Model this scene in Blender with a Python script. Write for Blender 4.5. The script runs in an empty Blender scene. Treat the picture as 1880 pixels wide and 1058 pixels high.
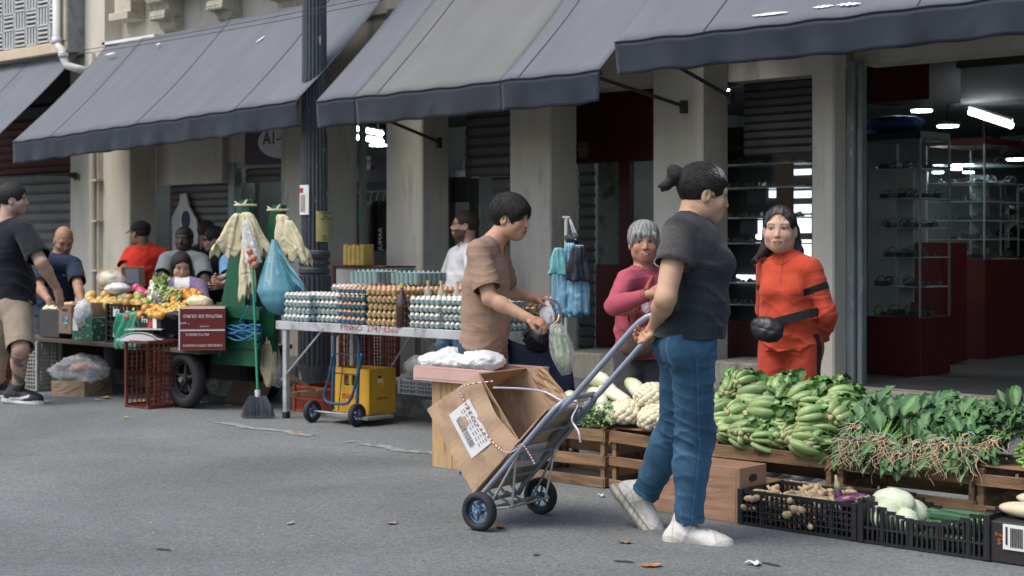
import bpy, bmesh, math, random
import numpy as np
from mathutils import Vector, Matrix
R = math.radians
random.seed(7); rng = np.random.default_rng(7)
SC = bpy.context.scene
COL = SC.collection
F0 = 2800.0; HZ = 450.0; CAMZ = 1.28
CX = (0.7337, 0.6794); CY = (-0.6794, 0.7337)      # camera right / forward on the ground
def c2w(X, Y, Z=0.0):                               # camera-frame vector -> world vector
    return np.array([X*CX[0]+Y*CY[0], X*CX[1]+Y*CY[1], Z])
def P(px, py, v=None, z=None, d=None, u=None):      # survey of the place: a point seen at (px,py) on a known plane
    a = (px-940)/F0; b = (HZ-py)/F0
    if v is not None: d = v/(CY[1]+CX[1]*a)
    elif u is not None: d = u/(CY[0]+CX[0]*a)
    elif z is not None: d = (z-CAMZ)/b
    w = c2w(a*d, d); w[2] = CAMZ+b*d
    return w
def V(*a): return np.array(a, float)
def nrm(a): a = np.asarray(a, float); return a/max(1e-9, np.linalg.norm(a))
def lerp(a, b, t): return np.asarray(a)*(1-t)+np.asarray(b)*t
# ---------------------------------------------------------------- materials
MATS = {}
def srgb(r, g, b):
    f = lambda c: ((c/255)/12.92 if c/255 <= .04045 else (((c/255)+.055)/1.055)**2.4)
    return (f(r), f(g), f(b))
def mat(name, col=(.5,.5,.5), rough=.7, var=.18, scale=8, bump=.0, bscale=60, metal=0, attr=False, alpha=1, trans=0,
        emit=None, estr=0, col2=None, mixscale=3, mixlo=.5, mixhi=.65, detail=6, stretch=None, spec=.4, sss=0, coat=0, sheen=0, seed=0, wrinkle=0, wscale=9):
    if name in MATS: return MATS[name]
    m = bpy.data.materials.new(name); m.use_nodes = True
    nt = m.node_tree; N = nt.nodes; L = nt.links
    bs = N['Principled BSDF']
    bs.inputs['Roughness'].default_value = rough; bs.inputs['Metallic'].default_value = metal
    bs.inputs['Specular IOR Level'].default_value = spec
    if sss: bs.inputs['Subsurface Weight'].default_value = sss; bs.inputs['Subsurface Radius'].default_value = (.02,.008,.004)
    if coat: bs.inputs['Coat Weight'].default_value = coat
    if sheen: bs.inputs['Sheen Weight'].default_value = sheen
    if alpha < 1: bs.inputs['Alpha'].default_value = alpha
    if trans: bs.inputs['Transmission Weight'].default_value = trans
    if emit: bs.inputs['Emission Color'].default_value = (*emit, 1); bs.inputs['Emission Strength'].default_value = estr
    tc = N.new('ShaderNodeTexCoord'); mp = N.new('ShaderNodeMapping'); L.new(tc.outputs['Object'], mp.inputs['Vector'])
    mp.inputs['Location'].default_value = (seed*3.1, seed*1.7, seed*.9)
    if stretch: mp.inputs['Scale'].default_value = stretch
    def noise(s, d=detail):
        n = N.new('ShaderNodeTexNoise'); n.inputs['Scale'].default_value = s; n.inputs['Detail'].default_value = d
        n.inputs['Roughness'].default_value = .62
        L.new(mp.outputs[0], n.inputs['Vector']); return n
    if attr:
        at = N.new('ShaderNodeAttribute'); at.attribute_name = 'Col'; csrc = at.outputs['Color']
    else:
        rg = N.new('ShaderNodeRGB'); rg.outputs[0].default_value = (*col, 1); csrc = rg.outputs[0]
    if col2 is not None:
        n2 = noise(mixscale); mr = N.new('ShaderNodeMapRange'); mr.inputs[1].default_value = mixlo; mr.inputs[2].default_value = mixhi
        L.new(n2.outputs[0], mr.inputs[0]); mx = N.new('ShaderNodeMix'); mx.data_type = 'RGBA'
        L.new(mr.outputs[0], mx.inputs[0]); L.new(csrc, mx.inputs[6]); mx.inputs[7].default_value = (*col2, 1); csrc = mx.outputs[2]
    if var:
        n1 = noise(scale); mr = N.new('ShaderNodeMapRange'); mr.inputs[1].default_value = .25; mr.inputs[2].default_value = .75
        mr.inputs[3].default_value = 1-var; mr.inputs[4].default_value = 1+var
        L.new(n1.outputs[0], mr.inputs[0]); vm = N.new('ShaderNodeVectorMath'); vm.operation = 'SCALE'
        L.new(csrc, vm.inputs[0]); L.new(mr.outputs[0], vm.inputs['Scale']); csrc = vm.outputs[0]
    L.new(csrc, bs.inputs['Base Color'])
    if bump:
        nb = noise(bscale, 4); bp = N.new('ShaderNodeBump'); bp.inputs['Strength'].default_value = bump; bp.inputs['Distance'].default_value = .01
        L.new(nb.outputs[0], bp.inputs['Height']); L.new(bp.outputs[0], bs.inputs['Normal'])
        if wrinkle:                                   # ridged noise: the sharp crossing creases of cloth
            rn = noise(wscale, 3); rn.noise_type = 'RIDGED_MULTIFRACTAL'; rn.inputs['Distortion'].default_value = .8; rn.normalize = True
            b2 = N.new('ShaderNodeBump'); b2.inputs['Strength'].default_value = wrinkle; b2.inputs['Distance'].default_value = .03
            L.new(rn.outputs[0], b2.inputs['Height']); L.new(b2.outputs[0], bp.inputs['Normal'])
    MATS[name] = m
    return m
# ---------------------------------------------------------------- objects
def link(o, parent=None):
    COL.objects.link(o)
    if parent is not None: o.parent = parent
    return o
def tag(o, label=None, cat=None, group=None, kind=None):
    if label: o['label'] = label
    if cat: o['category'] = cat
    if group: o['group'] = group
    if kind: o['kind'] = kind
    return o
def empty(name, loc, label, cat, group=None, rz=0):
    o = bpy.data.objects.new(name, None); o.empty_display_size = .1
    o.location = tuple(loc); o.rotation_euler = (0, 0, rz); link(o)
    bpy.context.view_layer.update()
    return tag(o, label, cat, group)
def rawmesh(name, verts, faces, mats, parent=None, smooth=False, mi=None, cols=None, world=True):
    me = bpy.data.meshes.new(name)
    verts = np.asarray(verts, float)
    if world and parent is not None:                 # verts are given in world space: bring them into the root's frame
        M = np.array(root_matrix(parent).inverted())
        verts = verts@M[:3,:3].T+M[:3,3]
    me.from_pydata(verts.tolist(), [], [list(map(int, f)) for f in faces])
    for m in (mats if isinstance(mats, (list, tuple)) else [mats]): me.materials.append(m)
    if mi is not None: me.polygons.foreach_set('material_index', np.asarray(mi, np.int32))
    if smooth: me.polygons.foreach_set('use_smooth', np.ones(len(me.polygons), bool))
    if cols is not None:
        ca = me.color_attributes.new('Col', 'FLOAT_COLOR', 'POINT')
        c = np.ones((len(verts), 4), np.float32); c[:, :3] = cols; ca.data.foreach_set('color', c.ravel())
    me.update()
    return link(bpy.data.objects.new(name, me), parent)
def root_matrix(o):
    M = Matrix.Identity(4)
    while o is not None: M = o.matrix_basis@M; o = o.parent
    return M
class MB:
    def __init__(s): s.v = []; s.f = []; s.mi = []; s.c = []
    def add(s, vs, fs, mi=0, col=None):
        n = len(s.v); s.v += [tuple(map(float, v)) for v in vs]; s.f += [tuple(i+n for i in f) for f in fs]; s.mi += [mi]*len(fs)
        s.c += [col if col is not None else (.5,.5,.5)]*len(vs)
        return s
    def box(s, lo, hi, mi=0, M=None, ch=0, col=None):
        x0,y0,z0 = lo; x1,y1,z1 = hi
        if ch:                                        # chamfered box: 24 vertices
            vs = []; key = {}
            for sx in (0,1):
                for sy in (0,1):
                    for sz in (0,1):
                        c = [(x0,x1)[sx],(y0,y1)[sy],(z0,z1)[sz]]; sg = [1-2*sx,1-2*sy,1-2*sz]
                        for ax in range(3):
                            p = list(c)
                            for k in range(3):
                                if k != ax: p[k] += sg[k]*ch
                            key[(sx,sy,sz,ax)] = len(vs); vs.append(p)
            fs = []
            for ax in range(3):
                a, b = [(1,2),(0,2),(0,1)][ax]
                for sd in (0,1):
                    q = []
                    for (i, j) in ((0,0),(1,0),(1,1),(0,1)):
                        t = [0,0,0]; t[ax] = sd; t[a] = i; t[b] = j; q.append(key[(*t, ax)])
                    if (sd == 1) == (ax != 1): fs.append(tuple(q))
                    else: fs.append(tuple(q[::-1]))
            for ax in range(3):                        # edges parallel to ax
                a, b = [(1,2),(0,2),(0,1)][ax]
                for i in (0,1):
                    for j in (0,1):
                        t0 = [0,0,0]; t0[a] = i; t0[b] = j; t1 = list(t0); t1[ax] = 1
                        fs.append((key[(*t0, a)], key[(*t1, a)], key[(*t1, b)], key[(*t0, b)]))
            for sx in (0,1):
                for sy in (0,1):
                    for sz in (0,1): fs.append(tuple(key[(sx,sy,sz,k)] for k in range(3)))
        else:
            vs = [(x0,y0,z0),(x1,y0,z0),(x1,y1,z0),(x0,y1,z0),(x0,y0,z1),(x1,y0,z1),(x1,y1,z1),(x0,y1,z1)]
            fs = [(0,3,2,1),(4,5,6,7),(0,1,5,4),(1,2,6,5),(2,3,7,6),(3,0,4,7)]
        if M is not None: vs = [tuple(M@Vector(v)) for v in vs]
        return s.add(vs, fs, mi, col)
    def tube(s, pts, r, n=8, mi=0, col=None, cap=True, closed=False, flat=1.0):
        pts = [np.asarray(p, float) for p in pts]; m = len(pts)
        rs = r if isinstance(r, (list, tuple, np.ndarray)) else [r]*m
        up = None; vs = []; fs = []
        for i, p in enumerate(pts):
            a = pts[i-1] if (i > 0 or closed) else p; b = pts[(i+1) % m] if (i < m-1 or closed) else p
            t = nrm(b-a)
            if up is None:
                up = V(0,0,1) if abs(t[2]) < .9 else V(1,0,0)
            e1 = nrm(np.cross(t, up)); e2 = np.cross(e1, t); up = e2
            for k in range(n):
                an = 2*math.pi*k/n
                vs.append(p+rs[i]*(math.cos(an)*e1+math.sin(an)*flat*e2))
        for i in range(m if closed else m-1):
            j = (i+1) % m
            for k in range(n): fs.append((i*n+k, i*n+(k+1) % n, j*n+(k+1) % n, j*n+k))
        if cap and not closed:
            fs.append(tuple(range(n))[::-1]); fs.append(tuple((m-1)*n+k for k in range(n)))
        return s.add(vs, fs, mi, col)
    def lathe(s, prof, c=(0,0,0), n=24, mi=0, axis=(0,0,1), col=None, flute=0, fa=0):
        ax = nrm(axis); e1 = nrm(np.cross(ax, V(1,0,0) if abs(ax[0]) < .9 else V(0,1,0))); e2 = np.cross(ax, e1)
        c = np.asarray(c, float); vs = []; fs = []
        for (r, h) in prof:
            for k in range(n):
                an = 2*math.pi*k/n; rr = r*(1-fa*(.5+.5*math.cos(an*flute))) if flute else r
                vs.append(c+ax*h+rr*(math.cos(an)*e1+math.sin(an)*e2))
        for i in range(len(prof)-1):
            for k in range(n): fs.append((i*n+k, i*n+(k+1) % n, (i+1)*n+(k+1) % n, (i+1)*n+k))
        fs.append(tuple(range(n))[::-1]); fs.append(tuple((len(prof)-1)*n+k for k in range(n)))
        return s.add(vs, fs, mi, col)
    def ball(s, c, r, n=8, mi=0, col=None, M=None, fn=None):
        c = np.asarray(c, float); r = np.asarray([r]*3 if np.isscalar(r) else r, float)
        vs = [(0,0,-1)]; fs = []
        for i in range(1, n):
            ph = -math.pi/2+math.pi*i/n
            for k in range(2*n):
                th = math.pi*k/n; vs.append((math.cos(ph)*math.cos(th), math.cos(ph)*math.sin(th), math.sin(ph)))
        vs.append((0,0,1)); vs = np.array(vs); m = 2*n
        if fn is not None: vs = fn(vs)
        vs = vs*r
        if M is not None: vs = vs@np.asarray(M).T
        vs = vs+c
        for k in range(m): fs.append((0, 1+(k+1) % m, 1+k))
        for i in range(n-2):
            for k in range(m): fs.append((1+i*m+k, 1+i*m+(k+1) % m, 1+(i+1)*m+(k+1) % m, 1+(i+1)*m+k))
        T = len(vs)-1
        for k in range(m): fs.append((T-m+k, T-m+(k+1) % m, T))
        return s.add(vs, fs, mi, col)
    def grid(s, fn, nu, nv, mi=0, colf=None):           # fn(a,b) -> point, a,b in 0..1
        vs = [fn(i/nu, j/nv) for j in range(nv+1) for i in range(nu+1)]
        fs = [(j*(nu+1)+i, j*(nu+1)+i+1, (j+1)*(nu+1)+i+1, (j+1)*(nu+1)+i) for j in range(nv) for i in range(nu)]
        n = len(s.v); s.add(vs, fs, mi)
        if colf: s.c[n:] = [colf(i/nu, j/nv) for j in range(nv+1) for i in range(nu+1)]
        return s
    def quad(s, a, b, c, d, mi=0, col=None): return s.add([a,b,c,d], [(0,1,2,3)], mi, col)
    def build(s, name, mats, parent=None, smooth=False, attr=False, world=True, bevel=0, solid=0, auto=False):
        o = rawmesh(name, s.v, s.f, mats, parent, smooth, s.mi if isinstance(mats, (list, tuple)) else None, s.c if attr else None, world)
        if solid:
            md = o.modifiers.new('thick', 'SOLIDIFY'); md.thickness = solid; md.offset = 0
        if bevel:
            md = o.modifiers.new('bev', 'BEVEL'); md.width = bevel; md.segments = 2; md.limit_method = 'ANGLE'; md.angle_limit = R(50)
        if auto:
            o.data.shade_smooth() if hasattr(o.data, 'shade_smooth') else None
            try: o.data.set_sharp_from_angle(angle=R(35))
            except Exception: pass
        return o
def copy_tree(o, parent=None):
    c = o.copy(); COL.objects.link(c); c.parent = parent
    for ch in [x for x in list(o.children)]: copy_tree(ch, c)
    return c
def text(s, origin, xd, yd, size, m, parent, name='lettering', ax='LEFT', ay='BOTTOM', extrude=.0008, width=1.0, world=True, spacing=1.0):
    cu = bpy.data.curves.new('t', 'FONT'); cu.body = s; cu.size = size; cu.align_x = ax; cu.align_y = ay; cu.extrude = extrude; cu.space_character = spacing
    cu.resolution_u = 2
    to = bpy.data.objects.new('t', cu); COL.objects.link(to)
    dg = bpy.context.evaluated_depsgraph_get(); me = bpy.data.meshes.new_from_object(to.evaluated_get(dg))
    vs = np.array([v.co[:] for v in me.vertices]).reshape(-1, 3); fs = [tuple(p.vertices) for p in me.polygons]
    bpy.data.objects.remove(to); bpy.data.curves.remove(cu); bpy.data.meshes.remove(me)
    xd = nrm(xd); yd = nrm(yd); zd = np.cross(xd, yd)
    w = np.asarray(origin)+vs[:, :1]*width*xd+vs[:, 1:2]*yd+vs[:, 2:3]*zd
    return rawmesh(name, w, fs, m, parent, world=world)
def arc(c, r, a0, a1, e1, e2, n=6):
    return [np.asarray(c)+r*(math.cos(a0+(a1-a0)*i/n)*np.asarray(e1)+math.sin(a0+(a1-a0)*i/n)*np.asarray(e2)) for i in range(n+1)]
# ---------------------------------------------------------------- signed distance modelling
def ell(c, r, Rm=None):
    c = np.asarray(c, float); r = np.asarray([r]*3 if np.isscalar(r) else r, float)
    def f(p):
        q = p-c
        if Rm is not None: q = q@Rm                   # columns of Rm are the local axes
        k0 = np.sqrt(((q/r)**2).sum(1)); k1 = np.sqrt(((q/r**2)**2).sum(1))
        return k0*(k0-1)/np.maximum(k1, 1e-6)
    return f
def cone(a, b, ra, rb):
    a = np.asarray(a, float); b = np.asarray(b, float); ab = b-a; L2 = max(1e-9, ab@ab)
    def f(p):
        t = np.clip(((p-a)@ab)/L2, 0, 1)
        return np.sqrt((((p-a)-t[:, None]*ab)**2).sum(1))-(ra+(rb-ra)*t)
    return f
def econe(a, b, r1, r2, xd):                          # flat-ended elliptical cone
    a = np.asarray(a, float); b = np.asarray(b, float); L = np.linalg.norm(b-a); z = (b-a)/L
    x = nrm(np.asarray(xd)-np.dot(xd, z)*z); y = np.cross(z, x)
    def f(p):
        q = p-a; tz = q@z; t = np.clip(tz/L, 0, 1); qx = q@x; qy = q@y
        rx = r1[0]+(r2[0]-r1[0])*t; ry = r1[1]+(r2[1]-r1[1])*t
        k = np.sqrt((qx/rx)**2+(qy/ry)**2); l = np.sqrt(qx**2+qy**2)
        dr = l*(1-1/np.maximum(k, .05)); dr = np.where(k < .3, -np.minimum(rx, ry)*.8, dr)
        return np.maximum(dr, np.abs(tz-L/2)-L/2)
    return f
def smin(k, fs):
    def f(p):
        d = fs[0](p)
        for g in fs[1:]:
            e = g(p); h = np.clip(.5+.5*(e-d)/k, 0, 1); d = e*(1-h)+d*h-k*h*(1-h)
        return d
    return f
def ssub(k, a, b):                                    # a minus b, smooth
    def f(p):
        d = a(p); e = -b(p)
        if k <= 0: return np.maximum(d, e)
        h = np.clip(.5-.5*(d-e)/k, 0, 1); return d*(1-h)+e*h+k*h*(1-h)
    return f
def bounded(fn, c, r):                                # evaluate fn only near a bounding ball
    c = np.asarray(c, float)
    def f(p):
        l = np.sqrt(((p-c)**2).sum(1))-r; m = l < .12; o = l+.02
        if m.any(): o[m] = fn(p[m])
        return o
    return f
def wob(p, fr, seed=0, rot=.6):
    s = np.zeros(len(p)); a = 1.0; q = p*np.asarray(fr, float)
    for i in range(4):
        k = seed*1.37+i*2.1; M = np.array([[math.cos(k), -math.sin(k)*rot, .3*math.sin(k*2)], [math.sin(k)*rot, math.cos(k), .4*math.cos(k*3)], [.3*math.cos(k), .5*math.sin(k*1.7), 1]])
        w = q@M; s += a*np.sin(w[:, 0]+1.3*np.sin(w[:, 1]*.7+k)+k)*np.cos(w[:, 2]*.8+np.sin(w[:, 0]*.5)+k*2)
        a *= .55; q = q*1.9
    return s
def surfnet(f, lo, hi, h):
    lo = np.asarray(lo, float); hi = np.asarray(hi, float); nc = np.maximum(1, np.ceil((hi-lo)/(4*h)).astype(int)); n = nc*4; H = 4*h
    g = np.stack(np.meshgrid(*[np.arange(k) for k in nc], indexing='ij'), -1).reshape(-1, 3)
    fc = f(lo+(g+.5)*H); act = np.abs(fc) < H*.87*1.35+.004; ga = g[act]
    Fc = fc.reshape(nc); F = np.ones(n+1, np.float32)
    F[:-1, :-1, :-1] = np.repeat(np.repeat(np.repeat(np.where(Fc < 0, -1, 1), 4, 0), 4, 1), 4, 2)
    M = np.zeros(n+1, bool)
    for i in range(5):
        for j in range(5):
            for k in range(5): M[ga[:, 0]*4+i, ga[:, 1]*4+j, ga[:, 2]*4+k] = True
    pi = np.argwhere(M); vals = np.empty(len(pi), np.float32)
    for s in range(0, len(pi), 120000): vals[s:s+120000] = f(lo+pi[s:s+120000]*h)
    F[M] = vals; S = F < 0
    cnt = np.zeros(n, np.uint8)
    for i in (0,1):
        for j in (0,1):
            for k in (0,1): cnt += S[i:n[0]+i, j:n[1]+j, k:n[2]+k]
    cells = np.argwhere((cnt > 0) & (cnt < 8)); idx = -np.ones(n, np.int32); idx[cells[:, 0], cells[:, 1], cells[:, 2]] = np.arange(len(cells))
    acc = np.zeros((len(cells), 3)); num = np.zeros(len(cells))
    cor = [(i,j,k) for i in (0,1) for j in (0,1) for k in (0,1)]
    val = {c: F[cells[:, 0]+c[0], cells[:, 1]+c[1], cells[:, 2]+c[2]] for c in cor}
    for a in cor:
        for ax in range(3):
            if a[ax] == 0:
                b = list(a); b[ax] = 1; b = tuple(b); va, vb = val[a], val[b]; m = (va < 0) != (vb < 0)
                t = va[m]/(va[m]-vb[m]); pt = np.tile(np.array(a, float), (m.sum(), 1)); pt[:, ax] = t
                acc[m] += pt; num[m] += 1
    vs = lo+(cells+acc/num[:, None])*h; quads = []
    for ax in range(3):
        a, b = [(1,2),(2,0),(0,1)][ax]
        s0 = [slice(0, n[i]+1) for i in range(3)]; s1 = list(s0); s0[ax] = slice(0, n[ax]); s1[ax] = slice(1, n[ax]+1)
        for q in (a, b): s0[q] = slice(1, n[q]); s1[q] = slice(1, n[q])
        A = S[tuple(s0)]; B = S[tuple(s1)]; e = np.argwhere(A != B)
        if len(e) == 0: continue
        off = np.zeros(3, int); off[a] = 1; off[b] = 1; base = e+off
        sg = A[e[:, 0], e[:, 1], e[:, 2]]
        def ci(da, db):
            c = base.copy(); c[:, a] += da; c[:, b] += db; return idx[c[:, 0], c[:, 1], c[:, 2]]
        q = np.stack([ci(-1,-1), ci(0,-1), ci(0,0), ci(-1,0)], 1)
        q[~sg] = q[~sg][:, ::-1]; quads.append(q)
    quads = np.concatenate(quads) if quads else np.zeros((0,4), int)
    return vs, quads[(quads >= 0).all(1)]
def fastmesh(name, vs, qs, mats, parent=None, cols=None, mi=None, world=True):
    me = bpy.data.meshes.new(name); vs = np.asarray(vs)
    if world and parent is not None:
        M = np.array(root_matrix(parent).inverted()); vs = vs@M[:3,:3].T+M[:3,3]
    me.vertices.add(len(vs)); me.vertices.foreach_set('co', vs.astype(np.float32).ravel())
    me.loops.add(len(qs)*4); me.loops.foreach_set('vertex_index', qs.astype(np.int32).ravel())
    me.polygons.add(len(qs)); me.polygons.foreach_set('loop_start', np.arange(0, len(qs)*4, 4, dtype=np.int32))
    for m in (mats if isinstance(mats, (list, tuple)) else [mats]): me.materials.append(m)
    if mi is not None: me.polygons.foreach_set('material_index', mi.astype(np.int32))
    me.update(calc_edges=True); me.polygons.foreach_set('use_smooth', np.ones(len(qs), bool))
    if cols is not None:
        ca = me.color_attributes.new('Col', 'FLOAT_COLOR', 'POINT'); c = np.ones((len(vs), 4), np.float32); c[:, :3] = cols
        ca.data.foreach_set('color', c.ravel())
    me.update()
    return link(bpy.data.objects.new(name, me), parent)
def smooth_v(vs, qs, it=1, lam=.5):
    for _ in range(it):
        acc = np.zeros_like(vs); cn = np.zeros(len(vs))
        for i in range(4):
            a = qs[:, i]; b = qs[:, (i+1) % 4]; np.add.at(acc, a, vs[b]); np.add.at(cn, a, 1); np.add.at(acc, b, vs[a]); np.add.at(cn, b, 1)
        m = cn > 0; vs = vs.copy(); vs[m] = vs[m]*(1-lam)+lam*acc[m]/cn[m][:, None]
    return vs
def sdf_obj(name, f, lo, hi, h, m, parent, colf=None, cut=None, sm=1):
    vs, qs = surfnet(f, lo, hi, h)
    if cut:                                           # (point, normal, radius): opens the cloth where a limb leaves it
        for (c, n, r) in cut:
            dd = (vs-c)@nrm(n); near = (np.abs(dd) < .75*h) & (np.sqrt(((vs-c)**2).sum(1)) < r)
            qs = qs[~near[qs].all(1)]
    vs = smooth_v(vs, qs, sm) if sm else vs
    used = np.unique(qs); mp = -np.ones(len(vs), int); mp[used] = np.arange(len(used)); vs = vs[used]; qs = mp[qs]
    cols = colf(vs) if colf is not None else None
    return fastmesh(name, vs, qs, m, parent, cols)
# ================================================================ camera, light
cam = bpy.data.cameras.new('camera'); co = link(bpy.data.objects.new('camera', cam)); SC.camera = co
cam.sensor_width = 36; cam.lens = F0/1880*36; cam.clip_end = 300; cam.clip_start = .05
cam.shift_y = -79/1880
co.location = (0, 0, CAMZ); co.rotation_euler = (R(90), 0, math.atan2(.6794, .7337))
cam.dof.use_dof = True; cam.dof.focus_distance = 7.2; cam.dof.aperture_fstop = 4.0
w = bpy.data.worlds.new('World'); SC.world = w; w.use_nodes = True
nt = w.node_tree; sky = nt.nodes.new('ShaderNodeTexSky'); sky.sky_type = 'NISHITA'; sky.sun_disc = False
SUN_EL, SUN_AZ = R(58), R(200)                       # azimuth measured clockwise from +Y
sky.sun_elevation = SUN_EL; sky.sun_rotation = SUN_AZ; sky.air_density = 1.0; sky.dust_density = 3.5; sky.ozone_density = 1.2
nt.links.new(sky.outputs[0], nt.nodes['Background'].inputs[0]); nt.nodes['Background'].inputs[1].default_value = .15
sl = bpy.data.lights.new('sun', 'SUN'); sl.energy = 1.3; sl.angle = R(28); sl.color = (1, .96, .9)
so = link(bpy.data.objects.new('sun', sl)); sd = Vector((math.sin(SUN_AZ)*math.cos(SUN_EL), math.cos(SUN_AZ)*math.cos(SUN_EL), math.sin(SUN_EL)))
so.rotation_euler = sd.to_track_quat('Z', 'Y').to_euler(); so.location = (0, 0, 12)
SC.view_settings.view_transform = 'Standard'; SC.view_settings.look = 'None'; SC.view_settings.exposure = .66; SC.view_settings.gamma = 1
SC.cycles.max_bounces = 6; SC.cycles.diffuse_bounces = 3; SC.cycles.glossy_bounces = 3; SC.cycles.transmission_bounces = 6; SC.cycles.transparent_max_bounces = 10
SC.cycles.caustics_reflective = False; SC.cycles.caustics_refractive = False; SC.cycles.use_denoising = True
SC.cycles.sample_clamp_indirect = 4
# ================================================================ materials of the place
def asphalt():
    m = mat('asphalt', (.150, .162, .160), .9, var=.10, scale=1.1, bump=.55, bscale=140, spec=.25)
    nt = m.node_tree; N = nt.nodes; L = nt.links; bs = N['Principled BSDF']; old = bs.inputs['Base Color'].links[0].from_socket
    tc = N.new('ShaderNodeTexCoord'); vo = N.new('ShaderNodeTexVoronoi'); vo.inputs['Scale'].default_value = 95; L.new(tc.outputs['Object'], vo.inputs[0])
    mr = N.new('ShaderNodeMapRange'); mr.inputs[1].default_value = 0; mr.inputs[2].default_value = 1; mr.inputs[3].default_value = .68; mr.inputs[4].default_value = 1.4
    L.new(vo.outputs['Color'], mr.inputs[0]); vm = N.new('ShaderNodeVectorMath'); vm.operation = 'SCALE'; L.new(old, vm.inputs[0]); L.new(mr.outputs[0], vm.inputs['Scale'])
    n = N.new('ShaderNodeTexNoise'); n.inputs['Scale'].default_value = .55; n.inputs['Detail'].default_value = 8; n.inputs['Distortion'].default_value = 1.2; L.new(tc.outputs['Object'], n.inputs[0])
    m2 = N.new('ShaderNodeMapRange'); m2.inputs[1].default_value = .3; m2.inputs[2].default_value = .7; m2.inputs[3].default_value = .78; m2.inputs[4].default_value = 1.15; L.new(n.outputs[0], m2.inputs[0])
    v2 = N.new('ShaderNodeVectorMath'); v2.operation = 'SCALE'; L.new(vm.outputs[0], v2.inputs[0]); L.new(m2.outputs[0], v2.inputs['Scale']); L.new(v2.outputs[0], bs.inputs['Base Color'])
    return m
M_ASPH = asphalt()
M_PAVE = mat('paving', (.12, .12, .12), .85, .25, 3, .4, 50)
M_KERB = mat('kerb stone', (.13, .135, .125), .9, .35, 6, .5, 40, col2=(.3, .29, .26), mixscale=9)
M_PLAST = mat('plaster', (.50, .475, .405), .9, .14, 2.5, .3, 70, col2=(.17, .16, .135), mixscale=2.6, mixlo=.54, mixhi=.80, stretch=(2, 2, .45))
M_CREAM = mat('cream plaster', (.58, .54, .45), .9, .10, 2.5, .25, 70, col2=(.42, .38, .31), mixscale=1.3, mixlo=.55, mixhi=.85, stretch=(2, 2, .5))
M_CONC = mat('stained concrete', (.30, .285, .24), .92, .3, 5, .5, 45, col2=(.13, .13, .11), mixscale=4, mixlo=.5, mixhi=.72, stretch=(3, 3, .7))
M_SHUT = mat('dark shutter', (.06, .062, .062), .55, .25, 6, .15, 40)
M_SHUTG = mat('grey shutter', (.13, .135, .13), .55, .3, 4, .15, 40)
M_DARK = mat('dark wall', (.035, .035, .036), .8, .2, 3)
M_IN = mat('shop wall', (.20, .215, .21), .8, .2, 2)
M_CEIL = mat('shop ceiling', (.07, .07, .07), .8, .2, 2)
M_TILE = mat('shop floor tile', (.10, .105, .10), .25, .2, 2)
M_RED = mat('dark red panel', (.075, .007, .007), .5, .2, 4)
M_PURP = mat('purple panel', (.06, .03, .07), .5, .15, 4)
M_STEEL = mat('brushed steel', (.45, .46, .46), .38, .15, 12, .1, 80, metal=.8)
M_FRAME = mat('grey metal frame', (.20, .22, .22), .5, .35, 9, .2, 60, col2=(.45, .46, .44), mixscale=14, mixlo=.6, mixhi=.7, stretch=(1, 1, .3))
M_IRON = mat('painted iron', (.06, .07, .078), .5, .3, 6, .3, 30, col2=(.42, .41, .38), mixscale=22, mixlo=.63, mixhi=.67, stretch=(1, 1, .3))
M_GLASS = mat('glass', (.03, .05, .05), .04, 0, alpha=.10, spec=.6)
M_BLACK = mat('black metal', (.03, .03, .032), .5, .2, 8)
M_WHITE = mat('white paint', (.75, .75, .72), .6, .08, 6)
M_LAMP = mat('lamp light', (.9, .95, 1), .5, 0, emit=(.80, .95, 1), estr=32)
M_TUBE = mat('tube light', (.9, .95, 1), .5, 0, emit=(.85, .95, 1), estr=22)
M_LIT = mat('lit display back', (.8, .85, .85), .6, 0, emit=(.85, .95, 1), estr=1.1)
# ================================================================ ground
def sheet(name, u0, u1, v0, v1, z, m, z1=None, nu=1, nv=1):
    b = MB(); b.grid(lambda s, t: (u0+(u1-u0)*s, v0+(v1-v0)*t, z+((z1-z)*t if z1 is not None else 0)), nu, nv)
    return tag(b.build(name, m), kind='structure')
sheet('road', -120, 60, -60, 7.83, 0, M_ASPH)
b = MB(); b.box((-60, 7.83, -.3), (20, 7.98, .135), ch=.012); tag(b.build('kerb', M_KERB), kind='structure')
sheet('pavement', -60, 20, 7.98, 8.86, .132, M_PAVE, .27)
M_LINE = mat('worn road paint', (.30, .31, .30), .85, .3, 30, .4, 120, col2=(.15, .155, .16), mixscale=16, mixlo=.42, mixhi=.62)
for i, (ua, ub, v) in enumerate([(-12.45, -11.2, 6.58), (-9.0, -7.92, 6.60), (-7.35, -6.3, 6.52)]):
    b = MB(); n = 30
    w_ = [.045+.012*math.sin(k*2.3+i)+.008*math.sin(k*5.1) for k in range(n+1)]
    b.add([(ua+(ub-ua)*k/n, v+s*w_[k]+.03*math.sin(k*.4), .004) for k in range(n+1) for s in (-1, 1)], [(2*k, 2*k+2, 2*k+3, 2*k+1) for k in range(n)])
    tag(b.build('road_marking', M_LINE), kind='structure')
b = MB()
def patch(bm, c, r, z=.004, n=14, sq=.55, seed=0, col=None, mi=0):
    vs = [(c[0], c[1], z)]
    for k in range(n):
        a = 2*math.pi*k/n; q = r*(.75+.35*math.sin(a*2+seed)+.15*math.sin(a*5+seed*2)); vs.append((c[0]+q*math.cos(a), c[1]+sq*q*math.sin(a), z))
    bm.add(vs, [(0, 1+k, 1+(k+1) % n) for k in range(n)], mi, col)
for i, (px, py, r) in enumerate([(1145, 1032, .045), (1415, 1037, .05), (985, 1020, .03), (300, 1010, .04)]):
    patch(b, P(px, py, z=0), r, seed=i*2.2)
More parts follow.
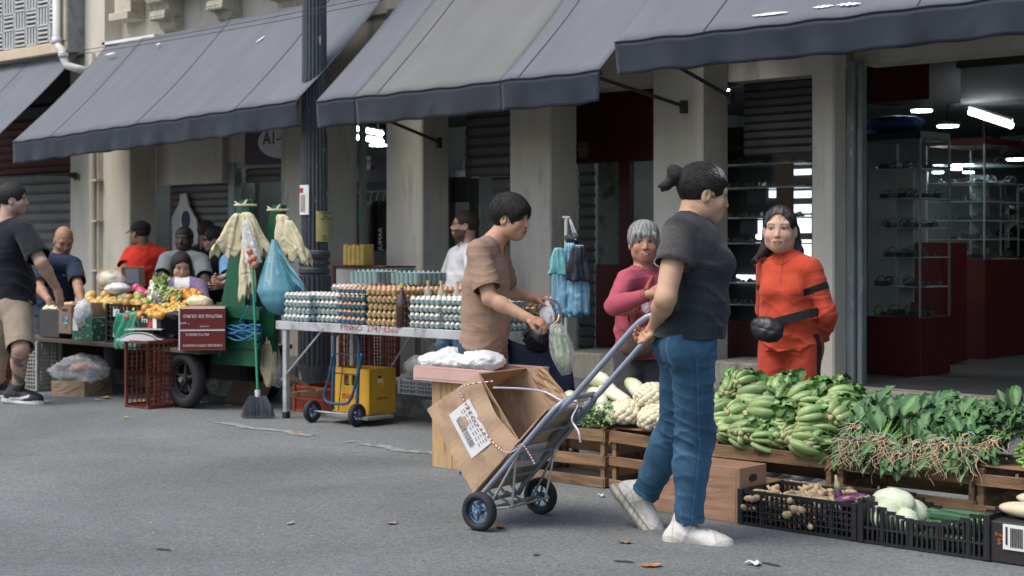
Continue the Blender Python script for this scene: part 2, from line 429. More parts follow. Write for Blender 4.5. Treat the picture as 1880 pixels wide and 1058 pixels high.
tag(b.build('tar_stains', mat('tar stain', (.05, .055, .06), .8)), kind='structure')
# ================================================================ market building
TOPZ = 2.48
BLD = empty('market_building', (-10, 8.85, .27), 'long plastered market building with square pillars and small shops behind the awnings', 'building')
cols_ = [(-14.71, -13.56), (-11.10, -10.65), (-9.67, -9.22), (-8.225, -7.79), (-6.80, -6.355), (-5.465, -5.295)]
for i, (a, c) in enumerate(cols_):
    b = MB(); b.box((a, 8.85, .1), (c, [9.17, 9.40, 9.17, 9.17, 9.17, 9.02][i], 3.3), ch=.012)
    b.build('pillar', M_CREAM if i == 0 else M_PLAST, BLD)
# upper wall
b = MB(); b.box((-14.55, 9.0, 3.3), (3, 9.7, 6.5)); b.box((-13.55, 9.04, 2.75), (3, 9.6, 3.3)); b.build('upper_wall', M_PLAST, BLD)
for (a, c, z, vv) in [(-13.56, -12.42, 1.90, 9.17), (-12.42, -11.1, 2.10, 9.24), (-10.65, -9.67, 2.5, 9.17), (-9.22, -8.225, 2.46, 9.17), (-7.79, -6.80, 2.5, 9.17), (-6.355, -5.465, 2.46, 9.17), (-5.295, -1.2, 2.50, 9.12)]:
    b = MB(); b.box((a, vv, z), (c, vv+.3, 3.29)); b.build('lintel', M_PLAST, BLD)
for (a, c) in [(-13.56, -12.42), (-10.65, -9.67), (-9.22, -8.225), (-7.79, -6.80), (-6.355, -5.465)]:
    b = MB(); b.box((a, 8.87, .05), (c, 9.42, .46), ch=.01); b.build('plinth', M_CONC, BLD)
b = MB(); b.box((-5.30, 8.80, .05), (1.5, 9.0, .345), ch=.012); b.build('door_kerb', M_CONC, BLD)
b = MB(); b.box((-12.42, 8.87, .05), (-11.1, 9.5, .30), ch=.01); b.build('threshold', M_CONC, BLD)
def shutter(name, u0, u1, z0, z1, v, m, pitch=.075, parent=BLD, amp=.018):
    b = MB(); n = int((z1-z0)/pitch); rows = []
    for k in range(n):
        za = z0+(z1-z0)*k/n; dz = (z1-z0)/n
        rows += [(za, v), (za+dz*.25, v-amp), (za+dz*.8, v-amp), (za+dz*.97, v+.004)]
    rows.append((z1, v)); vs = []
    for (z, vv) in rows: vs += [(u0, vv, z), (u1, vv, z)]
    b.add(vs, [(2*k, 2*k+1, 2*k+3, 2*k+2) for k in range(len(rows)-1)])
    return b.build(name, m, parent)
shutter('roller_shutter', -13.54, -12.44, .46, 1.90, 9.34, M_SHUTG)
shutter('roller_shutter', -9.20, -8.24, 1.86, 2.46, 9.36, M_SHUT)
shutter('roller_shutter', -6.34, -5.48, 1.93, 2.46, 9.36, M_SHUT, .055)
shutter('roller_shutter', -22, -14.73, .0, 2.1, 9.2, M_SHUTG, .11)
shutter('roller_shutter', -22, -14.73, 2.1, 3.2, 9.25, mat('brick red panel', (.10, .03, .025), .8, .3, 9), .09)
# partitions, floor, ceiling of the shops
b = MB()
b.box((-22, 13.5, .05), (-10, 13.6, 2.75)); b.box((-14.8, 9.2, .05), (-14.7, 13.5, 2.75)); b.box((-12.45, 9.6, .05), (-12.38, 9.9, 2.75)); b.box((-10, 13.5, .05), (-9.9, 28, 2.75))
b.build('partition', M_IN, BLD)
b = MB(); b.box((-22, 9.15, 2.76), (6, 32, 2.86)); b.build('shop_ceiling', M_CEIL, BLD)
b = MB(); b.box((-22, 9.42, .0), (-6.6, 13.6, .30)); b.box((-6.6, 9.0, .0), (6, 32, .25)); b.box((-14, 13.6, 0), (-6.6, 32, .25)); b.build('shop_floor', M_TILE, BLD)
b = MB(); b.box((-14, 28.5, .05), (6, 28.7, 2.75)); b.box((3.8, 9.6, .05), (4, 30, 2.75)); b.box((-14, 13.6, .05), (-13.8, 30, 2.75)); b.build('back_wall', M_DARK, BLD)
# metal door frame of the big shop and its shutter guide
b = MB(); b.box((-5.292, 9.00, .33), (-5.235, 9.05, 2.50), ch=.006); b.box((-5.225, 9.03, .33), (-5.19, 9.1, 2.50), ch=.006); b.build('door_frame', M_FRAME, BLD)
b = MB(); b.box((-5.2, 9.0, .345), (1.5, 9.9, .352)); b.build('door_mat_step', M_DARK, BLD)
# glazed shop front with sign (between the first two pillars)
b = MB(); b.box((-12.42, 9.24, .30), (-12.32, 9.34, 2.1), ch=.006); b.box((-12.32, 9.26, 2.04), (-11.1, 9.32, 2.1)); b.build('shop_front_frame', mat('pale green metal', (.22, .30, .29), .45, .15, 5), BLD)
shutter('roller_shutter', -12.32, -11.1, 1.90, 2.04, 9.4, M_SHUTG, .05)
SG = empty('shop_sign', (-11.5, 9.2, 2.25), 'dark purple shop sign with a pale oval reading A1-40, under the large left awning', 'sign')
b = MB(); b.box((-12.02, 9.14, 2.06), (-11.1, 9.2, 2.62), ch=.005); b.build('panel', M_PURP, SG)
b = MB(); b.add([(-11.40+.40*math.cos(2*math.pi*k/40), 9.135, 2.27+.17*math.sin(2*math.pi*k/40)) for k in range(40)], [tuple(range(40))]); b.build('oval', mat('sign oval', (.62, .63, .63), .6, .05), SG)
text('A1-40-', (-11.72, 9.13, 2.21), (1, 0, 0), (0, 0, 1), .175, M_BLACK, SG)
# small interior column fronts: O1 greenish jamb, purple band with number
b = MB(); b.box((-10.65, 9.41, .3), (-10.60, 9.46, 2.5)); b.build('jamb', mat('greenish wall', (.22, .27, .25), .8, .15, 3), BLD)
SG2 = empty('shop_sign', (-9.9, 10.4, 1.9), 'purple band with a small white number plate inside the narrow clothes shop', 'sign')
b = MB(); b.box((-12.3, 10.5, 1.93), (-11.2, 10.54, 2.10)); b.build('band', M_PURP, SG2)
q0 = P(672, 300, v=10.49); b = MB(); b.box((q0[0]-.07, 10.485, q0[2]-.07), (q0[0]+.07, 10.495, q0[2]+.07)); b.build('number_plate', M_WHITE, SG2)
text('31397', (q0[0]-.058, 10.48, q0[2]-.02), (1, 0, 0), (0, 0, 1), .06, M_BLACK, SG2)
def disc_lamp(px, py, v, r, label, z=None):
    p = P(px, py, v=v)
    e = empty('ceiling_lamp', (p[0], p[1], p[2]), label, 'ceiling lamp', 'round lamps in the shops')
    b = MB(); b.lathe([(r*1.12, .012), (r*1.15, .05), (r*.6, .07)], p, 24); b.build('housing', M_DARK, e)
    b = MB(); b.lathe([(r, 0), (r, .015)], p, 24); b.build('diffuser', M_LAMP, e)
    b = MB(); b.tube([(p[0], p[1], p[2]+.06), (p[0], p[1], 2.77)], .012, 6); b.build('stem', M_DARK, e) if p[2] < 2.68 else None
for a in [(1142, 238, 10.4, .075, 'round white lamp in the red fronted shop left of the ponytailed woman'),
          (1667, 190, 11.4, .085, 'left round lamp of the pair above the blue topped glass case'),
          (1692, 205, 11.9, .085, 'right round lamp of the pair above the blue topped glass case'),
          (1740, 233, 14.0, .10, 'round lamp above the middle of the red topped glass case'),
          (1806, 263, 16.0, .10, 'round lamp at the right corner of the red topped glass case'),
          (1866, 294, 19.0, .12, 'lowest round lamp at the far back of the big shop'),
          (455, 296, 10.6, .06, 'small round lamp under the A1-40 sign, left one'),
          (536, 303, 10.2, .08, 'round lamp under the A1-40 sign, right one'),
          (694, 268, 11.2, .09, 'round lamp inside the narrow clothes shop')]: disc_lamp(*a)
for i, (u, v) in enumerate([(-8.2, 11.6), (-11.6, 11.8), (-5.2, 12.2), (-3.0, 12.6), (-6.2, 17.5), (-3.5, 22)]): p = np.array([u, v, 2.70]); q = c2w(0, 0); X = u*CX[0]+v*CX[1]; Y = u*CY[0]+v*CY[1]; disc_lamp(940+F0*X/Y, HZ-(2.70-CAMZ)*F0/Y, v, .14, ['added lamp above the back of the red fronted shop', 'added lamp above the back of the clothes shop', 'added ceiling lamp just inside the door of the big shop, nearest the frame', 'added ceiling lamp just inside the big shop, right side', 'added ceiling lamp deep inside the big shop, left side', 'added ceiling lamp at the far back of the big shop'][i])  # extra lamps, added only to brighten the shop interiors
def tube_lamp(p0, p1, label, r=.02):
    e = empty('tube_lamp', tuple((np.array(p0)+p1)/2), label, 'tube lamp')
    b = MB(); b.tube([p0, p1], r, 8); b.build('tube', M_TUBE, e)
    b = MB(); b.tube([p0+V(0, 0, r*1.8), p1+V(0, 0, r*1.8)], r*.8, 6); b.build('housing', M_WHITE, e)
tube_lamp(P(650, 236, v=10.6), P(702, 246, v=10.6), 'upper fluorescent tube inside the narrow clothes shop')
tube_lamp(P(650, 252, v=10.9), P(702, 260, v=10.9), 'lower fluorescent tube inside the narrow clothes shop')
tube_lamp(P(1780, 205, v=15), P(1858, 231, v=15), 'long slanting light strip in the ceiling of the big shop', .03)
# ---------------- upper left: neighbour building and the cornice of this one
b = MB(); b.box((-30, 9.15, 2.9), (-14.3, 9.4, 8)); b.build('upper_wall', M_DARK, BLD)
NB = empty('neighbour_building', (-16.5, 8.6, 3.3), 'pale building with breeze block screen and concrete ledge above the leftmost awning', 'building')
NBV = 8.60; uR = -14.36
b = MB(); b.box((-26, NBV, 3.32), (uR, NBV+.25, 3.44), ch=.01); b.build('ledge', mat('warm cream paint', (.55, .46, .32), .85, .2, 3), NB)
b = MB(); b.box((-26, NBV+.25, 3.3), (uR, 9.2, 3.33)); b.build('soffit', M_CONC, NB)
b = MB(); b.box((uR-.11, NBV-.01, 3.44), (uR, NBV+.25, 6.5)); b.build('corner_strip', MATS['warm cream paint'], NB)
b = MB(); b.box((uR, NBV+.0, 3.32), (uR+.02, 8.99, 6.5)); b.build('side_wall', mat('grey render', (.26, .27, .26), .9, .25, 6, .6, 30, col2=(.1, .1, .1), mixscale=7, mixlo=.5, mixhi=.75), NB)
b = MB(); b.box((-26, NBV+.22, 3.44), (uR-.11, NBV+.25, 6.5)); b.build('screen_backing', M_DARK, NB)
b = MB(); cw = .24
for i in range(9):
    for j in range(7):
        u1 = uR-.12-cw*i; u0 = u1-cw; z0 = 3.45+cw*.8*j; z1 = z0+cw*.8
        hor = (i+j) % 2
        if hor:
            for k in range(4): zz = z0+(z1-z0)*k/4; b.box((u0+.005, NBV, zz+.006), (u1-.005, NBV+.12, zz+.024))
            b.box((u0+.002, NBV, z0), (u0+.014, NBV+.12, z1)); b.box((u1-.014, NBV, z0), (u1-.002, NBV+.12, z1))
        else:
            for k in range(4): uu = u0+(u1-u0)*k/4; b.box((uu+.012, NBV, z0+.004), (uu+.034, NBV+.12, z1-.004))
            b.box((u0+.016, NBV+.002, z0-.006), (u1-.016, NBV+.12, z0+.008))
b.build('breeze_block_screen', mat('breeze block', (.55, .56, .54), .85, .15, 8, .3, 40), NB)
pp = [P(104, -60, v=NBV-.06), P(104, 78, v=NBV-.06), P(107, 86, v=NBV-.06), P(114, 92, v=NBV-.05), P(116, 106, v=NBV-.05), P(122, 120, v=NBV-.03), P(140, 126, v=NBV+.02), P(165, 131, v=8.78)]
b = MB(); b.tube(pp, .042, 12); b.lathe([(.052, 0), (.052, .07)], pp[1]+V(0, 0, -.02), 14); b.lathe([(.052, 0), (.052, .05)], pp[4], 14)
b.build('drain_pipe', mat('white pvc', (.62, .62, .58), .5, .12, 9), NB, smooth=True)
# pilaster + balcony of market building
b = MB(); b.box((-14.33, 8.80, 3.0), (-13.95, 9.0, 6.5)); b.build('pilaster', M_CREAM, BLD)
M_STONE = mat('weathered stucco', (.50, .46, .37), .9, .2, 5, .4, 30, col2=(.12, .12, .11), mixscale=6, mixlo=.56, mixhi=.8)
b = MB(); zB = 3.78
for (o, z0, z1) in [(.30, zB, zB+.05), (.36, zB+.05, zB+.12), (.42, zB+.12, zB+.17), (.34, zB+.17, zB+.40)]:
    b.box((-13.45, 9.0-o, z0), (2, 9.0, z1), ch=.008)
b.box((-13.85, 8.78, 3.60), (-13.5, 9.0, 3.68), ch=.006); b.box((-13.8, 8.82, 3.68), (-13.5, 9.0, 3.9), ch=.006)
b.box((-13.2, 8.9, 4.25), (2, 9.0, 4.5))
b.build('balcony_slab', M_STONE, BLD)
b = MB(); b.box((-14.0, 8.80, 3.37), (-13.05, 9.0, 3.40)); b.build('awning_flashing', M_WHITE, BLD)
for u in (-12.95, -12.0, -11.05, -10.1):
    b = MB(); w_ = .13
    prof = [(9.0, 3.40), (8.95, 3.42), (8.90, 3.46), (8.86, 3.52), (8.80, 3.53), (8.76, 3.57), (8.77, 3.62), (8.82, 3.64), (8.80, 3.68), (8.72, 3.70), (8.70, 3.778), (9.0, 3.778)]
    n = len(prof); b.add([(u+s*w_, v, z) for s in (-1, 1) for v, z in prof], [tuple(range(n)), tuple(range(2*n-1, n-1, -1))]+[(k, k+n, (k+1) % n+n, (k+1) % n) for k in range(n)])
    for k in range(5): b.ball((u-w_+.03+.052*k, 8.77, 3.545), (.026, .022, .022), 5)
    b.build('corbel', M_STONE, BLD, bevel=.004)
# downpipe and number on the first pillar
b = MB(); x0 = P(172, 400, v=8.80)[0]; b.tube([(x0, 8.79, .3), (x0, 8.79, 3.3)], .035, 10); b.tube([(x0+.075, 8.81, .3), (x0+.075, 8.81, 3.3)], .013, 8)
for z in (1.0, 1.52, 1.95): b.box((x0-.06, 8.76, z), (x0+.11, 8.85, z+.02))
b.build('downpipe', M_CREAM, BLD, smooth=False)
q = P(133, 335, v=8.84); text('452', (q[0], 8.84, q[2]), (1, 0, 0), (0, 0, 1), .10, mat('dull metal', (.2, .2, .18), .5), BLD, extrude=.008)
b = MB(); b.tube([P(70, 321, v=8.3), P(134, 322, v=8.80)], .012, 6); b.box(tuple(P(134, 322, v=8.80)-.03), tuple(P(134, 322, v=8.80)+.03)); b.build('awning_bracket', M_BLACK, BLD)
# ================================================================ awnings
def awmat(name, col, **k): return mat(name, col, .78, .17, 3.5, .12, 300, sheen=.2, stretch=(1, .22, .22), wrinkle=.10, wscale=2.2, **k)
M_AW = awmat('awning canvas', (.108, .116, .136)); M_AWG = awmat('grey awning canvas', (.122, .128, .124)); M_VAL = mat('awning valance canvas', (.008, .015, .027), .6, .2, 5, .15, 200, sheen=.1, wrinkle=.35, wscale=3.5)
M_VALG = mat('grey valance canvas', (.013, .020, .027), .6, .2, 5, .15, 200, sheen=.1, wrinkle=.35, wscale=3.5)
def awning(label, uA, uB, vf, zA, zB, vb, slope, seams=(), vh=.2, ph=0, arms=(), marks=()):
    e = empty('awning', ((uA+uB)/2, vb, zA+slope*(vb-vf)), label, 'awning', 'dark blue canvas awnings over the shop fronts')
    N_ = int((uB-uA)/.06)
    def zf(s): return zA+(zB-zA)*s
    def top(s, t):
        u = uA+(uB-uA)*s; v = vf+(vb-vf)*t
        sag = -.03*math.sin(math.pi*t)*(1+.25*math.sin(u*2.1+ph)); wr = .0025*math.sin(u*9+t*3+ph+2*math.sin(u*1.3))*(1-t)+.004*math.sin(u*17+ph-t*6)
        rim = .002*math.sin(u*3+ph)*(1-t)
        return (u, v, zf(s)+slope*(v-vf)+sag+wr+rim)
    cuts = [0]+[(x-uA)/(uB-uA) for x, g in seams]+[1]; kinds = [0]+[g for x, g in seams]
    b = MB()
    for k in range(len(cuts)-1):
        s0, s1 = cuts[k], cuts[k+1]; b.grid(lambda s, t: top(s0+(s1-s0)*s, t), max(4, int(N_*(s1-s0))), 16, mi=kinds[k])
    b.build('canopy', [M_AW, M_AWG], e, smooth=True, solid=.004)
    b = MB()
    def val(s, t):
        u = uA+(uB-uA)*s; t0 = top(s, 0)
        amp = .0085*t*(.4+t); return (u+.01*math.sin(u*5)*t, vf-.004+amp*(math.sin(u*11+ph+1.5*math.sin(u*2.7))+.5*math.sin(u*23+ph*2)-.3)+.02*t, t0[2]-.012-vh*t*(1+.012*math.sin(u*4+ph)+.01*math.sin(u*13)))
    for k in range(len(cuts)-1):
        s0, s1 = cuts[k], cuts[k+1]; b.grid(lambda s, t: val(s0+(s1-s0)*s+(.0015 if k else 0)*(1-s), t), max(6, int(N_*1.6*(s1-s0))), 8, mi=kinds[k])
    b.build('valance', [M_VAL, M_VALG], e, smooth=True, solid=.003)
    b = MB(); b.tube([(uA, vf+.012, zA-.018), (uB, vf+.012, zB-.018)], .016, 8); b.build('front_bar', M_BLACK, e)
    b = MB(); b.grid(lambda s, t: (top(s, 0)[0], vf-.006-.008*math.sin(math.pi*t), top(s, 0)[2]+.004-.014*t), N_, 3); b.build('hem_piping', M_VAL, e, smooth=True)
    u = uA+.7
    while u < uB-.3:
        s = (u-uA)/(uB-uA); b = MB(); b.grid(lambda a, t: np.array(top(s+(a-.5)*.012/(uB-uA), t))+V(0, -.003, .004), 1, 16); b.build('seam', M_VALG, e, smooth=True); u += 1.45
    for (x0, y0, x1, y1) in marks:
        nn = nrm((0, -1, 1)); q0 = V((uA+uB)/2, vf, (zA+zB)/2+.012)
        a, c = [(lambda w_, o: o+w_*((q0-o)@nn)/(w_@nn))(np.append(c2w((x-940)/F0, 1)[:2], (HZ-y)/F0), V(0, 0, CAMZ)) for x, y in ((x0, y0), (x1, y1))]
        b = MB(); sd = np.cross(nrm(c-a), nn); b.add([lerp(a, c, i/8)+sd*.012*math.sin(math.pi*(i+.4)/9)*(1+.5*math.sin(i*3+x0))*k for i in range(9) for k in (-1, 1)], [(2*i, 2*i+2, 2*i+3, 2*i+1) for i in range(8)]); b.build('white_scuff', M_WHITE, e)
    for (u, zz) in arms:
        b = MB(); b.tube([(u, vf+.03, zA+(zB-zA)*(u-uA)/(uB-uA)-.02), (u, 8.84, zz)], .014, 8)
        b.box((u-.02, 8.80, zz-.05), (u+.02, 8.85, zz+.04)); b.build('arm', M_BLACK, e)
    return e
awning('leftmost blue awning, cut off by the left edge of the picture', -17.5, -14.35, 7.75, 2.33, 2.33, 8.80, 1.0, vh=.2, ph=2)
awning('large blue awning over the fruit stall, left of the iron lamp post', -13.93, -9.51, 7.75, 2.30, 2.43, 8.80, 1.0, vh=.2, ph=0, marks=[(192, 101, 212, 97), (286, 82, 294, 80), (534, 37, 558, 32), (470, 78, 486, 66)])
awning('awning with one grey panel, over the egg table right of the iron lamp post', -9.27, -6.39, 7.75, 2.41, 2.43, 8.80, 1.0, seams=[(-8.81, 1), (-7.28, 0)], vh=.2, ph=4, arms=[(-9.0, 2.13), (-6.5, 2.27)])
awning('high blue awning at the right over the big shop door', -6.26, -1.0, 7.75, 2.60, 2.60, 8.80, 1.0, vh=.2, ph=7, arms=[(-6.1, 2.31), (-3, 2.3)], marks=[(1380, 29, 1446, 22), (1492, 14, 1530, 10), (1535, 9, 1580, 6)])
# worn white marks lie on the canvas of the awnings
# ================================================================ lamp post
pc = (-9.62, 8.02); LP = empty('lamp_post', (pc[0], pc[1], .14), 'fluted cast iron lamp post with peeling dark paint beside the egg table', 'lamp post')
zc = P(578, 462, v=8.0)[2]
b = MB(); b.lathe([(.150, .13), (.150, .22), (.135, .26), (.135, 1.03)], (*pc, 0), 96, flute=20, fa=.10)
b.lathe([(.155, .10), (.155, .3)], (*pc, 0), 32); b.build('base', M_IRON, LP, smooth=False)
b = MB(); b.lathe([(.118, zc-.19), (.128, zc-.17), (.128, zc-.14), (.118, zc-.13), (.118, zc-.06), (.128, zc-.05), (.133, zc-.02), (.128, zc), (.112, zc+.012)], (*pc, 0), 40)
for k in range(24):
    a = 2*math.pi*k/24; b.ball((pc[0]+.119*math.cos(a), pc[1]+.119*math.sin(a), zc-.095), (.012, .012, .02), 4)
b.build('collar', M_IRON, LP)
b = MB(); b.lathe([(.112, zc), (.108, zc+.5), (.100, 3.2), (.095, 6.5)], (*pc, 0), 100, flute=20, fa=.13); b.build('shaft', M_IRON, LP, auto=True)
def poster(px0, py0, px1, py1, r, lines, m, nm, ink, lab=None, bands=()):
    z1 = P(px0, py0, v=7.96)[2]; z0 = P(px0, py1, v=7.96)[2]
    def ang(px):                                       # where the line of sight meets the shaft
        d0 = c2w((px-940)/F0, 1); o = np.array([-pc[0], -pc[1]]); dd = d0[:2]; A = dd@dd; B = 2*dd@o; Cc = o@o-r*r; D = max(0, B*B-4*A*Cc); t = (-B-math.sqrt(D))/(2*A); h = o+t*dd; return math.atan2(h[1], h[0])
    a0, a1 = ang(px0), ang(px1); b = MB(); b.grid(lambda s, t: (pc[0]+r*math.cos(a0+(a1-a0)*s), pc[1]+r*math.sin(a0+(a1-a0)*s), z0+(z1-z0)*t), 8, 1); e = b.build(nm, m); 
    for (t0, t1, s0, s1, mm) in bands:
        b = MB(); b.grid(lambda s, t: (pc[0]+(r+.002)*math.cos(a0+(a1-a0)*(s0+(s1-s0)*s)), pc[1]+(r+.002)*math.sin(a0+(a1-a0)*(s0+(s1-s0)*s)), z0+(z1-z0)*(t0+(t1-t0)*t)), 6, 1); b.build('printed_block', mm, e)
    for (s, t, sz) in lines:
        am = (a0+a1)/2; xd = V(-math.sin(am), math.cos(am), 0)*(1 if a1 > a0 else -1); o = V(pc[0]+(r+.004)*math.cos(am), pc[1]+(r+.004)*math.sin(am), z0+(z1-z0)*t)
        text(s, o, xd, (0, 0, 1), sz, ink, e, ax='CENTER', extrude=.0005)
    return e
M_INK = mat('dark ink', (.03, .03, .03), .7, 0); M_YP = mat('yellow paper', (.62, .53, .22), .8, .1, 8); M_WP = mat('white paper', (.68, .68, .66), .8, .08, 8)
M_REDINK = mat('red ink', (.35, .05, .04), .7, 0); M_GREYINK = mat('grey ink', (.28, .26, .25), .7, .3, 20)
e = poster(549, 341, 567, 395, .118, [('C', .80, .028)], M_WP, 'white_poster', M_INK, bands=[(.74, .90, .05, .6, M_REDINK), (.1, .68, .3, .75, M_GREYINK)])
tag(e, 'small white poster with a faded picture pasted on the lamp post', 'poster')
e = poster(580, 388, 605, 444, .118, [('CARRETOS', .88, .028), ('PARA', .78, .022), ('HOJE A TARDE', .70, .02), ('-----------', .60, .02), ('- - - - - -', .5, .018), ('- - - -', .4, .018), ('- - - - -', .3, .018), ('99501-1', .12, .024), ('2749-11', .03, .022)], M_YP, 'yellow_poster', M_INK)
tag(e, 'yellow paper notice pasted on the lamp post', 'poster')
# overhead wires
for (a, b_, lb) in [((0, 92, 7.5), (560, 6, 7.5), 'upper thin black cable crossing in front of the balcony'), ((0, 97, 7.9), (560, 18, 7.9), 'lower thin black cable crossing in front of the balcony')]:
    A = P(a[0]-300, a[1]+48, v=a[2]); B = P(b_[0]+300, b_[1]-50, v=b_[2]); b = MB()
    b.tube([A*(1-t)+B*t-V(0, 0, .12*4*t*(1-t)) for t in [i/20 for i in range(21)]], .0032, 5); tag(b.build('overhead_cable', M_BLACK), lb, 'cable', 'overhead cables')

b = MB(); r_ = random.Random(77)
for i in range(420):
    px, py = r_.uniform(-20, 1900), 735+325*r_.random()**.8; c = P(px, py, z=0)
    if c[1] > 7.6: continue
    s = r_.uniform(.003, .009); a = r_.uniform(0, 6); b.add([(c[0]+s*math.cos(a+t)*r_.uniform(.6, 1), c[1]+s*math.sin(a+t)*r_.uniform(.6, 1), .003+s*.4*(t == 0)) for t in (0, 1.6, 3.1, 4.7)], [(0, 1, 2, 3)], mi=0 if r_.random() < .6 else 1)
tag(b.build('road_grit', [mat('pale grit', (.30, .30, .28), .8), mat('brown grit', (.11, .09, .07), .8)]), 'small pale and brown crumbs scattered on the road', 'grit', kind='stuff')
# ================================================================ materials of goods
M_CARD = mat('cardboard', (.47, .325, .21), .85, .10, 3, .25, 25, col2=(.26, .16, .09), mixscale=5, mixlo=.52, mixhi=.7)
M_CARD2 = mat('cardboard inside', (.38, .25, .15), .88, .10, 4, .2, 30)
M_CARDP = mat('pinkish cardboard', (.36, .215, .14), .85, .12, 4, .2, 40)
M_WOOD = mat('crate wood', (.25, .15, .08), .85, .35, 6, .4, 50, col2=(.10, .06, .035), mixscale=5, mixlo=.45, mixhi=.68, stretch=(.6, 3, 6))
M_WOODL = mat('pale wood', (.46, .30, .15), .8, .25, 5, .3, 40, col2=(.28, .17, .08), mixscale=4, stretch=(5, 5, .6))
M_TUBEB = mat('grey blue steel tube', (.27, .31, .37), .42, .12, 10, .08, 90, metal=.35)
M_ALU = mat('aluminium', (.55, .56, .57), .42, .18, 8, .12, 60, metal=.5, col2=(.36, .37, .38), mixscale=7)
M_RUB = mat('rubber', (.022, .022, .024), .75, .2, 20, .2, 80)
M_BLUERIM = mat('blue rim', (.03, .12, .27), .45, .15, 10)
M_PBLK = mat('black plastic', (.018, .019, .021), .38, .2, 8, .1, 60)
M_PRED = mat('dark red plastic', (.13, .030, .020), .5, .25, 5, .15, 50, col2=(.20, .06, .04), mixscale=6)
M_PRED2 = mat('orange red plastic', (.24, .045, .022), .5, .25, 5, .15, 50)
M_PWHT = mat('white plastic', (.62, .63, .64), .45, .08, 6)
M_PPINK = mat('pink plastic', (.55, .36, .31), .5, .1, 6)
M_PYEL = mat('yellow plastic', (.55, .31, .025), .42, .12, 5, .1, 50)
M_PGRY = mat('grey plastic', (.30, .30, .28), .55, .2, 6)
M_BAGCLR = mat('clear bag', (.85, .88, .88), .16, .1, 9, 1.0, 30, alpha=.30, spec=1.0, wrinkle=.8, wscale=14)
M_BAGWHT = mat('white bag', (.74, .75, .74), .4, .08, 9, .8, 30, alpha=.9, wrinkle=.6, wscale=16)
M_BAGYEL = mat('cream bag', (.66, .58, .37), .5, .12, 7, .5, 24, wrinkle=.5, wscale=12)
M_BAGBLU = mat('blue bag', (.075, .22, .275), .4, .18, 5, .5, 20, wrinkle=.35, wscale=8)
M_BAGSKY = mat('light blue bag', (.17, .34, .46), .38, .15, 8, .5, 22, wrinkle=.5, wscale=12)
M_BAGBLK = mat('black bag', (.02, .022, .03), .3, .2, 8, .7, 26)
M_NAVY = mat('navy fabric', (.018, .026, .055), .7, .25, 6, .3, 60, wrinkle=.5, wscale=6)
M_LABEL = mat('printed label paper', (.68, .68, .67), .7, .05, 6)
M_BLUETUBE = mat('blue painted tube', (.02, .07, .14), .4, .2, 9)
def panel(b, a, c, d, e, n=10, mi=0, amp=.004, seed=0):       # bilinear crumpled panel a-c-d-e
    a, c, d, e = [np.asarray(x, float) for x in (a, c, d, e)]; nn = nrm(np.cross(c-a, e-a))
    def f(s, t):
        p = (a*(1-s)+c*s)*(1-t)+(e*(1-s)+d*s)*t; k = math.sin(math.pi*s)**.5*math.sin(math.pi*t)**.5 if 0 < s < 1 and 0 < t < 1 else 0
        return p+nn*amp*k*(math.sin(s*9+seed)*math.cos(t*7+seed*2)+.6*math.sin(s*21+t*13+seed)+.4*math.sin(t*31+seed*3))
    return b.grid(f, n, n, mi)
def onplane(px, py, p0, n):
    a = (px-940)/F0; bb = (HZ-py)/F0; w_ = c2w(a, 1); w_[2] = bb; o = np.array([0, 0, CAMZ]); p0 = np.asarray(p0, float); n = np.asarray(n, float)
    return o+w_*((p0-o)@n)/(w_@n)
def wheel(parent, c, ax, r, wd, rim, name='wheel', spokes=6):
    ax = nrm(ax); e1 = nrm(np.cross(ax, V(0, 0, 1))); e2 = np.cross(e1, ax); c = np.asarray(c, float)
    b = MB(); prof = [(r*.66, -wd*.5), (r*.80, -wd*.56), (r*.93, -wd*.48), (r, -wd*.22), (r, wd*.22), (r*.93, wd*.48), (r*.80, wd*.56), (r*.66, wd*.5), (r*.63, 0)]
    n = 32; vs = []; m = len(prof)
    for (rr, h) in prof:
        for k in range(n): a = 2*math.pi*k/n; vs.append(c+ax*h+rr*(math.cos(a)*e1+math.sin(a)*e2))
    b.add(vs, [(i*n+k, i*n+(k+1) % n, ((i+1) % m)*n+(k+1) % n, ((i+1) % m)*n+k) for i in range(m) for k in range(n)])
    w_ = b.build(name, M_RUB, parent, smooth=True)
    b = MB(); b.tube([c+r*.62*(math.cos(2*math.pi*k/24)*e1+math.sin(2*math.pi*k/24)*e2) for k in range(24)], r*.065, 6, closed=True)
    for k in range(spokes):
        a = 2*math.pi*k/spokes+.3; q = math.cos(a)*e1+math.sin(a)*e2; b.tube([c+q*r*.12, c+q*r*.60], [r*.075, r*.05], 6)
    b.lathe([(r*.2, -wd*.4), (r*.2, wd*.4)], c, 12, axis=ax); b.build('rim', rim, w_)
    b = MB(); b.lathe([(r*.09, -wd*.62), (r*.09, wd*.62)], c, 8, axis=ax); b.build('hub_cap', M_STEEL, w_)
    return w_
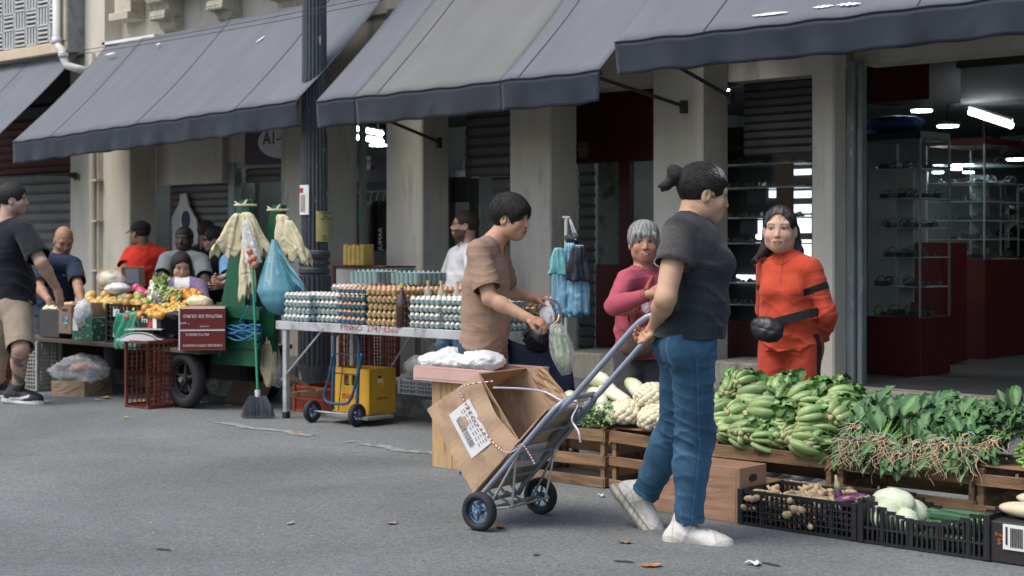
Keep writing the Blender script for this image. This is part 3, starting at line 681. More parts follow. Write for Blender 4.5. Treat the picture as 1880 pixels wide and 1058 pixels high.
# ================================================================ hand truck
HT0 = V(-4.79, 5.165, 0); TT = V(.987, .161, 0); TW = V(-.161, .987, 0)
def ht(s, w_, z): return HT0+s*TT+w_*TW+V(0, 0, z)
TRK = empty('hand_truck', tuple(HT0), 'grey steel hand truck pulled by the woman with a ponytail, carrying an open carton', 'hand truck')
for s_ in (-1, 1): wheel(TRK, ht(0, s_*.255, .087), TW, .087, .045, M_BLUERIM if s_ < 0 else M_BLUERIM)
b = MB(); b.tube([ht(0, -.28, .087), ht(0, .28, .087)], .009, 8); b.tube([ht(.10, -.17, .10), ht(.10, .17, .10)], .006, 6); b.tube([ht(0, -.22, .087), ht(.10, -.12, .10)], .006, 6); b.tube([ht(0, .22, .087), ht(.10, .12, .10)], .006, 6)
b.tube([ht(.05, -.05, .09), ht(-.06, -.05, .13)], .006, 6); b.tube([ht(.05, .05, .09), ht(-.06, .05, .13)], .006, 6); b.build('axle', M_STEEL, TRK)
sl_ = .99; fr = []                                   # frame tube: s -> z
zf_ = lambda s: .13+(s+.06)*1.065
b = MB(); L_ = ht(-.06, -.175, .115); path = [ht(-.07, -.165, .10), ht(-.04, -.17, zf_(-.04)), ht(.30, -.17, zf_(.30)), ht(.345, -.165, zf_(.345)), ht(.375, -.14, zf_(.375)), ht(.385, -.10, zf_(.385)), ht(.385, .10, zf_(.385)), ht(.375, .14, zf_(.375)), ht(.345, .165, zf_(.345)), ht(.30, .17, zf_(.30)), ht(-.04, .17, zf_(-.04)), ht(-.07, .165, .10)]
b.tube(path, .0125, 10); b.build('frame', M_TUBEB, TRK, smooth=True)
for s in (.02, .13, .24, .33):
    b = MB(); b.tube([ht(s, -.165, zf_(s)), ht(s, .165, zf_(s))], .008, 8); b.build('crossbar', M_TUBEB, TRK)
for w_ in (-.14, .14):
    b = MB(); b.tube([ht(.0, w_*1.3, .09), ht(.17, w_*1.2, zf_(.17))], .006, 6); b.tube([ht(.10, w_, .10), ht(.14, w_*1.2, zf_(.14))], .006, 6)
    b.build('side_brace', M_STEEL, TRK)
b = MB(); wa, wb = -.145, .085; hz = lambda s: .618+(s-.43)*1.04
for s_, w_ in ((1, wa), (1, wb)): pass
p1 = [ht(.16, wa, zf_(.16)+.012), ht(.43, wa, hz(.43)), ht(.72, wa, hz(.72)), ht(.755, wa, hz(.75)), ht(.79, wa, hz(.772)), ht(.83, wa+.015, hz(.785)), ht(.845, wa+.04, hz(.785)), ht(.845, wb-.04, hz(.785)), ht(.83, wb-.015, hz(.785)), ht(.79, wb, hz(.772)), ht(.755, wb, hz(.75)), ht(.72, wb, hz(.72)), ht(.43, wb, hz(.43)), ht(.16, wb, zf_(.16)+.012)]
b.tube(p1, .0135, 12); b.build('handle', M_TUBEB, TRK, smooth=True)
b = MB(); nd = nrm(V(-.73, 0, .68)[0]*TT+V(0, 0, .68))
for w_ in (-.14, -.05, .05, .14): b.tube([ht(-.06, w_, .115), ht(-.06, w_, .115)+nd*.17], .007, 6)
b.tube([ht(-.06, -.16, .115)+nd*.17, ht(-.06, .16, .115)+nd*.17], .007, 6); b.tube([ht(-.065, -.17, .108), ht(-.065, .17, .108)], .009, 6); b.build('toe_plate', M_TUBEB, TRK)
# carton on the truck
BX = empty('cardboard_box', (-4.84, 5.15, .16), 'battered open cardboard box with a white barcode label, roped onto the hand truck', 'box')
NP0 = V(-4.70, 5.0, 0); NN = V(-.161, .987, 0); op = lambda x, y, k=0: onplane(x, y, NP0+NN*k, NN)
A_, B_, C_, D_ = op(870, 905), op(785, 752), op(880, 686), op(953, 810); E_ = op(1003, 752); Wd = NN*.40
b = MB()
def nearface(s, t):
    p = (A_*(1-s)+B_*s)*(1-t)+(D_*(1-s)+C_*s)*t
    p = p+(A_-D_)*.06*math.sin(math.pi*s)*t*1.5
    p = p-NN*.012*math.sin(math.pi*s)*math.sin(math.pi*t)+NN*.004*(math.sin(s*13+t*5)+math.sin(t*17-s*4)*.7)*math.sin(math.pi*s)
    return p
b.grid(nearface, 16, 16)
for q in (panel(b, A_+Wd, B_+Wd, C_+Wd, D_+Wd, 10, seed=1), panel(b, A_, B_, B_+Wd, A_+Wd, 10, seed=2), panel(b, B_, C_, C_+Wd, B_+Wd, 10, seed=3), panel(b, A_, E_, E_+Wd, A_+Wd, 12, seed=4)): pass
b.build('carton_body', M_CARD, BX, solid=.006)
zz = V(0, 0, 1)
b = MB(); panel(b, C_, C_+Wd, C_+Wd-V(.10, 0, -.0)*1.2+zz*-.13+V(-.02,0,0), C_-TT*.10-zz*.11, 8, amp=.008, seed=5) if False else None
F0_ = C_+Wd*.98; panel(b, F0_, lerp(C_+Wd, D_+Wd, .95), lerp(C_+Wd, D_+Wd, .72)+V(.10, .02, .05), F0_+V(.10, .02, .0), 8, amp=.014, seed=6)
b.build('torn_flap', M_CARD2, BX, solid=.005)
b = MB(); panel(b, C_, D_, D_+Wd*.15+V(-.02, .04, -.05)+(A_-D_)*.2, C_+Wd*.2+(B_-C_)*.35, 8, amp=.01, seed=7); b.build('folded_flap', M_CARD2, BX, solid=.005)
lab = [op(824, 762, -.016), op(861, 732, -.016), op(903, 812, -.016), op(866, 842, -.016)]
b = MB(); panel(b, lab[0], lab[1], lab[2], lab[3], 6, amp=.001); lo_ = b.build('label', M_LABEL, BX, solid=.001)
lx = nrm(lab[2]-lab[1]); ly = nrm(lab[1]-lab[0]); Ll = np.linalg.norm(lab[2]-lab[1]); Lh = np.linalg.norm(lab[1]-lab[0]); b = MB(); rr = random.Random(3); x = .18*Ll
while x < .82*Ll:
    w_ = rr.choice([.003, .005, .008]); o = lab[0]+lx*x+ly*Lh*.16-NN*.003; b.quad(o, o+lx*w_, o+lx*w_+ly*.032, o+ly*.032); x += w_+rr.choice([.004, .006])
for j in range(4):
    for k in range(7): o = lab[0]+lx*(.10*Ll+k*.028)+ly*Lh*(.50+j*.11)-NN*.003; b.quad(o, o+lx*rr.uniform(.008, .02), o+lx*.016+ly*.006, o+ly*.006)
b.build('barcode', M_GREYINK, lo_)
fn = nrm(np.cross(E_-A_, Wd)); fn = fn if fn@np.array([0, -1, 0]) > 0 or fn[2] < 0 else -fn
if fn[2] > 0: fn = -fn
fp = lambda x, y, k=.008: onplane(x, y, A_+fn*k, fn)
la = [fp(918, 862), fp(943, 822), fp(1006, 811), fp(988, 853)]
b = MB(); b.quad(*la); lo_ = b.build('label', M_LABEL, BX, solid=.001)
tx = nrm(la[1]-la[2]); ty = -nrm(la[1]-la[0]); 
text('HYD', lerp(la[1], la[2], .62)+ty*.045+fn*.004, tx, ty*1.0, .05, M_GREYINK, lo_, ax='LEFT', ay='BOTTOM'); text('HYD-1134', lerp(la[1], la[2], .85)+ty*.085+fn*.004, tx, ty, .045, M_GREYINK, lo_)
RP = empty('rope', tuple(op(880, 780)), 'red and white cord slung over the carton on the hand truck', 'rope')
pts = [op(x, y, -.022) for x, y in [(905, 700), (862, 706), (845, 716), (853, 738), (868, 768), (892, 798), (915, 822), (932, 831), (945, 827), (958, 816)]]+[op(972, 834, -.01), op(982, 853, -.01)]
def spl(pts, n=4):
    out = []
    for i in range(len(pts)-1):
        p0, p1, p2, p3 = pts[max(0, i-1)], pts[i], pts[i+1], pts[min(len(pts)-1, i+2)]
        for k in range(n): t = k/n; out.append(.5*((2*p1)+(-p0+p2)*t+(2*p0-5*p1+4*p2-p3)*t*t+(-p0+3*p1-3*p2+p3)*t**3))
    return out+[pts[-1]]
def cord(pts, r, mats, nm, parent, step=2):
    b = MB(); q = spl(pts, 8)
    for i in range(0, len(q)-1, step): b.tube(q[i:i+step+1], r, 6, mi=(i//step) % 2, cap=False)
    return b.build(nm, mats, parent, smooth=True)
cord(pts, .0032, [mat('white cord', (.7, .68, .66), .8), mat('red cord', (.35, .08, .08), .8)], 'cord', RP, 1)
pts = [op(905, 712, 0), op(960, 714, .1), op(1000, 720, .15), op(1030, 735, .1), op(1060, 742, .2), op(1050, 770, .1), op(1062, 792, .0), op(1066, 812, .0)]
cord(pts, .005, [mat('lilac cord', (.55, .52, .6), .8)]*2, 'cord', RP)
# ================================================================ crates
def lattice(b, o, du, dz, W, H, T, nx, nz, rim=.018, bar=.006, mid=(), M=None, dip=0):
    """open grid wall: o corner, du/dz unit directions, thickness T along their cross product"""
    o = np.asarray(o, float); du = np.asarray(du, float); dz = np.asarray(dz, float); nn = np.cross(du, dz)
    def bx(x0, x1, z0, z1, t0=0, t1=T):
        if x1 <= x0 or z1 <= z0: return
        vs = [o+du*x+dz*z+nn*t for t in (t0, t1) for (x, z) in ((x0, z0), (x1, z0), (x1, z1), (x0, z1))]
        if M is not None: vs = [np.array(M@Vector(v)) for v in vs]
        b.add(vs, [(0, 3, 2, 1), (4, 5, 6, 7), (0, 1, 5, 4), (1, 2, 6, 5), (2, 3, 7, 6), (3, 0, 4, 7)])
    hh = lambda x: H-dip*max(0, math.cos((x/W-.5)*math.pi*1.25))**.8 if dip else H
    if dip:
        for k in range(14): x0 = W*k/14; x1 = W*(k+1)/14; h = hh((x0+x1)/2); bx(x0, x1, h-rim, h, -.004, T+.002)
    else: bx(0, W, H-rim, H, -.004, T+.003)
    bx(0, W, 0, rim*.8); bx(0, rim, rim*.8, H-rim); bx(W-rim, W, rim*.8, H-rim)
    for k in range(1, nx): x = rim+(W-2*rim)*k/nx; bx(x-bar/2, x+bar/2, rim*.8, hh(x)-rim, .001, T-.001)
    for k in range(1, nz): z = rim+(H-2*rim)*k/nz; bx(rim, W-rim, z-bar/2, z+bar/2, .0015, T-.0015) if z < H-dip-rim else None
    for x in mid: bx(W*x-.012, W*x+.012, rim*.8, hh(W*x)-rim, -.003, T+.001)
def plastic_crate(name, label, group, c, size, rz, m, nx=(16, 10), nz=5, mid=(.33, .66), rim=.018, bar=.006, T=.012, tilt=None, dip=0, base=True, cat='crate'):
    L, W, H = size; M = Matrix.Translation(Vector(c))@Matrix.Rotation(rz, 4, 'Z')
    if tilt is not None: M = M@tilt
    b = MB()
    lattice(b, (-L/2, -W/2, 0), (1, 0, 0), (0, 0, 1), L, H, -T, nx[0], nz, rim, bar, mid, M, dip)
    lattice(b, (-L/2, W/2, 0), (1, 0, 0), (0, 0, 1), L, H, T, nx[0], nz, rim, bar, mid, M, dip)
    lattice(b, (-L/2-.001, -W/2+.002, 0), (0, 1, 0), (0, 0, 1), W-.004, H-.0015, T, nx[1], nz, rim, bar, (.5,), M)
    lattice(b, (L/2+.001, -W/2+.002, 0), (0, 1, 0), (0, 0, 1), W-.004, H-.0015, -T, nx[1], nz, rim, bar, (.5,), M)
    if base:
        lattice(b, (-L/2+.005, -W/2+.005, .004), (1, 0, 0), (0, 1, 0), L-.01, W-.01, .006, nx[0], nx[1], rim, bar*1.4, (), M)
    for sx in (-1, 1):
        for sy in (-1, 1):
            q = MB(); x = sx*(L/2-.006); y = sy*(W/2-.006); q.box((x-.014, y-.014, .002), (x+.014, y+.014, H+.004), ch=.003)
            b.add([np.array(M@Vector(v)) for v in q.v], q.f)
    o = b.build(name, m); tag(o, label, cat, group); return o
def wooden_crate(label, u0, u1, v0, v1, h, z0=0, seed=0, group='slatted wooden vegetable crates'):
    rr = random.Random(seed); e = empty('wooden_crate', ((u0+u1)/2, (v0+v1)/2, z0), label, 'crate', group)
    for u in (u0+.002, u1-.03):
        for v in (v0+.014, v1-.042):
            b = MB(); b.box((u, v, z0), (u+.028, v+.028, z0+h-.01), ch=.002); b.build('corner_post', M_WOOD, e)
    def slat(lo, hi, ax, ang=0):
        b = MB(); c = (np.array(lo)+hi)/2; a = rr.uniform(-.012, .012)+ang
        M = Matrix.Translation(Vector(c))@Matrix.Rotation(a, 4, 'Y' if ax == 0 else 'X')@Matrix.Translation(-Vector(c))
        b.box(lo, hi, M=M, ch=.0015); b.build('slat', M_WOOD, e)
    hs = [(.0, .055), (.115, .165), (h-.085, h-.025)]
    for (a, c) in hs:
        a += rr.uniform(-.006, .006); c += rr.uniform(-.006, .006)
        slat((u0, v0, z0+max(.002, a)), (u1, v0+.012, z0+c), 0, rr.uniform(-.03, .03) if a > .1 else 0)
        slat((u0, v1-.012, z0+max(.002, a)), (u1, v1, z0+c), 0)
        slat((u0-.010, v0+.002, z0+max(.002, a)+.003), (u0-.0002, v1, z0+c), 1); slat((u1+.0002, v0+.002, z0+max(.002, a)+.003), (u1+.010, v1, z0+c), 1)
    for k in range(5): v = v0+.03+(v1-v0-.12)*k/4; slat((u0+.003, v, z0+h-.009), (u1-.003, v+.06, z0+h-.001), 0)
    return e
wc = [(-5.74, -5.09, 'slatted wooden crate under the white radishes, behind the hand truck'), (-5.06, -4.42, 'slatted wooden crate under the cauliflowers, behind the walking woman'),
      (-4.40, -3.73, 'slatted wooden crate under the pale stemmed mustard greens'), (-3.71, -3.03, 'slatted wooden crate under the spinach bunches with long roots'), (-3.01, -2.36, 'slatted wooden crate at the right edge behind the black carton')]
for i, (a, c, lb) in enumerate(wc): wooden_crate(lb, a, c, 6.2+(.02 if i % 2 else 0), 6.66, .325, seed=i+3)
plastic_crate('plastic_crate', 'black plastic crate on the road holding ginger roots and purple eggplants', 'black plastic crates on the road', (-3.68, 6.0, .003), (.60, .34, .16), 0, M_PBLK, (22, 12), 5, (.2, .8), .016, .006)
plastic_crate('plastic_crate', 'black plastic crate on the road holding cabbages and cucumbers', 'black plastic crates on the road', (-3.065, 5.995, .003), (.585, .34, .185), 0, M_PBLK, (24, 12), 3, (.18, .4, .62, .85), .016, .009, dip=.06)
# big plain carton on the ground
CB = empty('cardboard_box', (-4.27, 5.96, 0), 'plain open cardboard box on the road behind the walking woman', 'box')
u0, u1, v0, v1, h = -4.545, -3.992, 5.852, 6.065, .253
b = MB(); panel(b, (u0, v0, .002), (u1, v0, .002), (u1, v0, h), (u0, v0, h), 12, amp=.003); panel(b, (u1, v0, .002), (u1, v1, .002), (u1, v1, h), (u1, v0, h), 8, amp=.002, seed=1); panel(b, (u0, v1, .002), (u1, v1, .002), (u1, v1, h), (u0, v1, h), 8, amp=.002); panel(b, (u0, v0, .002), (u0, v1, .002), (u0, v1, h), (u0, v0, h), 6); panel(b, (u0, v0, .006), (u1, v0, .006), (u1, v1, .006), (u0, v1, .006), 4)
b.build('carton_body', M_CARDP, CB, solid=.005)
b = MB(); panel(b, (u0, v0+.004, h), (u1, v0+.004, h), (u1-.02, v0+.035, h-.075), (u0+.02, v0+.035, h-.075), 6, amp=.004); b.build('inner_flap', M_CARD2, CB, solid=.004)
b = MB(); b.add([(u1+.0035, 5.955+.035*math.cos(a), .20+.018*math.sin(a)) for a in [2*math.pi*k/20 for k in range(20)]], [tuple(range(20))]); b.build('hand_hole', M_DARK, CB)
b = MB(); b.box((u1-.025, v0-.0045, .004), (u1-.022, v0-.0035, h-.01)); b.box((u0, v0-.0045, h-.045), (u1-.03, v0-.0035, h-.043)); b.build('fold_crease', M_CARD, CB)
# black carton bottom right
BC = empty('cardboard_box', (-2.45, 6.0, 0), 'black printed carton with a barcode label at the bottom right corner', 'box')
b = MB(); b.box((-2.768, 5.83, .003), (-2.05, 6.15, .168), ch=.004); b.build('carton_body', mat('black card', (.022, .020, .020), .6, .2, 8), BC)
o0 = P(1842, 962, v=5.826); o1 = P(1885, 1014, v=5.826); b = MB(); b.box((o0[0], 5.822, o1[2]), (o1[0]+.12, 5.829, o0[2])); l2 = b.build('label', M_LABEL, BC)
b = MB(); x = o0[0]+.012; b.box((x, 5.819, o1[2]+.02), (x+.008, 5.8215, o0[2]-.01)); x += .02
while x < o0[0]+.085: w_ = rr.choice([.0015, .003, .0045]); b.box((x, 5.819, o1[2]+.012), (x+w_, 5.8215, o0[2]-.012)); x += w_+.003
b.build('barcode', M_INK, l2)
text('STN', (-2.735, 5.826, .07), (1, 0, 0), (0, 0, 1), .035, mat('orange ink', (.5, .12, .03), .7), BC); text('Fresh', (-2.745, 5.826, .105), (1, 0, 0), (0, 0, 1), .022, MATS['orange ink'], BC)
# ================================================================ vegetables
M_STEM = mat('vegetable flesh', attr=True, rough=.42, var=.12, scale=30, bump=.12, bscale=60, spec=.5, sss=.08)
M_LEAF = mat('leaf', attr=True, rough=.5, var=.25, scale=25, bump=.3, bscale=50, spec=.4)
def leafblade(b, base, d, up, L, W, col, curl=.5, wav=.012, seed=0, n=6, mi=0, rib=(.3, .42, .18)):
    base = np.asarray(base, float); d = nrm(d); up = nrm(np.asarray(up)-np.dot(up, d)*d); s_ = np.cross(d, up); rows = []; vs = []; cs = []
    for i in range(n+1):
        t = i/n; p = base+d*L*t*math.cos(curl*t*.8)-up*0+up*(L*.0-L*curl*.45*t*t)
        wv = W*(math.sin(math.pi*min(1, (t*.93+.07)))**.75)
        for j in range(-2, 3):
            q = j/2; vs.append(p+s_*wv*q*.5+up*(wv*.22*abs(q)+wav*math.sin(t*14+j*2.2+seed)*abs(q))); cs.append(tuple(c*(1 if j else 1.0) for c in (rib if j == 0 else col)))
    k0 = len(b.v); b.add(vs, [(i*5+j, i*5+j+1, (i+1)*5+j+1, (i+1)*5+j) for i in range(n) for j in range(4)], mi); b.c[k0:] = cs
def mustard(seed):                                   # head of pale thick stems, base at the origin, growing along +y
    r = random.Random(seed); st = MB(); lf = MB(); n = 8
    for i in range(n):
        a = i*2.4+r.uniform(-.3, .3); rad = .010+.024*math.sqrt(i/n); Ls = r.uniform(.14, .19); bel = .016+.014*i/n
        q0 = V(math.cos(a)*rad*.8, 0, math.sin(a)*rad*.8); o = V(math.cos(a), 0, math.sin(a)); pts = []; rs = []
        for k in range(6):
            t = k/5; pts.append(q0+V(0, 1, 0)*Ls*t+o*(bel*math.sin(math.pi*min(1, t*1.1))+.012*t)); rs.append([.016, .0245, .0245, .020, .015, .008][k])
        sh_ = r.uniform(.75, 1.12); m0 = len(st.v); st.tube(pts, rs, 8, flat=.62); n0 = len(st.v)-m0
        for k in range(6):
            g = k/5; c = lerp(V(.36, .45, .19), V(.07, .20, .04), g**.7)*sh_; 
            for j in range(8): st.c[m0+k*8+j] = tuple(c*r.uniform(.9, 1.05))
        for q in range(2): leafblade(lf, pts[4]+V(0, -.03*q, 0), V(0, 1, 0)+o*r.uniform(.3, 1.1)+V(r.uniform(-.5, .5), 0, r.uniform(-.5, .5)), o, r.uniform(.055, .10), r.uniform(.045, .075), tuple(V(.055, .145, .028)*r.uniform(.6, 1.5)), r.uniform(.4, 1.2), .014, r.random()*9, 5)
    b0 = len(st.v); st.ball((0, -.002, 0), (.016, .012, .016), 5, col=(.42, .34, .20))
    return st, lf
def spinach(seed):
    r = random.Random(seed); st = MB(); lf = MB(); rt = MB()
    for i in range(16):
        a = r.uniform(0, 6.28); rad = .030*math.sqrt(r.random()); q0 = V(math.cos(a)*rad*1.4, 0, math.sin(a)*rad*.7); o = V(math.cos(a), 0, abs(math.sin(a))+.2)
        L = r.uniform(.10, .17); pts = [q0+V(0, 1, 0)*L*t+o*.035*t*t for t in (0, .3, .65, 1)]
        m0 = len(st.v); st.tube(pts, [.0045, .004, .0035, .003], 5, col=(.16, .30, .07)); 
        for j in range(5): st.c[m0+j] = (.40, .24, .17)
        leafblade(lf, pts[-1]-V(0, .02, 0), V(0, .8, 0)+o*r.uniform(.3, .9)+V(r.uniform(-.6, .6), 0, r.uniform(-.2, .8)), V(0, -.3, 1), r.uniform(.055, .13), r.uniform(.035, .078), tuple(V(.040, .105, .035)*r.uniform(.6, 1.5)), r.uniform(.2, 1.3), .013, r.random()*9, 5, rib=(.12, .24, .08))
    for i in range(5): a = r.uniform(0, 6.28); leafblade(lf, (math.cos(a)*.03, .02, -.01+math.sin(a)*.02), (r.uniform(-.8, .8), -1, r.uniform(-1.2, .2)), (0, -.6, 1), r.uniform(.06, .10), r.uniform(.03, .06), tuple(V(.045, .13, .04)*r.uniform(.6, 1.4)), .6, .010, r.random()*9, 5, rib=(.12, .24, .08))
    for i in range(17):
        a = r.uniform(0, 6.28); rad = .034*math.sqrt(r.random()); p = V(math.cos(a)*rad*1.4, .004, math.sin(a)*rad*.7); L = r.uniform(.05, .13); dr = V(r.uniform(-1.2, 1.2), -1, r.uniform(-.9, .6)); pts = [p]
        for k in range(6): dr = dr+V(r.uniform(-1.1, 1.1), r.uniform(-.5, .5), r.uniform(-.85, .55)); pts.append(pts[-1]+nrm(dr)*L/6)
        c = V(.50, .38, .24)*r.uniform(.6, 1.3); rt.tube(pts, [.0026, .0022, .0018, .0014, .0012, .001, .0008], 4, col=tuple(c), cap=False)
    tie = [V(.042*math.cos(t), .03, .024*math.sin(t)) for t in [2*math.pi*k/14 for k in range(14)]]
    return st, lf, rt, tie
def place(o, p, rz, rx=0, ry=0, s=1): o.location = tuple(p); o.rotation_euler = (rx, ry, rz); o.scale = (s, s, s); return o
def vegproto(name, label, cat, group, parts):
    e = empty(name, (0, 0, 0), label, cat, group)
    for (nm, b, m, sm) in parts: b.build(nm, m, e, smooth=sm, attr=True)
    return e
def scatter(protos, spots, labelf):
    used = set(); out = []
    for i, (p, rz, rx, ry, s) in enumerate(spots):
        k = i % len(protos); e = protos[k] if k not in used else copy_tree(protos[k]); used.add(k)
        lb = labelf(i)
        if lb: e['label'] = lb
        place(e, p, rz, rx, ry, s); out.append(e)
    return out
mp = []
for s in range(4):
    st, lf = mustard(s+20); mp.append(vegproto('mustard_green', 'head of mustard greens with thick pale stems in the heap on the wooden crate', 'leafy vegetable', 'mustard green heads heaped on the crate', [('stems', st, M_STEM, True), ('leaves', lf, M_LEAF, True)]))
rr = random.Random(11); sp = []
for (row, n, v, z, ua, ub) in [(0, 8, 6.20, .355, -4.36, -3.80), (0, 7, 6.26, .405, -4.44, -3.80), (1, 8, 6.31, .455, -4.42, -3.78), (2, 8, 6.41, .50, -4.38, -3.82), (3, 7, 6.51, .53, -4.30, -3.84)]:
    for k in range(n): sp.append(((ua+(ub-ua)*(k+.5*(row % 2))/(n-.5)+rr.uniform(-.02, .02), v+rr.uniform(-.03, .02), z+rr.uniform(-.012, .014)), rr.uniform(-1.35, .25), rr.uniform(-.3, .55), rr.uniform(0, 6.2), rr.uniform(.9, 1.2)))
for k in range(5): sp.append(((-4.52+.035*k, 6.27+.03*k, .37+.055*k), .3, .3, k*2., .9))
scatter(mp, sp, lambda i: None)
spp = []
for s in range(4):
    st, lf, rt, tie = spinach(s+50)
    e = vegproto('spinach_bunch', 'tied bunch of spinach with tangled brown roots on the wooden crate', 'leafy vegetable', 'rooted spinach bunches on the crate', [('stems', st, M_STEM, True), ('leaves', lf, M_LEAF, True), ('roots', rt, M_STEM, True)])
    b = MB(); b.tube(tie, .0022, 5, closed=True); b.build('tie', mat('blue tie', (.25, .42, .55), .5), e); spp.append(e)
sp = []
for (n, v, z, ua, ub) in [(6, 6.16, .33, -3.66, -3.0), (6, 6.18, .385, -3.70, -3.0), (7, 6.26, .42, -3.68, -2.92), (6, 6.36, .445, -3.60, -2.9), (5, 6.46, .46, -3.45, -2.9)]:
    for k in range(n): sp.append(((ua+(ub-ua)*(k+rr.uniform(.2, .6))/n, v+rr.uniform(-.02, .02), z+rr.uniform(-.01, .02)), rr.uniform(-.45, .45), rr.uniform(-.05, .35), rr.uniform(-.4, .4), rr.uniform(.95, 1.25)))
scatter(spp, sp, lambda i: None)
# dark green bundle at the right edge
b = MB(); r2 = random.Random(5)
for i in range(60):
    a = r2.uniform(0, 6.28); q = .055*math.sqrt(r2.random()); p = V(-2.74+q*math.cos(a)*1.3, 6.14, .40+q*math.sin(a)); b.tube([p, p+V(r2.uniform(-.02, .02), .16, r2.uniform(-.01, .03))], [.008, .007], 6, col=tuple(V(.16, .34, .06)*r2.uniform(.7, 1.3)))
    leafblade(b, p+V(0, .15, 0), (r2.uniform(-.6, .6), 1, r2.uniform(-.1, .5)), (0, 0, 1), .10, .06, tuple(V(.04, .12, .03)*r2.uniform(.7, 1.4)))
tag(b.build('chive_bundle', M_LEAF, smooth=True, attr=True), 'bundle of green stalks, cut ends forward, at the right edge of the crates', 'leafy vegetable')
# cauliflowers
def cauli(seed):
    r = random.Random(seed); b = MB(); lf = MB(); n = 90
    for i in range(n):
        z = 1-1.45*(i+.5)/n; q = math.sqrt(max(0, 1-z*z)); a = i*2.39996; d = V(q*math.cos(a), q*math.sin(a), z); rr_ = r.uniform(.018, .027)
        b.ball(d*V(.082, .082, .062), (rr_, rr_, rr_*.85), 5, col=tuple(V(.66, .60, .42)*r.uniform(.88, 1.06)), fn=lambda v_: v_*(1+.14*np.sin(v_[:, :1]*9+seed)*np.sin(v_[:, 1:2]*9+i)*np.cos(v_[:, 2:3]*8)))
    for i in range(9): a = i*.7; leafblade(lf, (math.cos(a)*.05, math.sin(a)*.05, -.045), (math.cos(a), math.sin(a), .35), (0, 0, 1), .07, .055, tuple(V(.26, .36, .14)*r.uniform(.8, 1.2)), -.8, .005, i)
    return b, lf
cp = []
for s in range(2):
    c, lf = cauli(s); cp.append(vegproto('cauliflower', 'cream white cauliflower on the wooden crate left of the walking woman', 'vegetable', 'cauliflowers on the crate', [('curd', c, M_STEM, True), ('leaves', lf, M_LEAF, True)]))
sp = [((-5.02, 6.30, .385), 0, 0, 0, 1.05), ((-4.80, 6.28, .38), 1, .1, 0, 1.0), ((-4.60, 6.27, .38), 2, 0, .1, 1.0), ((-4.91, 6.40, .475), 3, 0, 0, 1.05), ((-4.68, 6.42, .47), 4, 0, 0, 1.), ((-4.98, 6.52, .40), 5, 0, 0, 1.), ((-4.80, 6.56, .48), 2.4, 0, 0, .95), ((-4.55, 6.5, .42), .4, 0, 0, 1)]
scatter(cp, sp, lambda i: None)
# white radishes
def radish(name, pts, rs, label):
    e = empty(name, tuple(pts[0]), label, 'vegetable', 'long white radishes on the crate'); q = spl([np.asarray(p) for p in pts], 4); m = len(q); rad = np.interp(np.linspace(0, 1, m), np.linspace(0, 1, len(rs)), rs)
    b = MB(); b.tube(q, list(rad), 14, col=(.62, .62, .42)); k = 14
    for i in range(m):
        for j in range(14): b.c[i*14+j] = tuple(lerp(V(.40, .50, .20), V(.68, .66, .50), min(1, i/m*2.2)))
    b.build('root', M_STEM, e, smooth=True, attr=True); b = MB(); d = nrm(q[0]-q[2]); r3 = random.Random(int(pts[0][0]*100))
    for i in range(6):
        dd = nrm(d+V(r3.uniform(-.5, .5), r3.uniform(-.5, .5), r3.uniform(-.3, .5))); b.tube([q[0], q[0]+dd*r3.uniform(.03, .05)], [.008, .005], 5, col=(.34, .45, .16))
    b.build('cut_stalks', M_STEM, e, smooth=True, attr=True)
Z0 = .365
rad_ = [([(-5.42, 6.62, Z0+.13), (-5.33, 6.52, Z0+.13), (-5.20, 6.42, Z0+.11), (-5.02, 6.32, Z0+.09)], 'longest white radish reaching from the back over the others toward the cauliflowers'),
        ([(-5.50, 6.60, Z0+.08), (-5.38, 6.48, Z0+.09), (-5.26, 6.38, Z0+.09), (-5.14, 6.26, Z0+.07)], 'white radish lying just left of the longest one'),
        ([(-5.28, 6.66, Z0+.15), (-5.16, 6.56, Z0+.14), (-5.04, 6.46, Z0+.12), (-4.93, 6.38, Z0+.16)], 'white radish at the back with its tip raised above the cauliflowers'),
        ([(-5.62, 6.56, Z0+.06), (-5.54, 6.46, Z0+.06), (-5.46, 6.37, Z0+.05), (-5.36, 6.27, Z0+.05)], 'white radish at the left end of the radish crate'),
        ([(-5.55, 6.66, Z0+.14), (-5.46, 6.60, Z0+.16), (-5.38, 6.54, Z0+.17), (-5.28, 6.46, Z0+.17)], 'short white radish on top at the left of the radish heap'),
        ([(-5.36, 6.50, Z0+.04), (-5.27, 6.40, Z0+.04), (-5.20, 6.32, Z0+.04), (-5.12, 6.22, Z0+.035)], 'white radish at the bottom of the heap, nearest to the road')]
for pts, lb in rad_: radish('white_radish', pts, [.030, .042, .044, .038, .026], lb)
b = MB(); r2 = random.Random(9)
for i in range(190):
    p = P(r2.uniform(1062, 1128), r2.uniform(744, 782), v=6.22+r2.uniform(-.03, .06)); leafblade(b, p, (r2.uniform(-1, 1), r2.uniform(-1, .3), r2.uniform(-.5, 1)), (0, -.5, 1), r2.uniform(.018, .034), .022, tuple(V(.07, .19, .045)*r2.uniform(.6, 1.6)), .8, .005, i, 3)
for i in range(26):
    p = P(r2.uniform(1066, 1125), r2.uniform(740, 762), v=6.30); b.tube([p, p+V(r2.uniform(-.04, .04), -.07, -.02)], [.005, .003], 5, col=(.35, .46, .16))
tag(b.build('turnip_greens', M_LEAF, smooth=True, attr=True), 'curly green tops hanging over the front of the radish crate', 'leafy vegetable')
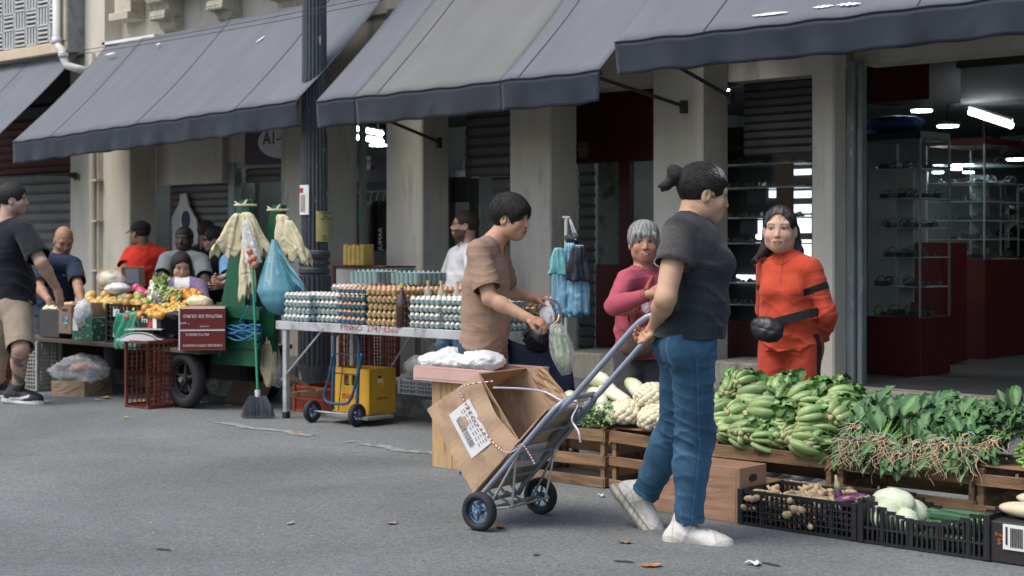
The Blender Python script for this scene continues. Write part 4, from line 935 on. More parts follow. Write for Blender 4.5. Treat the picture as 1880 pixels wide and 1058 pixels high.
for i, (px, py, lb) in enumerate([(1148-70, 748, 'small round turnip under the radishes, left one'), (1120, 752, 'small round turnip under the radishes, right one')]):
    b = MB(); b.ball(P(px, py, v=6.28), (.032, .032, .032), 8, col=(.42, .42, .24)); tag(b.build('turnip', M_STEM, smooth=True, attr=True), lb, 'vegetable')
# ginger, eggplants, cabbages, cucumbers
def ginger(seed):
    r = random.Random(seed); b = MB(); p = V(0, 0, 0); d = V(1, 0, 0)
    for k in range(5):
        a = r.uniform(-.9, .9); d = nrm(V(math.cos(a), math.sin(a), r.uniform(-.2, .2))); q = p+d*.028; rr_ = r.uniform(.010, .015); b.ball((p+q)/2, (.022, rr_, rr_), 6, col=tuple(V(.50, .37, .22)*r.uniform(.85, 1.1)), M=np.stack([d, nrm(np.cross(V(0, 0, 1), d)), V(0, 0, 1)], 1)); p = q if r.random() > .35 else p
    b.tube([V(.02, 0, 0), V(.04, .03, .01)], [.009, .007], 7, col=(.5, .38, .23)); return b
gp = []
for s in range(4):
    o = ginger(s).build('ginger_root', M_STEM, smooth=True, attr=True); gp.append(tag(o, 'knobbly pale ginger root in the left black crate', 'vegetable', 'ginger roots in the black crate'))
sp = [((rr.uniform(-3.93, -3.64), rr.uniform(5.88, 6.13), .02+.013*(i % 10)+rr.uniform(0, .01)), rr.uniform(0, 6), rr.uniform(-.3, .3), rr.uniform(-.3, .3), rr.uniform(.9, 1.3)) for i in range(120)]
scatter(gp, sp, lambda i: None)
M_EGGP = mat('eggplant skin', attr=True, rough=.22, var=.1, scale=12, spec=.6, coat=.2)
ep = [([(-3.56, 6.0, .05), (-3.55, 5.98, .10), (-3.545, 5.97, .15), (-3.555, 5.97, .215)], 'eggplant standing upright with its stalk sticking out of the black crate'),
      ([(-3.40, 5.93, .155), (-3.46, 5.95, .16), (-3.52, 5.93, .14), (-3.58, 5.92, .09)], 'curved eggplant lying on top at the right of the black crate'),
      ([(-3.41, 6.02, .15), (-3.47, 6.03, .155), (-3.53, 6.02, .14), (-3.60, 6.00, .10)], 'eggplant lying behind the curved one in the black crate'),
      ([(-3.60, 5.88, .12), (-3.57, 5.885, .08), (-3.54, 5.885, .05), (-3.50, 5.885, .03)], 'eggplant pressed against the front grid of the black crate, left one'),
      ([(-3.50, 5.87, .13), (-3.48, 5.875, .09), (-3.45, 5.88, .055), (-3.42, 5.88, .03)], 'eggplant pressed against the front grid of the black crate, right one'),
      ([(-3.62, 6.06, .12), (-3.58, 6.05, .10), (-3.52, 6.06, .08), (-3.46, 6.06, .07)], 'eggplant at the back bottom of the black crate')]
for pts, lb in ep:
    e = empty('eggplant', tuple(pts[0]), lb, 'vegetable', 'purple eggplants in the black crate'); q = spl([np.asarray(p, float) for p in pts], 4); m = len(q); top = 3 if lb.startswith('eggplant standing') else 0
    rad = np.interp(np.linspace(0, 1, m), [0, .25, .6, .9, 1], [.017, .023, .027, .024, .010]) if not top else np.interp(np.linspace(0, 1, m), [0, .2, .7, 1], [.022, .027, .02, .012])
    b = MB(); b.tube(q, list(rad), 12, col=(.13, .025, .085)); b.build('fruit', M_EGGP, e, smooth=True, attr=True)
    s0, s1 = (q[-1], q[-3]) if top else (q[0], q[2]); d = nrm(s0-s1); b = MB(); b.tube([s1, s0, s0+d*.015, s0+d*.04], [.022 if not top else .017, .018 if not top else .014, .008, .006], 8, col=(.40, .42, .22)); b.build('stalk', M_STEM, e, smooth=True, attr=True)
def cabbage(c, r, rz, label, seed):
    e = empty('cabbage', tuple(c), label, 'vegetable', 'pale cabbages in the black crate'); b = MB(); rr_ = random.Random(seed)
    Mx = np.array(Matrix.Rotation(rz, 3, 'Z')@Matrix.Rotation(.4*seed, 3, 'X'))
    b.ball(c, r, 20, M=Mx, fn=lambda v_: v_*(1+.02*np.abs(np.sin(np.arctan2(v_[:, 1:2], v_[:, 2:3])*3.5+2*v_[:, :1]))+.012*np.sin(v_[:, :1]*9+v_[:, 1:2]*5)))
    vv = (np.array(b.v)-np.asarray(c))@Mx; an = np.arctan2(vv[:, 1], vv[:, 2]); ve = np.clip(np.abs(np.sin(an*9+np.abs(vv[:, 0])*22))**12, 0, 1)[:, None]
    b.c = [tuple(x) for x in (V(.56, .63, .43)*(1-.5*ve)+V(.80, .82, .70)*.5*ve)]; b.build('head', M_STEM, e, smooth=True, attr=True)
cabbage(P(1640, 922, v=5.98), (.098, .062, .060), .1, 'oblong pale cabbage lying on top of the others', 1)
cabbage(P(1626, 948, v=5.90), (.072, .066, .064), 1.2, 'round pale cabbage at the front left of the black crate', 2)
cabbage(P(1665, 958, v=5.93), (.062, .058, .054), 2.0, 'small pale cabbage between the round one and the cucumbers', 3)
cabbage(V(-3.24, 6.05, .10), (.085, .075, .075), .6, 'pale cabbage half hidden at the back left of the black crate', 4)
b = MB(); cu = MB()
def cucumber(): 
    b = MB(); q = spl([V(-.15, 0, 0), V(-.06, .006, .004), V(.06, .006, .004), V(.15, -.004, 0)], 5); b.tube(q, list(np.interp(np.linspace(0, 1, len(q)), [0, .1, .5, .9, 1], [.008, .019, .022, .019, .008])), 14, col=(.022, .075, .03))
    for i in range(len(q)):
        for j in range(14): b.c[i*14+j] = (.022, .075, .03) if j % 3 else (.06, .15, .06)
    return b
o = cucumber().build('cucumber', M_EGGP, smooth=True, attr=True); tag(o, 'dark green cucumber in the right black crate', 'vegetable', 'cucumbers in the black crate')
cs_ = [((-2.95, 5.90, .135), -.25), ((-2.97, 5.95, .145), -.18), ((-2.94, 6.00, .145), -.1), ((-2.96, 6.05, .13), -.05), ((-2.95, 5.92, .10), .1), ((-2.98, 5.98, .105), 0), ((-2.99, 6.04, .095), .1), ((-3.0, 5.89, .06), .05), ((-2.97, 5.95, .06), -.05), ((-2.98, 6.03, .055), 0), ((-3.02, 5.9, .035), 0)]
for i, (p, a) in enumerate(cs_):
    c = o if i == 0 else copy_tree(o); place(c, p, a, rr.uniform(0, 6), rr.uniform(-.05, .05))
for i, (c, r, lb) in enumerate([(V(-2.62, 5.95, .205), (.16, .055, .036), 'pale long gourd lying on the black carton, front one'), (V(-2.60, 6.05, .235), (.16, .06, .038), 'pale long gourd lying on the black carton, rear one')]):
    b = MB(); b.ball(c, r, 14, col=(.62, .52, .36), fn=lambda v_: v_*(1+.05*np.sin(v_[:, :1]*5+i*2)+.03*np.sin(v_[:, 1:2]*7))); tag(b.build('gourd', M_STEM, smooth=True, attr=True), lb, 'vegetable')
# leafy litter seen under the spinach crate
b = MB(); r2 = random.Random(19)
for i in range(150):
    p = V(r2.uniform(-3.55, -3.06), r2.uniform(6.28, 6.6), .01+r2.random()*.04); leafblade(b, p, (r2.uniform(-1, 1), r2.uniform(-1, 1), r2.uniform(0, .4)), (0, 0, 1), r2.uniform(.03, .08), .03, tuple(V(.16, .26, .07)*r2.uniform(.5, 1.7)), .5, .006, i, 3)
tag(b.build('leaf_trimmings', M_LEAF, smooth=True, attr=True), 'loose green trimmings on the ground inside the spinach crate', 'trimmings', kind='stuff')
# leaves and scraps on the road
M_DRY = mat('dry leaf', attr=True, rough=.8, var=.3, scale=40, bump=.3, bscale=60)
def dryleaf(px, py, r, seed, label, col, curl=.3):
    c = P(px, py, z=0); b = MB(); rs = random.Random(seed); a0 = rs.uniform(0, 6)
    def f(s, t):
        x = (s-.5)*2; y = (t-.5)*2*math.sqrt(max(.0, 1-x*x))*(.55+.1*math.sin(x*9+seed)); return (c[0]+r*(x*math.cos(a0)-y*math.sin(a0)), c[1]+r*(x*math.sin(a0)+y*math.cos(a0)), .006+r*curl*(x*x+y*y)*.5+.003*math.sin(x*7+y*9))
    b.grid(f, 8, 6, colf=lambda s, t: tuple(V(*col)*(.8+.4*math.sin(s*9+t*4)**2))); tag(b.build('fallen_leaf', M_DRY, smooth=True, attr=True), label, 'leaf', 'fallen leaves on the road')
OR = (.42, .17, .05)
for a in [(1195, 1041, .045, 1, 'orange fallen leaf on the road in front of the walking woman', OR), (917, 970, .04, 2, 'crumpled brown leaf beside the near wheel of the hand truck', (.30, .14, .05)), (546, 796, .03, 3, 'small orange leaf on the road before the folding table', OR), (642, 813, .03, 4, 'small tan leaf on the road before the yellow crate', (.34, .2, .1)), (1148, 998, .035, 5, 'faded brown leaf on the road behind the heel of the woman', (.25, .17, .11)), (720, 963, .03, 6, 'faded tan leaf on the open road left of the hand truck', (.34, .25, .18)), (533, 963, .025, 7, 'pale tan leaf in the middle of the open road', (.34, .26, .2)), (255, 740-2, .05, 8, 'yellow scrap under the front of the upright red crate', (.5, .3, .05)), (196, 732, .06, 9, 'yellow leaf between the carton and the red crate', (.5, .28, .06)), (182, 736, .05, 10, 'pale yellow leaf beside the white road line', (.5, .3, .08)), (232, 768, .03, 12, 'tiny yellow scrap before the red crate', (.5, .32, .1)), (418, 747, .04, 13, 'yellow scrap near the broom', (.45, .3, .08))]: dryleaf(*a)
def scrap(px, py, r, label):
    c = P(px, py, z=0); b = MB(); b.grid(lambda s, t: (c[0]+r*(s-.5)*2*(1-.5*t), c[1]+r*(t-.5)*1.4, .006+.012*abs(math.sin(s*4+t*3))), 5, 4); tag(b.build('paper_scrap', M_LABEL, smooth=True), label, 'paper scrap')
scrap(1385, 1038, .035, 'white scrap of paper on the road near the bottom edge'); scrap(1104, 913, .022, 'tiny white scrap behind the raised shoe of the woman')
scrap(372, 741, .06, 'crumpled white paper under the green cart'); scrap(1592, 739, .03, 'white scrap on the pavement behind the greens')
# ================================================================ egg table
TB = empty('folding_table', (-7.7, 7.45, 0), 'aluminium folding market table with red stencilled lettering, loaded with egg trays', 'table')
u0, u1, v0, v1, zt = -8.95, -6.74, 7.10, 7.82, .715
b = MB(); b.box((u0, v0+.012, zt-.012), (u1, v1-.012, zt), ch=.002); b.build('table_top', M_ALU, TB)
b = MB(); b.box((u0, v0, zt-.058), (u1, v0+.0115, zt+.004), ch=.003); b.box((u0, v1-.0115, zt-.058), (u1, v1, zt+.004), ch=.003); b.box((u0-.012, v0, zt-.058), (u0-.0005, v1, zt+.004), ch=.003); b.box((u1+.0005, v0, zt-.058), (u1+.012, v1, zt+.004), ch=.003)
b.build('table_edge', M_ALU, TB)
def tleg(u, v):
    b = MB(); b.box((u-.02, v-.02, .045), (u+.02, v+.02, zt-.058), ch=.004); l = b.build('leg', M_ALU, TB); b = MB(); b.box((u-.023, v-.023, 0), (u+.023, v+.023, .05), ch=.004); b.build('foot', M_RUB, l)
for u in (u0+.07, u1-.09):
    for v in (v0+.035, v1-.035): tleg(u, v)
def bar(name, a, c, r, m, par, n=6):
    b = MB(); b.tube([a, c], r, n); return b.build(name, m, par)
bar('brace', P(517, 698, v=7.12), P(592, 606, v=7.13), .007, M_ALU, TB); bar('brace', P(719, 672, v=7.5), P(757, 610, v=7.2), .007, M_ALU, TB); bar('brace', P(811, 656, v=7.5), P(772, 611, v=7.2), .007, M_ALU, TB)
b = MB(); b.box((u0+.055, v0+.055, .15), (u0+.085, v1-.055, .19), ch=.003); b.build('stretcher', M_WOODL, TB)
bar('stretcher_brace', (u0+.07, v0+.04, .33), (u0+.07, v0+.33, .17), .014, M_WOODL, TB); bar('stretcher_brace', (u0+.07, v1-.04, .33), (u0+.07, v1-.25, .17), .014, M_WOODL, TB)
q = P(625, 606, v=7.098); text('PINHO  2747·6560', (q[0], 7.0985, zt-.049), (1, 0, 0), (0, 0, 1), .062, mat('red stencil paint', (.30, .035, .03), .7, .3, 30, col2=(.5, .4, .4), mixscale=60, mixlo=.55, mixhi=.6), TB, spacing=1.05, width=1.17, extrude=.0005)
for px in (592, 762): 
    q = P(px, 604, v=7.098); b = MB(); b.lathe([(.008, 0), (.006, .003)], q+V(0, -.003, 0)*0, 10, axis=(0, -1, 0)); b.build('rivet', M_STEEL, TB)
# egg trays
TS = .292
def tray_mesh(nm, m):
    n = 6; k = 4; N_ = n*k; p = TS/n; vs = []
    for j in range(N_+1):
        for i in range(N_+1):
            x, y = i/k, j/k; cx, cy = math.cos(2*math.pi*x), math.cos(2*math.pi*y); z = .020+.011*(cx+cy)+.006*cx*cy
            if i in (0, N_) or j in (0, N_): z = .030+.004*(cy if i in (0, N_) else cx)
            vs.append((i/N_*TS, j/N_*TS, z))
    fs = [(j*(N_+1)+i, j*(N_+1)+i+1, (j+1)*(N_+1)+i+1, (j+1)*(N_+1)+i) for j in range(N_) for i in range(N_)]
    # outer cups seen from the side
    for side in range(4):
        for c in range(n):
            for (t0, t1, w0, w1) in ((.031, .003, .46, .26),):
                a = len(vs); q = (c+.5)*p
                for zz, ww in ((t0, w0), ((t0+t1)/2, (w0+w1)/2+.04), (t1, w1)):
                    for s in (-1, -.5, 0, .5, 1):
                        x = q+s*ww*p; y = -.001+ (0.004 if abs(s) == 1 else 0)+ .010*(t0-zz)/(t0-t1)-.003*math.cos(s*1.5)
                        vs.append([(x, y, zz), (TS-y, x, zz), (x, TS-y, zz), (y, x, zz)][side])
                fs += [(a+r*5+s, a+r*5+s+1, a+(r+1)*5+s+1, a+(r+1)*5+s) for r in range(2) for s in range(4)]
    return rawmesh(nm, vs, fs, m, None, smooth=False, world=False)
M_TRT = mat('teal paper pulp', (.33, .47, .45), .92, .15, 20, .3, 120); M_TRB = mat('blue paper pulp', (.045, .20, .28), .92, .15, 20, .3, 120); M_TRY = mat('yellow paper pulp', (.48, .42, .19), .92, .15, 20, .3, 120)
TRP = {}
for c, m in (('t', M_TRT), ('b', M_TRB), ('y', M_TRY)): o = tray_mesh('egg_tray', m); TRP[c] = o
used_t = set()
def tray(c, p, rz, label, group):
    o = TRP[c]
    if c in used_t: o = o.copy(); COL.objects.link(o)
    used_t.add(c); o.location = tuple(p); o.rotation_euler = (0, 0, rz); tag(o, label, 'egg tray', group); return o
M_EW = mat('white eggshell', (.72, .68, .62), .55, .05, 12, sss=.1); M_EB = mat('brown eggshell', (.56, .31, .18), .5, .10, 5, sss=.1)
def eggm(m):
    b = MB(); b.ball((0, 0, 0), (.0195, .0195, .0255), 8, fn=lambda v_: v_*np.stack([1-.10*v_[:, 2], 1-.10*v_[:, 2], np.ones(len(v_))], 1)); return b.build('egg', m, smooth=True)
EP = {'w': eggm(M_EW), 'b': eggm(M_EB)}; eused = set(); ecount = [0]
def egg(k, p, label, group):
    o = EP[k]
    if k in eused: o = o.copy(); COL.objects.link(o)
    eused.add(k); o.location = tuple(p); o.rotation_euler = (rr.uniform(-.25, .25), rr.uniform(-.25, .25), rr.uniform(0, 6)); q_ = rr.uniform(.92, 1.06); o.scale = (q_, q_, q_); tag(o, label, 'egg', group); ecount[0] += 1
PT = .0535; restw = []; restb = []
def stack(u, v, n, tc, ec, rz, desc, top=True, front=True, edesc=''):
    ca, sa = math.cos(rz), math.sin(rz); p = TS/6
    for l in range(n):
        jx, jy = rr.uniform(-.012, .012), rr.uniform(-.010, .010); z = zt+.004+l*PT; last = l == n-1
        tray(tc, (u+jx, v+jy, z), rz+rr.uniform(-.03, .03), f'{desc}, {["lowest", "second lowest", "third", "fourth", "fifth"][l]} tray' if not last else f'{desc}, topmost tray', 'trays of eggs on the folding table')
        for j in range(6):
            for i in range(6):
                if not last and not (j == 0 or i == 5): continue
                x, y = (i+.5)*p, (j+.5)*p; w_ = (u+jx+x*ca-y*sa, v+jy+x*sa+y*ca, z+.0285)
                vis = front and ((last and j < 3) or (not last and j == 0))
                if vis and ecount[0] < 298: egg(ec, w_, f'{"white" if ec == "w" else "brown"} egg in the {edesc}', f'{"white" if ec == "w" else "brown"} eggs in the {edesc}')
                else: (restw if ec == 'w' else restb).append(w_)
stack(-8.915, 7.13, 4, 't', 'w', 0, 'teal egg tray in the leftmost stack', edesc='leftmost teal egg stack')
stack(-8.625, 7.20, 4, 't', 'w', .05, 'teal egg tray, stack left of the blue trays', edesc='teal egg stack left of the blue trays')
stack(-8.33, 7.14, 5, 'b', 'b', 0, 'blue egg tray in the blue stack', edesc='blue egg stack')
stack(-8.00, 7.13, 5, 'y', 'b', .03, 'yellow egg tray left of the dark bottle', edesc='yellow egg stack')
stack(-7.57, 7.13, 4, 't', 'w', 0, 'teal egg tray in the stack right of the dark bottle', edesc='teal egg stack right of the dark bottle')
stack(-7.31, 7.15, 4, 't', 'w', -.02, 'teal egg tray, stack behind the man in brown', edesc='teal egg stack behind the man in brown')
stack(-7.03, 7.14, 4, 't', 'w', 0, 'teal egg tray, rightmost stack', edesc='rightmost egg stack')
for k, (u, ec, n) in enumerate([(-8.78, 'w', 5), (-8.47, 'b', 5), (-8.15, 'b', 5), (-7.83, 'b', 5), (-7.50, 'b', 4), (-7.03, 'b', 4)]): stack(u, 7.47, n, 'ttbyyy'[k], ec, 0, ['teal tray of the rear row behind the leftmost stacks', 'teal tray of the rear row behind the blue stack', 'blue tray of the rear row behind the yellow stack', 'yellow tray of the rear row behind the dark bottle', 'yellow tray of the rear row behind the small bottles', 'yellow tray of the rear row behind the man in brown'][k], front=False)
ev = np.array(EP['w'].data.vertices[0].co[:]); base = [tuple(v.co) for v in EP['w'].data.vertices]; bf = [tuple(p.vertices) for p in EP['w'].data.polygons]
for nm, lst, m, lb in (('white_eggs', restw, M_EW, 'all the other white eggs deeper in the trays on the folding table'), ('brown_eggs', restb, M_EB, 'all the other brown eggs deeper in the trays on the folding table')):
    b = MB()
    for p in lst: b.add([(x+p[0], y+p[1], z+p[2]) for x, y, z in base], bf)
    tag(b.build(nm, m, smooth=True), lb, 'eggs', kind='stuff')
# pile of empty trays at the back, nested
for i in range(6):
    p = P(641, 530, v=7.5); o = tray('t', (p[0]+rr.uniform(-.004, .004), 7.5, zt+.275+i*.0125), .02, f'empty teal tray, number {i+1} upward, nested pile behind the blue stack', 'nested empty egg trays')
for i in range(6):
    o = tray('t', (-8.17+rr.uniform(-.004, .004), 7.52, zt+.275+i*.0115), -.02, f'empty teal tray, number {i+1} upward, nested pile behind the yellow stack', 'nested empty egg trays')
# bottles
def bottle(u, v, z, h, r, liq, label, capc=(.55, .42, .12), group='bottles among the eggs'):
    e = empty('bottle', (u, v, z), label, 'bottle', group); b = MB(); b.lathe([(r*.9, 0), (r, .01), (r, h*.55), (r*.92, h*.62), (r*.45, h*.76), (r*.33, h*.82), (r*.33, h*.93)], (u, v, z), 20); b.build('glass_body', liq, e, smooth=True)
    b = MB(); b.lathe([(r*.42, h*.90), (r*.42, h)], (u, v, z), 16); b.build('cap', mat('yellow cap', capc, .4, .1, 5), e)
M_SAUCE = mat('dark sauce', (.035, .012, .008), .12, .1, 5, spec=.7, coat=.5); M_CLG = mat('pale bottle glass', (.55, .5, .4), .1, .1, 5, alpha=.55, spec=.7)
q = P(737, 600, v=7.12); e = bottle(q[0], 7.125, zt+.004, .30, .040, M_SAUCE, 'tall bottle of dark sauce in front of the yellow and teal stacks')
for px, lb in ((787, 'first'), (811, 'second'), (840, 'third'), (853, 'last')): q = P(px, 560, v=7.44); bottle(q[0], 7.435, zt+.10, .215, .030, M_CLG, f'pale bottle with a yellow cap behind the teal stacks, {lb} from the left')
# ================================================================ blue folding cart and yellow crate
FC = empty('folding_cart', (-8.32, 7.14, 0), 'blue folding luggage cart standing before the yellow crate under the table', 'hand truck')
wheel(FC, (-8.54, 7.10, .082), (1, .12, 0), .082, .04, M_BLUERIM); wheel(FC, (-8.10, 7.14, .082), (1, .12, 0), .082, .04, M_BLUERIM)
b = MB(); b.tube([(-8.52, 7.10, .082), (-8.12, 7.14, .082)], .008, 8); b.build('axle', M_STEEL, FC)
b = MB(); xa, xb = P(614, 700, v=7.18)[0], P(659, 700, v=7.18)[0]
b.tube(spl([V(xa, 7.16, .10), V(xa, 7.17, .3), V(xa, 7.18, .58), V(xa+.02, 7.18, .635), V(xa+.07, 7.18, .66), V(xb-.07, 7.18, .66), V(xb-.02, 7.18, .635), V(xb, 7.18, .58), V(xb, 7.17, .3), V(xb, 7.16, .10)], 3), .013, 10); b.build('handle_frame', M_BLUETUBE, FC, smooth=True)
b = MB(); p = [P(x, y, v=7.08) for x, y in [(611, 650), (605, 690), (596, 720), (597, 734), (606, 740), (632, 742), (642, 736), (650, 715), (660, 675), (664, 650)]]; b.tube(spl(p, 4), .010, 8); b.build('folding_foot', M_BLUETUBE, FC, smooth=True)
for z in (.50, .36): bar('crossbar', (xa, 7.18, z), (xb, 7.18, z), .005, M_BLACK, FC)
bar('elastic_cord', ((xa+xb)/2, 7.15, .5), ((xa+xb)/2-.02, 7.12, .1), .004, M_BLACK, FC); b = MB(); b.box((-8.47, 7.16, .045), (-8.02, 7.42, .068), ch=.003); b.build('platform', M_STEEL, FC)
YC = empty('bottle_crate', (-8.28, 7.36, .07), 'yellow plastic bottle crate with red lettering under the folding table', 'crate')
b = MB(); a0, a1, c0, c1, z0, z1 = -8.475, -8.10, 7.25, 7.51, .072, .395
def wallh(b, o, du, W, z0, z1, t, nn, holes):
    xs = sorted({0, W, *[h[0] for h in holes], *[h[1] for h in holes]}); zs = sorted({z0, z1, *[h[2] for h in holes], *[h[3] for h in holes]})
    for i in range(len(xs)-1):
        for j in range(len(zs)-1):
            x, z = (xs[i]+xs[i+1])/2, (zs[j]+zs[j+1])/2
            if any(h[0] < x < h[1] and h[2] < z < h[3] for h in holes): continue
            o_ = np.asarray(o, float); vs = [o_+np.asarray(du)*x_+np.asarray(nn)*t_+V(0, 0, z_) for t_ in (0, t) for (x_, z_) in ((xs[i], zs[j]), (xs[i+1], zs[j]), (xs[i+1], zs[j+1]), (xs[i], zs[j+1]))]
            b.add(vs, [(0, 3, 2, 1), (4, 5, 6, 7), (0, 1, 5, 4), (1, 2, 6, 5), (2, 3, 7, 6), (3, 0, 4, 7)])
wallh(b, (a0, c0, 0), (1, 0, 0), a1-a0, z0, z1, .012, (0, 1, 0), [(.11, .17, .27, .345), (.19, .26, .27, .345)]); wallh(b, (a1, c0+.012, 0), (0, 1, 0), c1-c0-.012, z0, z1, .012, (-1, 0, 0), [(.075, .125, .265, .345)])
wallh(b, (a0, c1, 0), (1, 0, 0), a1-a0-.012, z0, z1, .012, (0, -1, 0), [(.11, .26, .27, .345)]); wallh(b, (a0, c0+.012, 0), (0, 1, 0), c1-c0-.024, z0, z1, .012, (1, 0, 0), [(.075, .125, .265, .345)]); b.box((a0+.012, c0+.012, z0), (a1-.012, c1-.012, z0+.012))
for u in (a0, a1): b.box((u-.008, c0-.006, z0-.001), (u+.010, c0+.012, z1+.001), ch=.003)
b.build('crate_body', M_PYEL, YC)
text('ITAIPAVA', (a0+.09, c0-.002, .165), (1, 0, 0), (0, 0, 1), .048, mat('crate red', (.45, .035, .02), .6), YC, width=.95); text('ITAIPAVA', (a1+.002, c0+.075, .17), (0, 1, 0), (0, 0, 1), .026, MATS['crate red'], YC)
# red crates behind the table
plastic_crate('plastic_crate', 'dusty red plastic crate standing on end behind the left leg of the folding table', 'red plastic crates', (-8.93, 8.0, .25), (.36, .30, .46), 0, M_PRED, (9, 8), 8, (), .03, .010)
plastic_crate('plastic_crate', 'orange red plastic crate on its side under the dusty red one', 'red plastic crates', (-8.98, 7.66, .003), (.50, .34, .20), 0, M_PRED2, (26, 16), 2, (), .022, .008)
# white crate with bags on the kerb
plastic_crate('plastic_crate', 'white plastic crate full of clear bags on the kerb under the folding table', None, (-8.30, 8.16, .14), (.56, .34, .115), 0, M_PWHT, (16, 10), 3, (.33, .66), .016, .008)
def bag(name, c, r, m, label, seed, cat='bag', group=None, amp=.18, knot=True, parent=None, n=22, rz=0):
    b = MB()
    def fn(v_):
        w_ = wob(v_, (2.6, 2.6, 2.2), seed); w2 = 1-2.2*np.abs(np.sin(wob(v_, (3.6, 3.6, 3), seed+2)*2.4)); t = np.clip((v_[:, 2:3]-.35)/.65, 0, 1) if knot else 0
        o = v_*(1+amp*(w_*.5+.30*w2)[:, None]); 
        if knot: an = np.arctan2(v_[:, 1], v_[:, 0])[:, None]; o[:, :2] *= (1-.75*t)*(1+.10*t*np.sin(an*7)); o[:, 2:3] += .35*t
        return o
    b.ball(c, r, n, fn=fn, M=np.array(Matrix.Rotation(rz, 3, 'Z'))); o = b.build(name, m, parent, smooth=True)
    if label: tag(o, label, cat, group)
    return o
for i, (c, r) in enumerate([((-8.50, 8.12, .33), (.13, .10, .10)), ((-8.30, 8.10, .35), (.14, .11, .12)), ((-8.10, 8.14, .33), (.14, .11, .11)), ((-8.22, 8.26, .38), (.16, .10, .11)), ((-7.92, 8.2, .30), (.14, .1, .13))]): bag('plastic_bag', c, r, M_BAGCLR, 'crumpled clear bag in the white crate under the table', i, group='clear bags in the white crate', amp=.22, knot=False); bag('wrapped_cabbage', c, tuple(V(*r)*.8), mat('pale produce', (.62, .64, .56), .6, .15, 6), 'pale produce wrapped in the clear bags of the white crate', i+9, 'vegetable', 'wrapped produce in the white crate', .05, False)
# wooden box with pink tray
WB = empty('wooden_box', (-6.08, 6.33, 0), 'upright pale wooden box holding up the pink tray', 'box')
for k in range(3): b = MB(); b.box((-6.325+.165*k, 6.15, 0), (-6.325+.165*k+.160, 6.165, .495), ch=.002); b.build('board', M_WOODL, WB)
b = MB(); b.box((-6.325, 6.166, 0), (-6.31, 6.50, .495)); b.box((-5.85, 6.166, 0), (-5.835, 6.50, .495)); b.box((-6.325, 6.17, .480), (-5.835, 6.50, .4965)); b.build('frame', M_WOODL, WB)
TY = empty('tray', (-6.1, 6.3, .5), 'pink perforated plastic tray on the wooden box', 'tray'); b = MB(); lattice(b, (-6.42, 6.10, .5), (1, 0, 0), (0, 0, 1), .66, .085, -.008, 44, 7, .010, .009); lattice(b, (-5.76, 6.10, .5), (0, 1, 0), (0, 0, 1), .42, .085, .008, 26, 7, .010, .009); lattice(b, (-6.42, 6.52, .5), (1, 0, 0), (0, 0, 1), .66, .085, .008, 44, 4, .010, .009); lattice(b, (-6.42, 6.10, .5), (0, 1, 0), (0, 0, 1), .42, .085, -.008, 26, 4, .010, .009); b.box((-6.41, 6.11, .5), (-5.77, 6.51, .506)); b.build('tray_body', M_PPINK, TY)
for i, (px, py, r) in enumerate([(803, 662, .10), (842, 661, .13), (882, 659, .14), (828, 652, .08)]):
    c = P(px, py+4, v=6.25+.06*(i % 2)); bag('produce_bag', c, (r, .13, .062), M_BAGWHT, ['small white bag of sprouts at the left end of the pink tray', 'white bag of sprouts in the middle of the pink tray', 'largest white bag of sprouts, at the right end of the pink tray', 'white bag of sprouts behind the others on the pink tray'][i], i+20, group='white bags on the pink tray', amp=.16, knot=False, n=20)
# ================================================================ shopping trolley with navy bag, hanging bags
TR_ = empty('shopping_trolley', tuple(P(985, 700, d=9.2)), 'shopping trolley with a big navy bag and bent steel handle beside the man in brown', 'shopping trolley')
c = P(994, 668, d=9.1); c0 = np.array([c[0], c[1], 0.]); RX = c2w(1, 0); RY = c2w(0, 1)
def navy(s, t):                                       # s around, t upward: a sagging four sided bag
    a = 2*math.pi*s; ca, sa = math.cos(a), math.sin(a); sq = (abs(ca)**5+abs(sa)**5)**(-.2); z = .08+.62*t; sag = 1+.05*math.sin(a*3+t*6)+.04*math.sin(a*7-t*9); top = .03*math.sin(a*2+1)*t
    return c0+RX*(ca*sq*.185*sag-.03*t+.05*(1-t))+RY*(sa*sq*.11*sag)+V(0, 0, z+top)
b = MB(); b.grid(navy, 40, 14); b.build('bag_body', M_NAVY, TR_, smooth=True, solid=.003)
b = MB(); b.tube(spl([P(1034, 640, d=9.2), P(1032, 600, d=9.2), P(1028, 568, d=9.2), P(1020, 553, d=9.2), P(1004, 549, d=9.2), P(994, 556, d=9.2)], 5), .008, 8); b.build('handle', M_STEEL, TR_, smooth=True)
b = MB(); b.tube([P(1034, 640, d=9.2), c0+RX*.2+RY*.1+V(0, 0, .1)], .008, 8); b.build('frame', M_STEEL, TR_)
for s in (-1, 1): wheel(TR_, c0+RX*.16+RY*s*.13+V(0, 0, .06), RY, .06, .025, M_BLUERIM, spokes=4)
bag('plastic_bag', P(985, 618, d=9.0), (.095, .07, .085), M_BAGBLK, 'glossy dark plastic bag on top of the navy trolley bag', 4, amp=.25)
bag('plastic_bag', P(1004, 585, d=9.05), (.055, .035, .085), M_BAGWHT, 'white plastic bag gathered in the hands of the man in brown', 7, amp=.2)
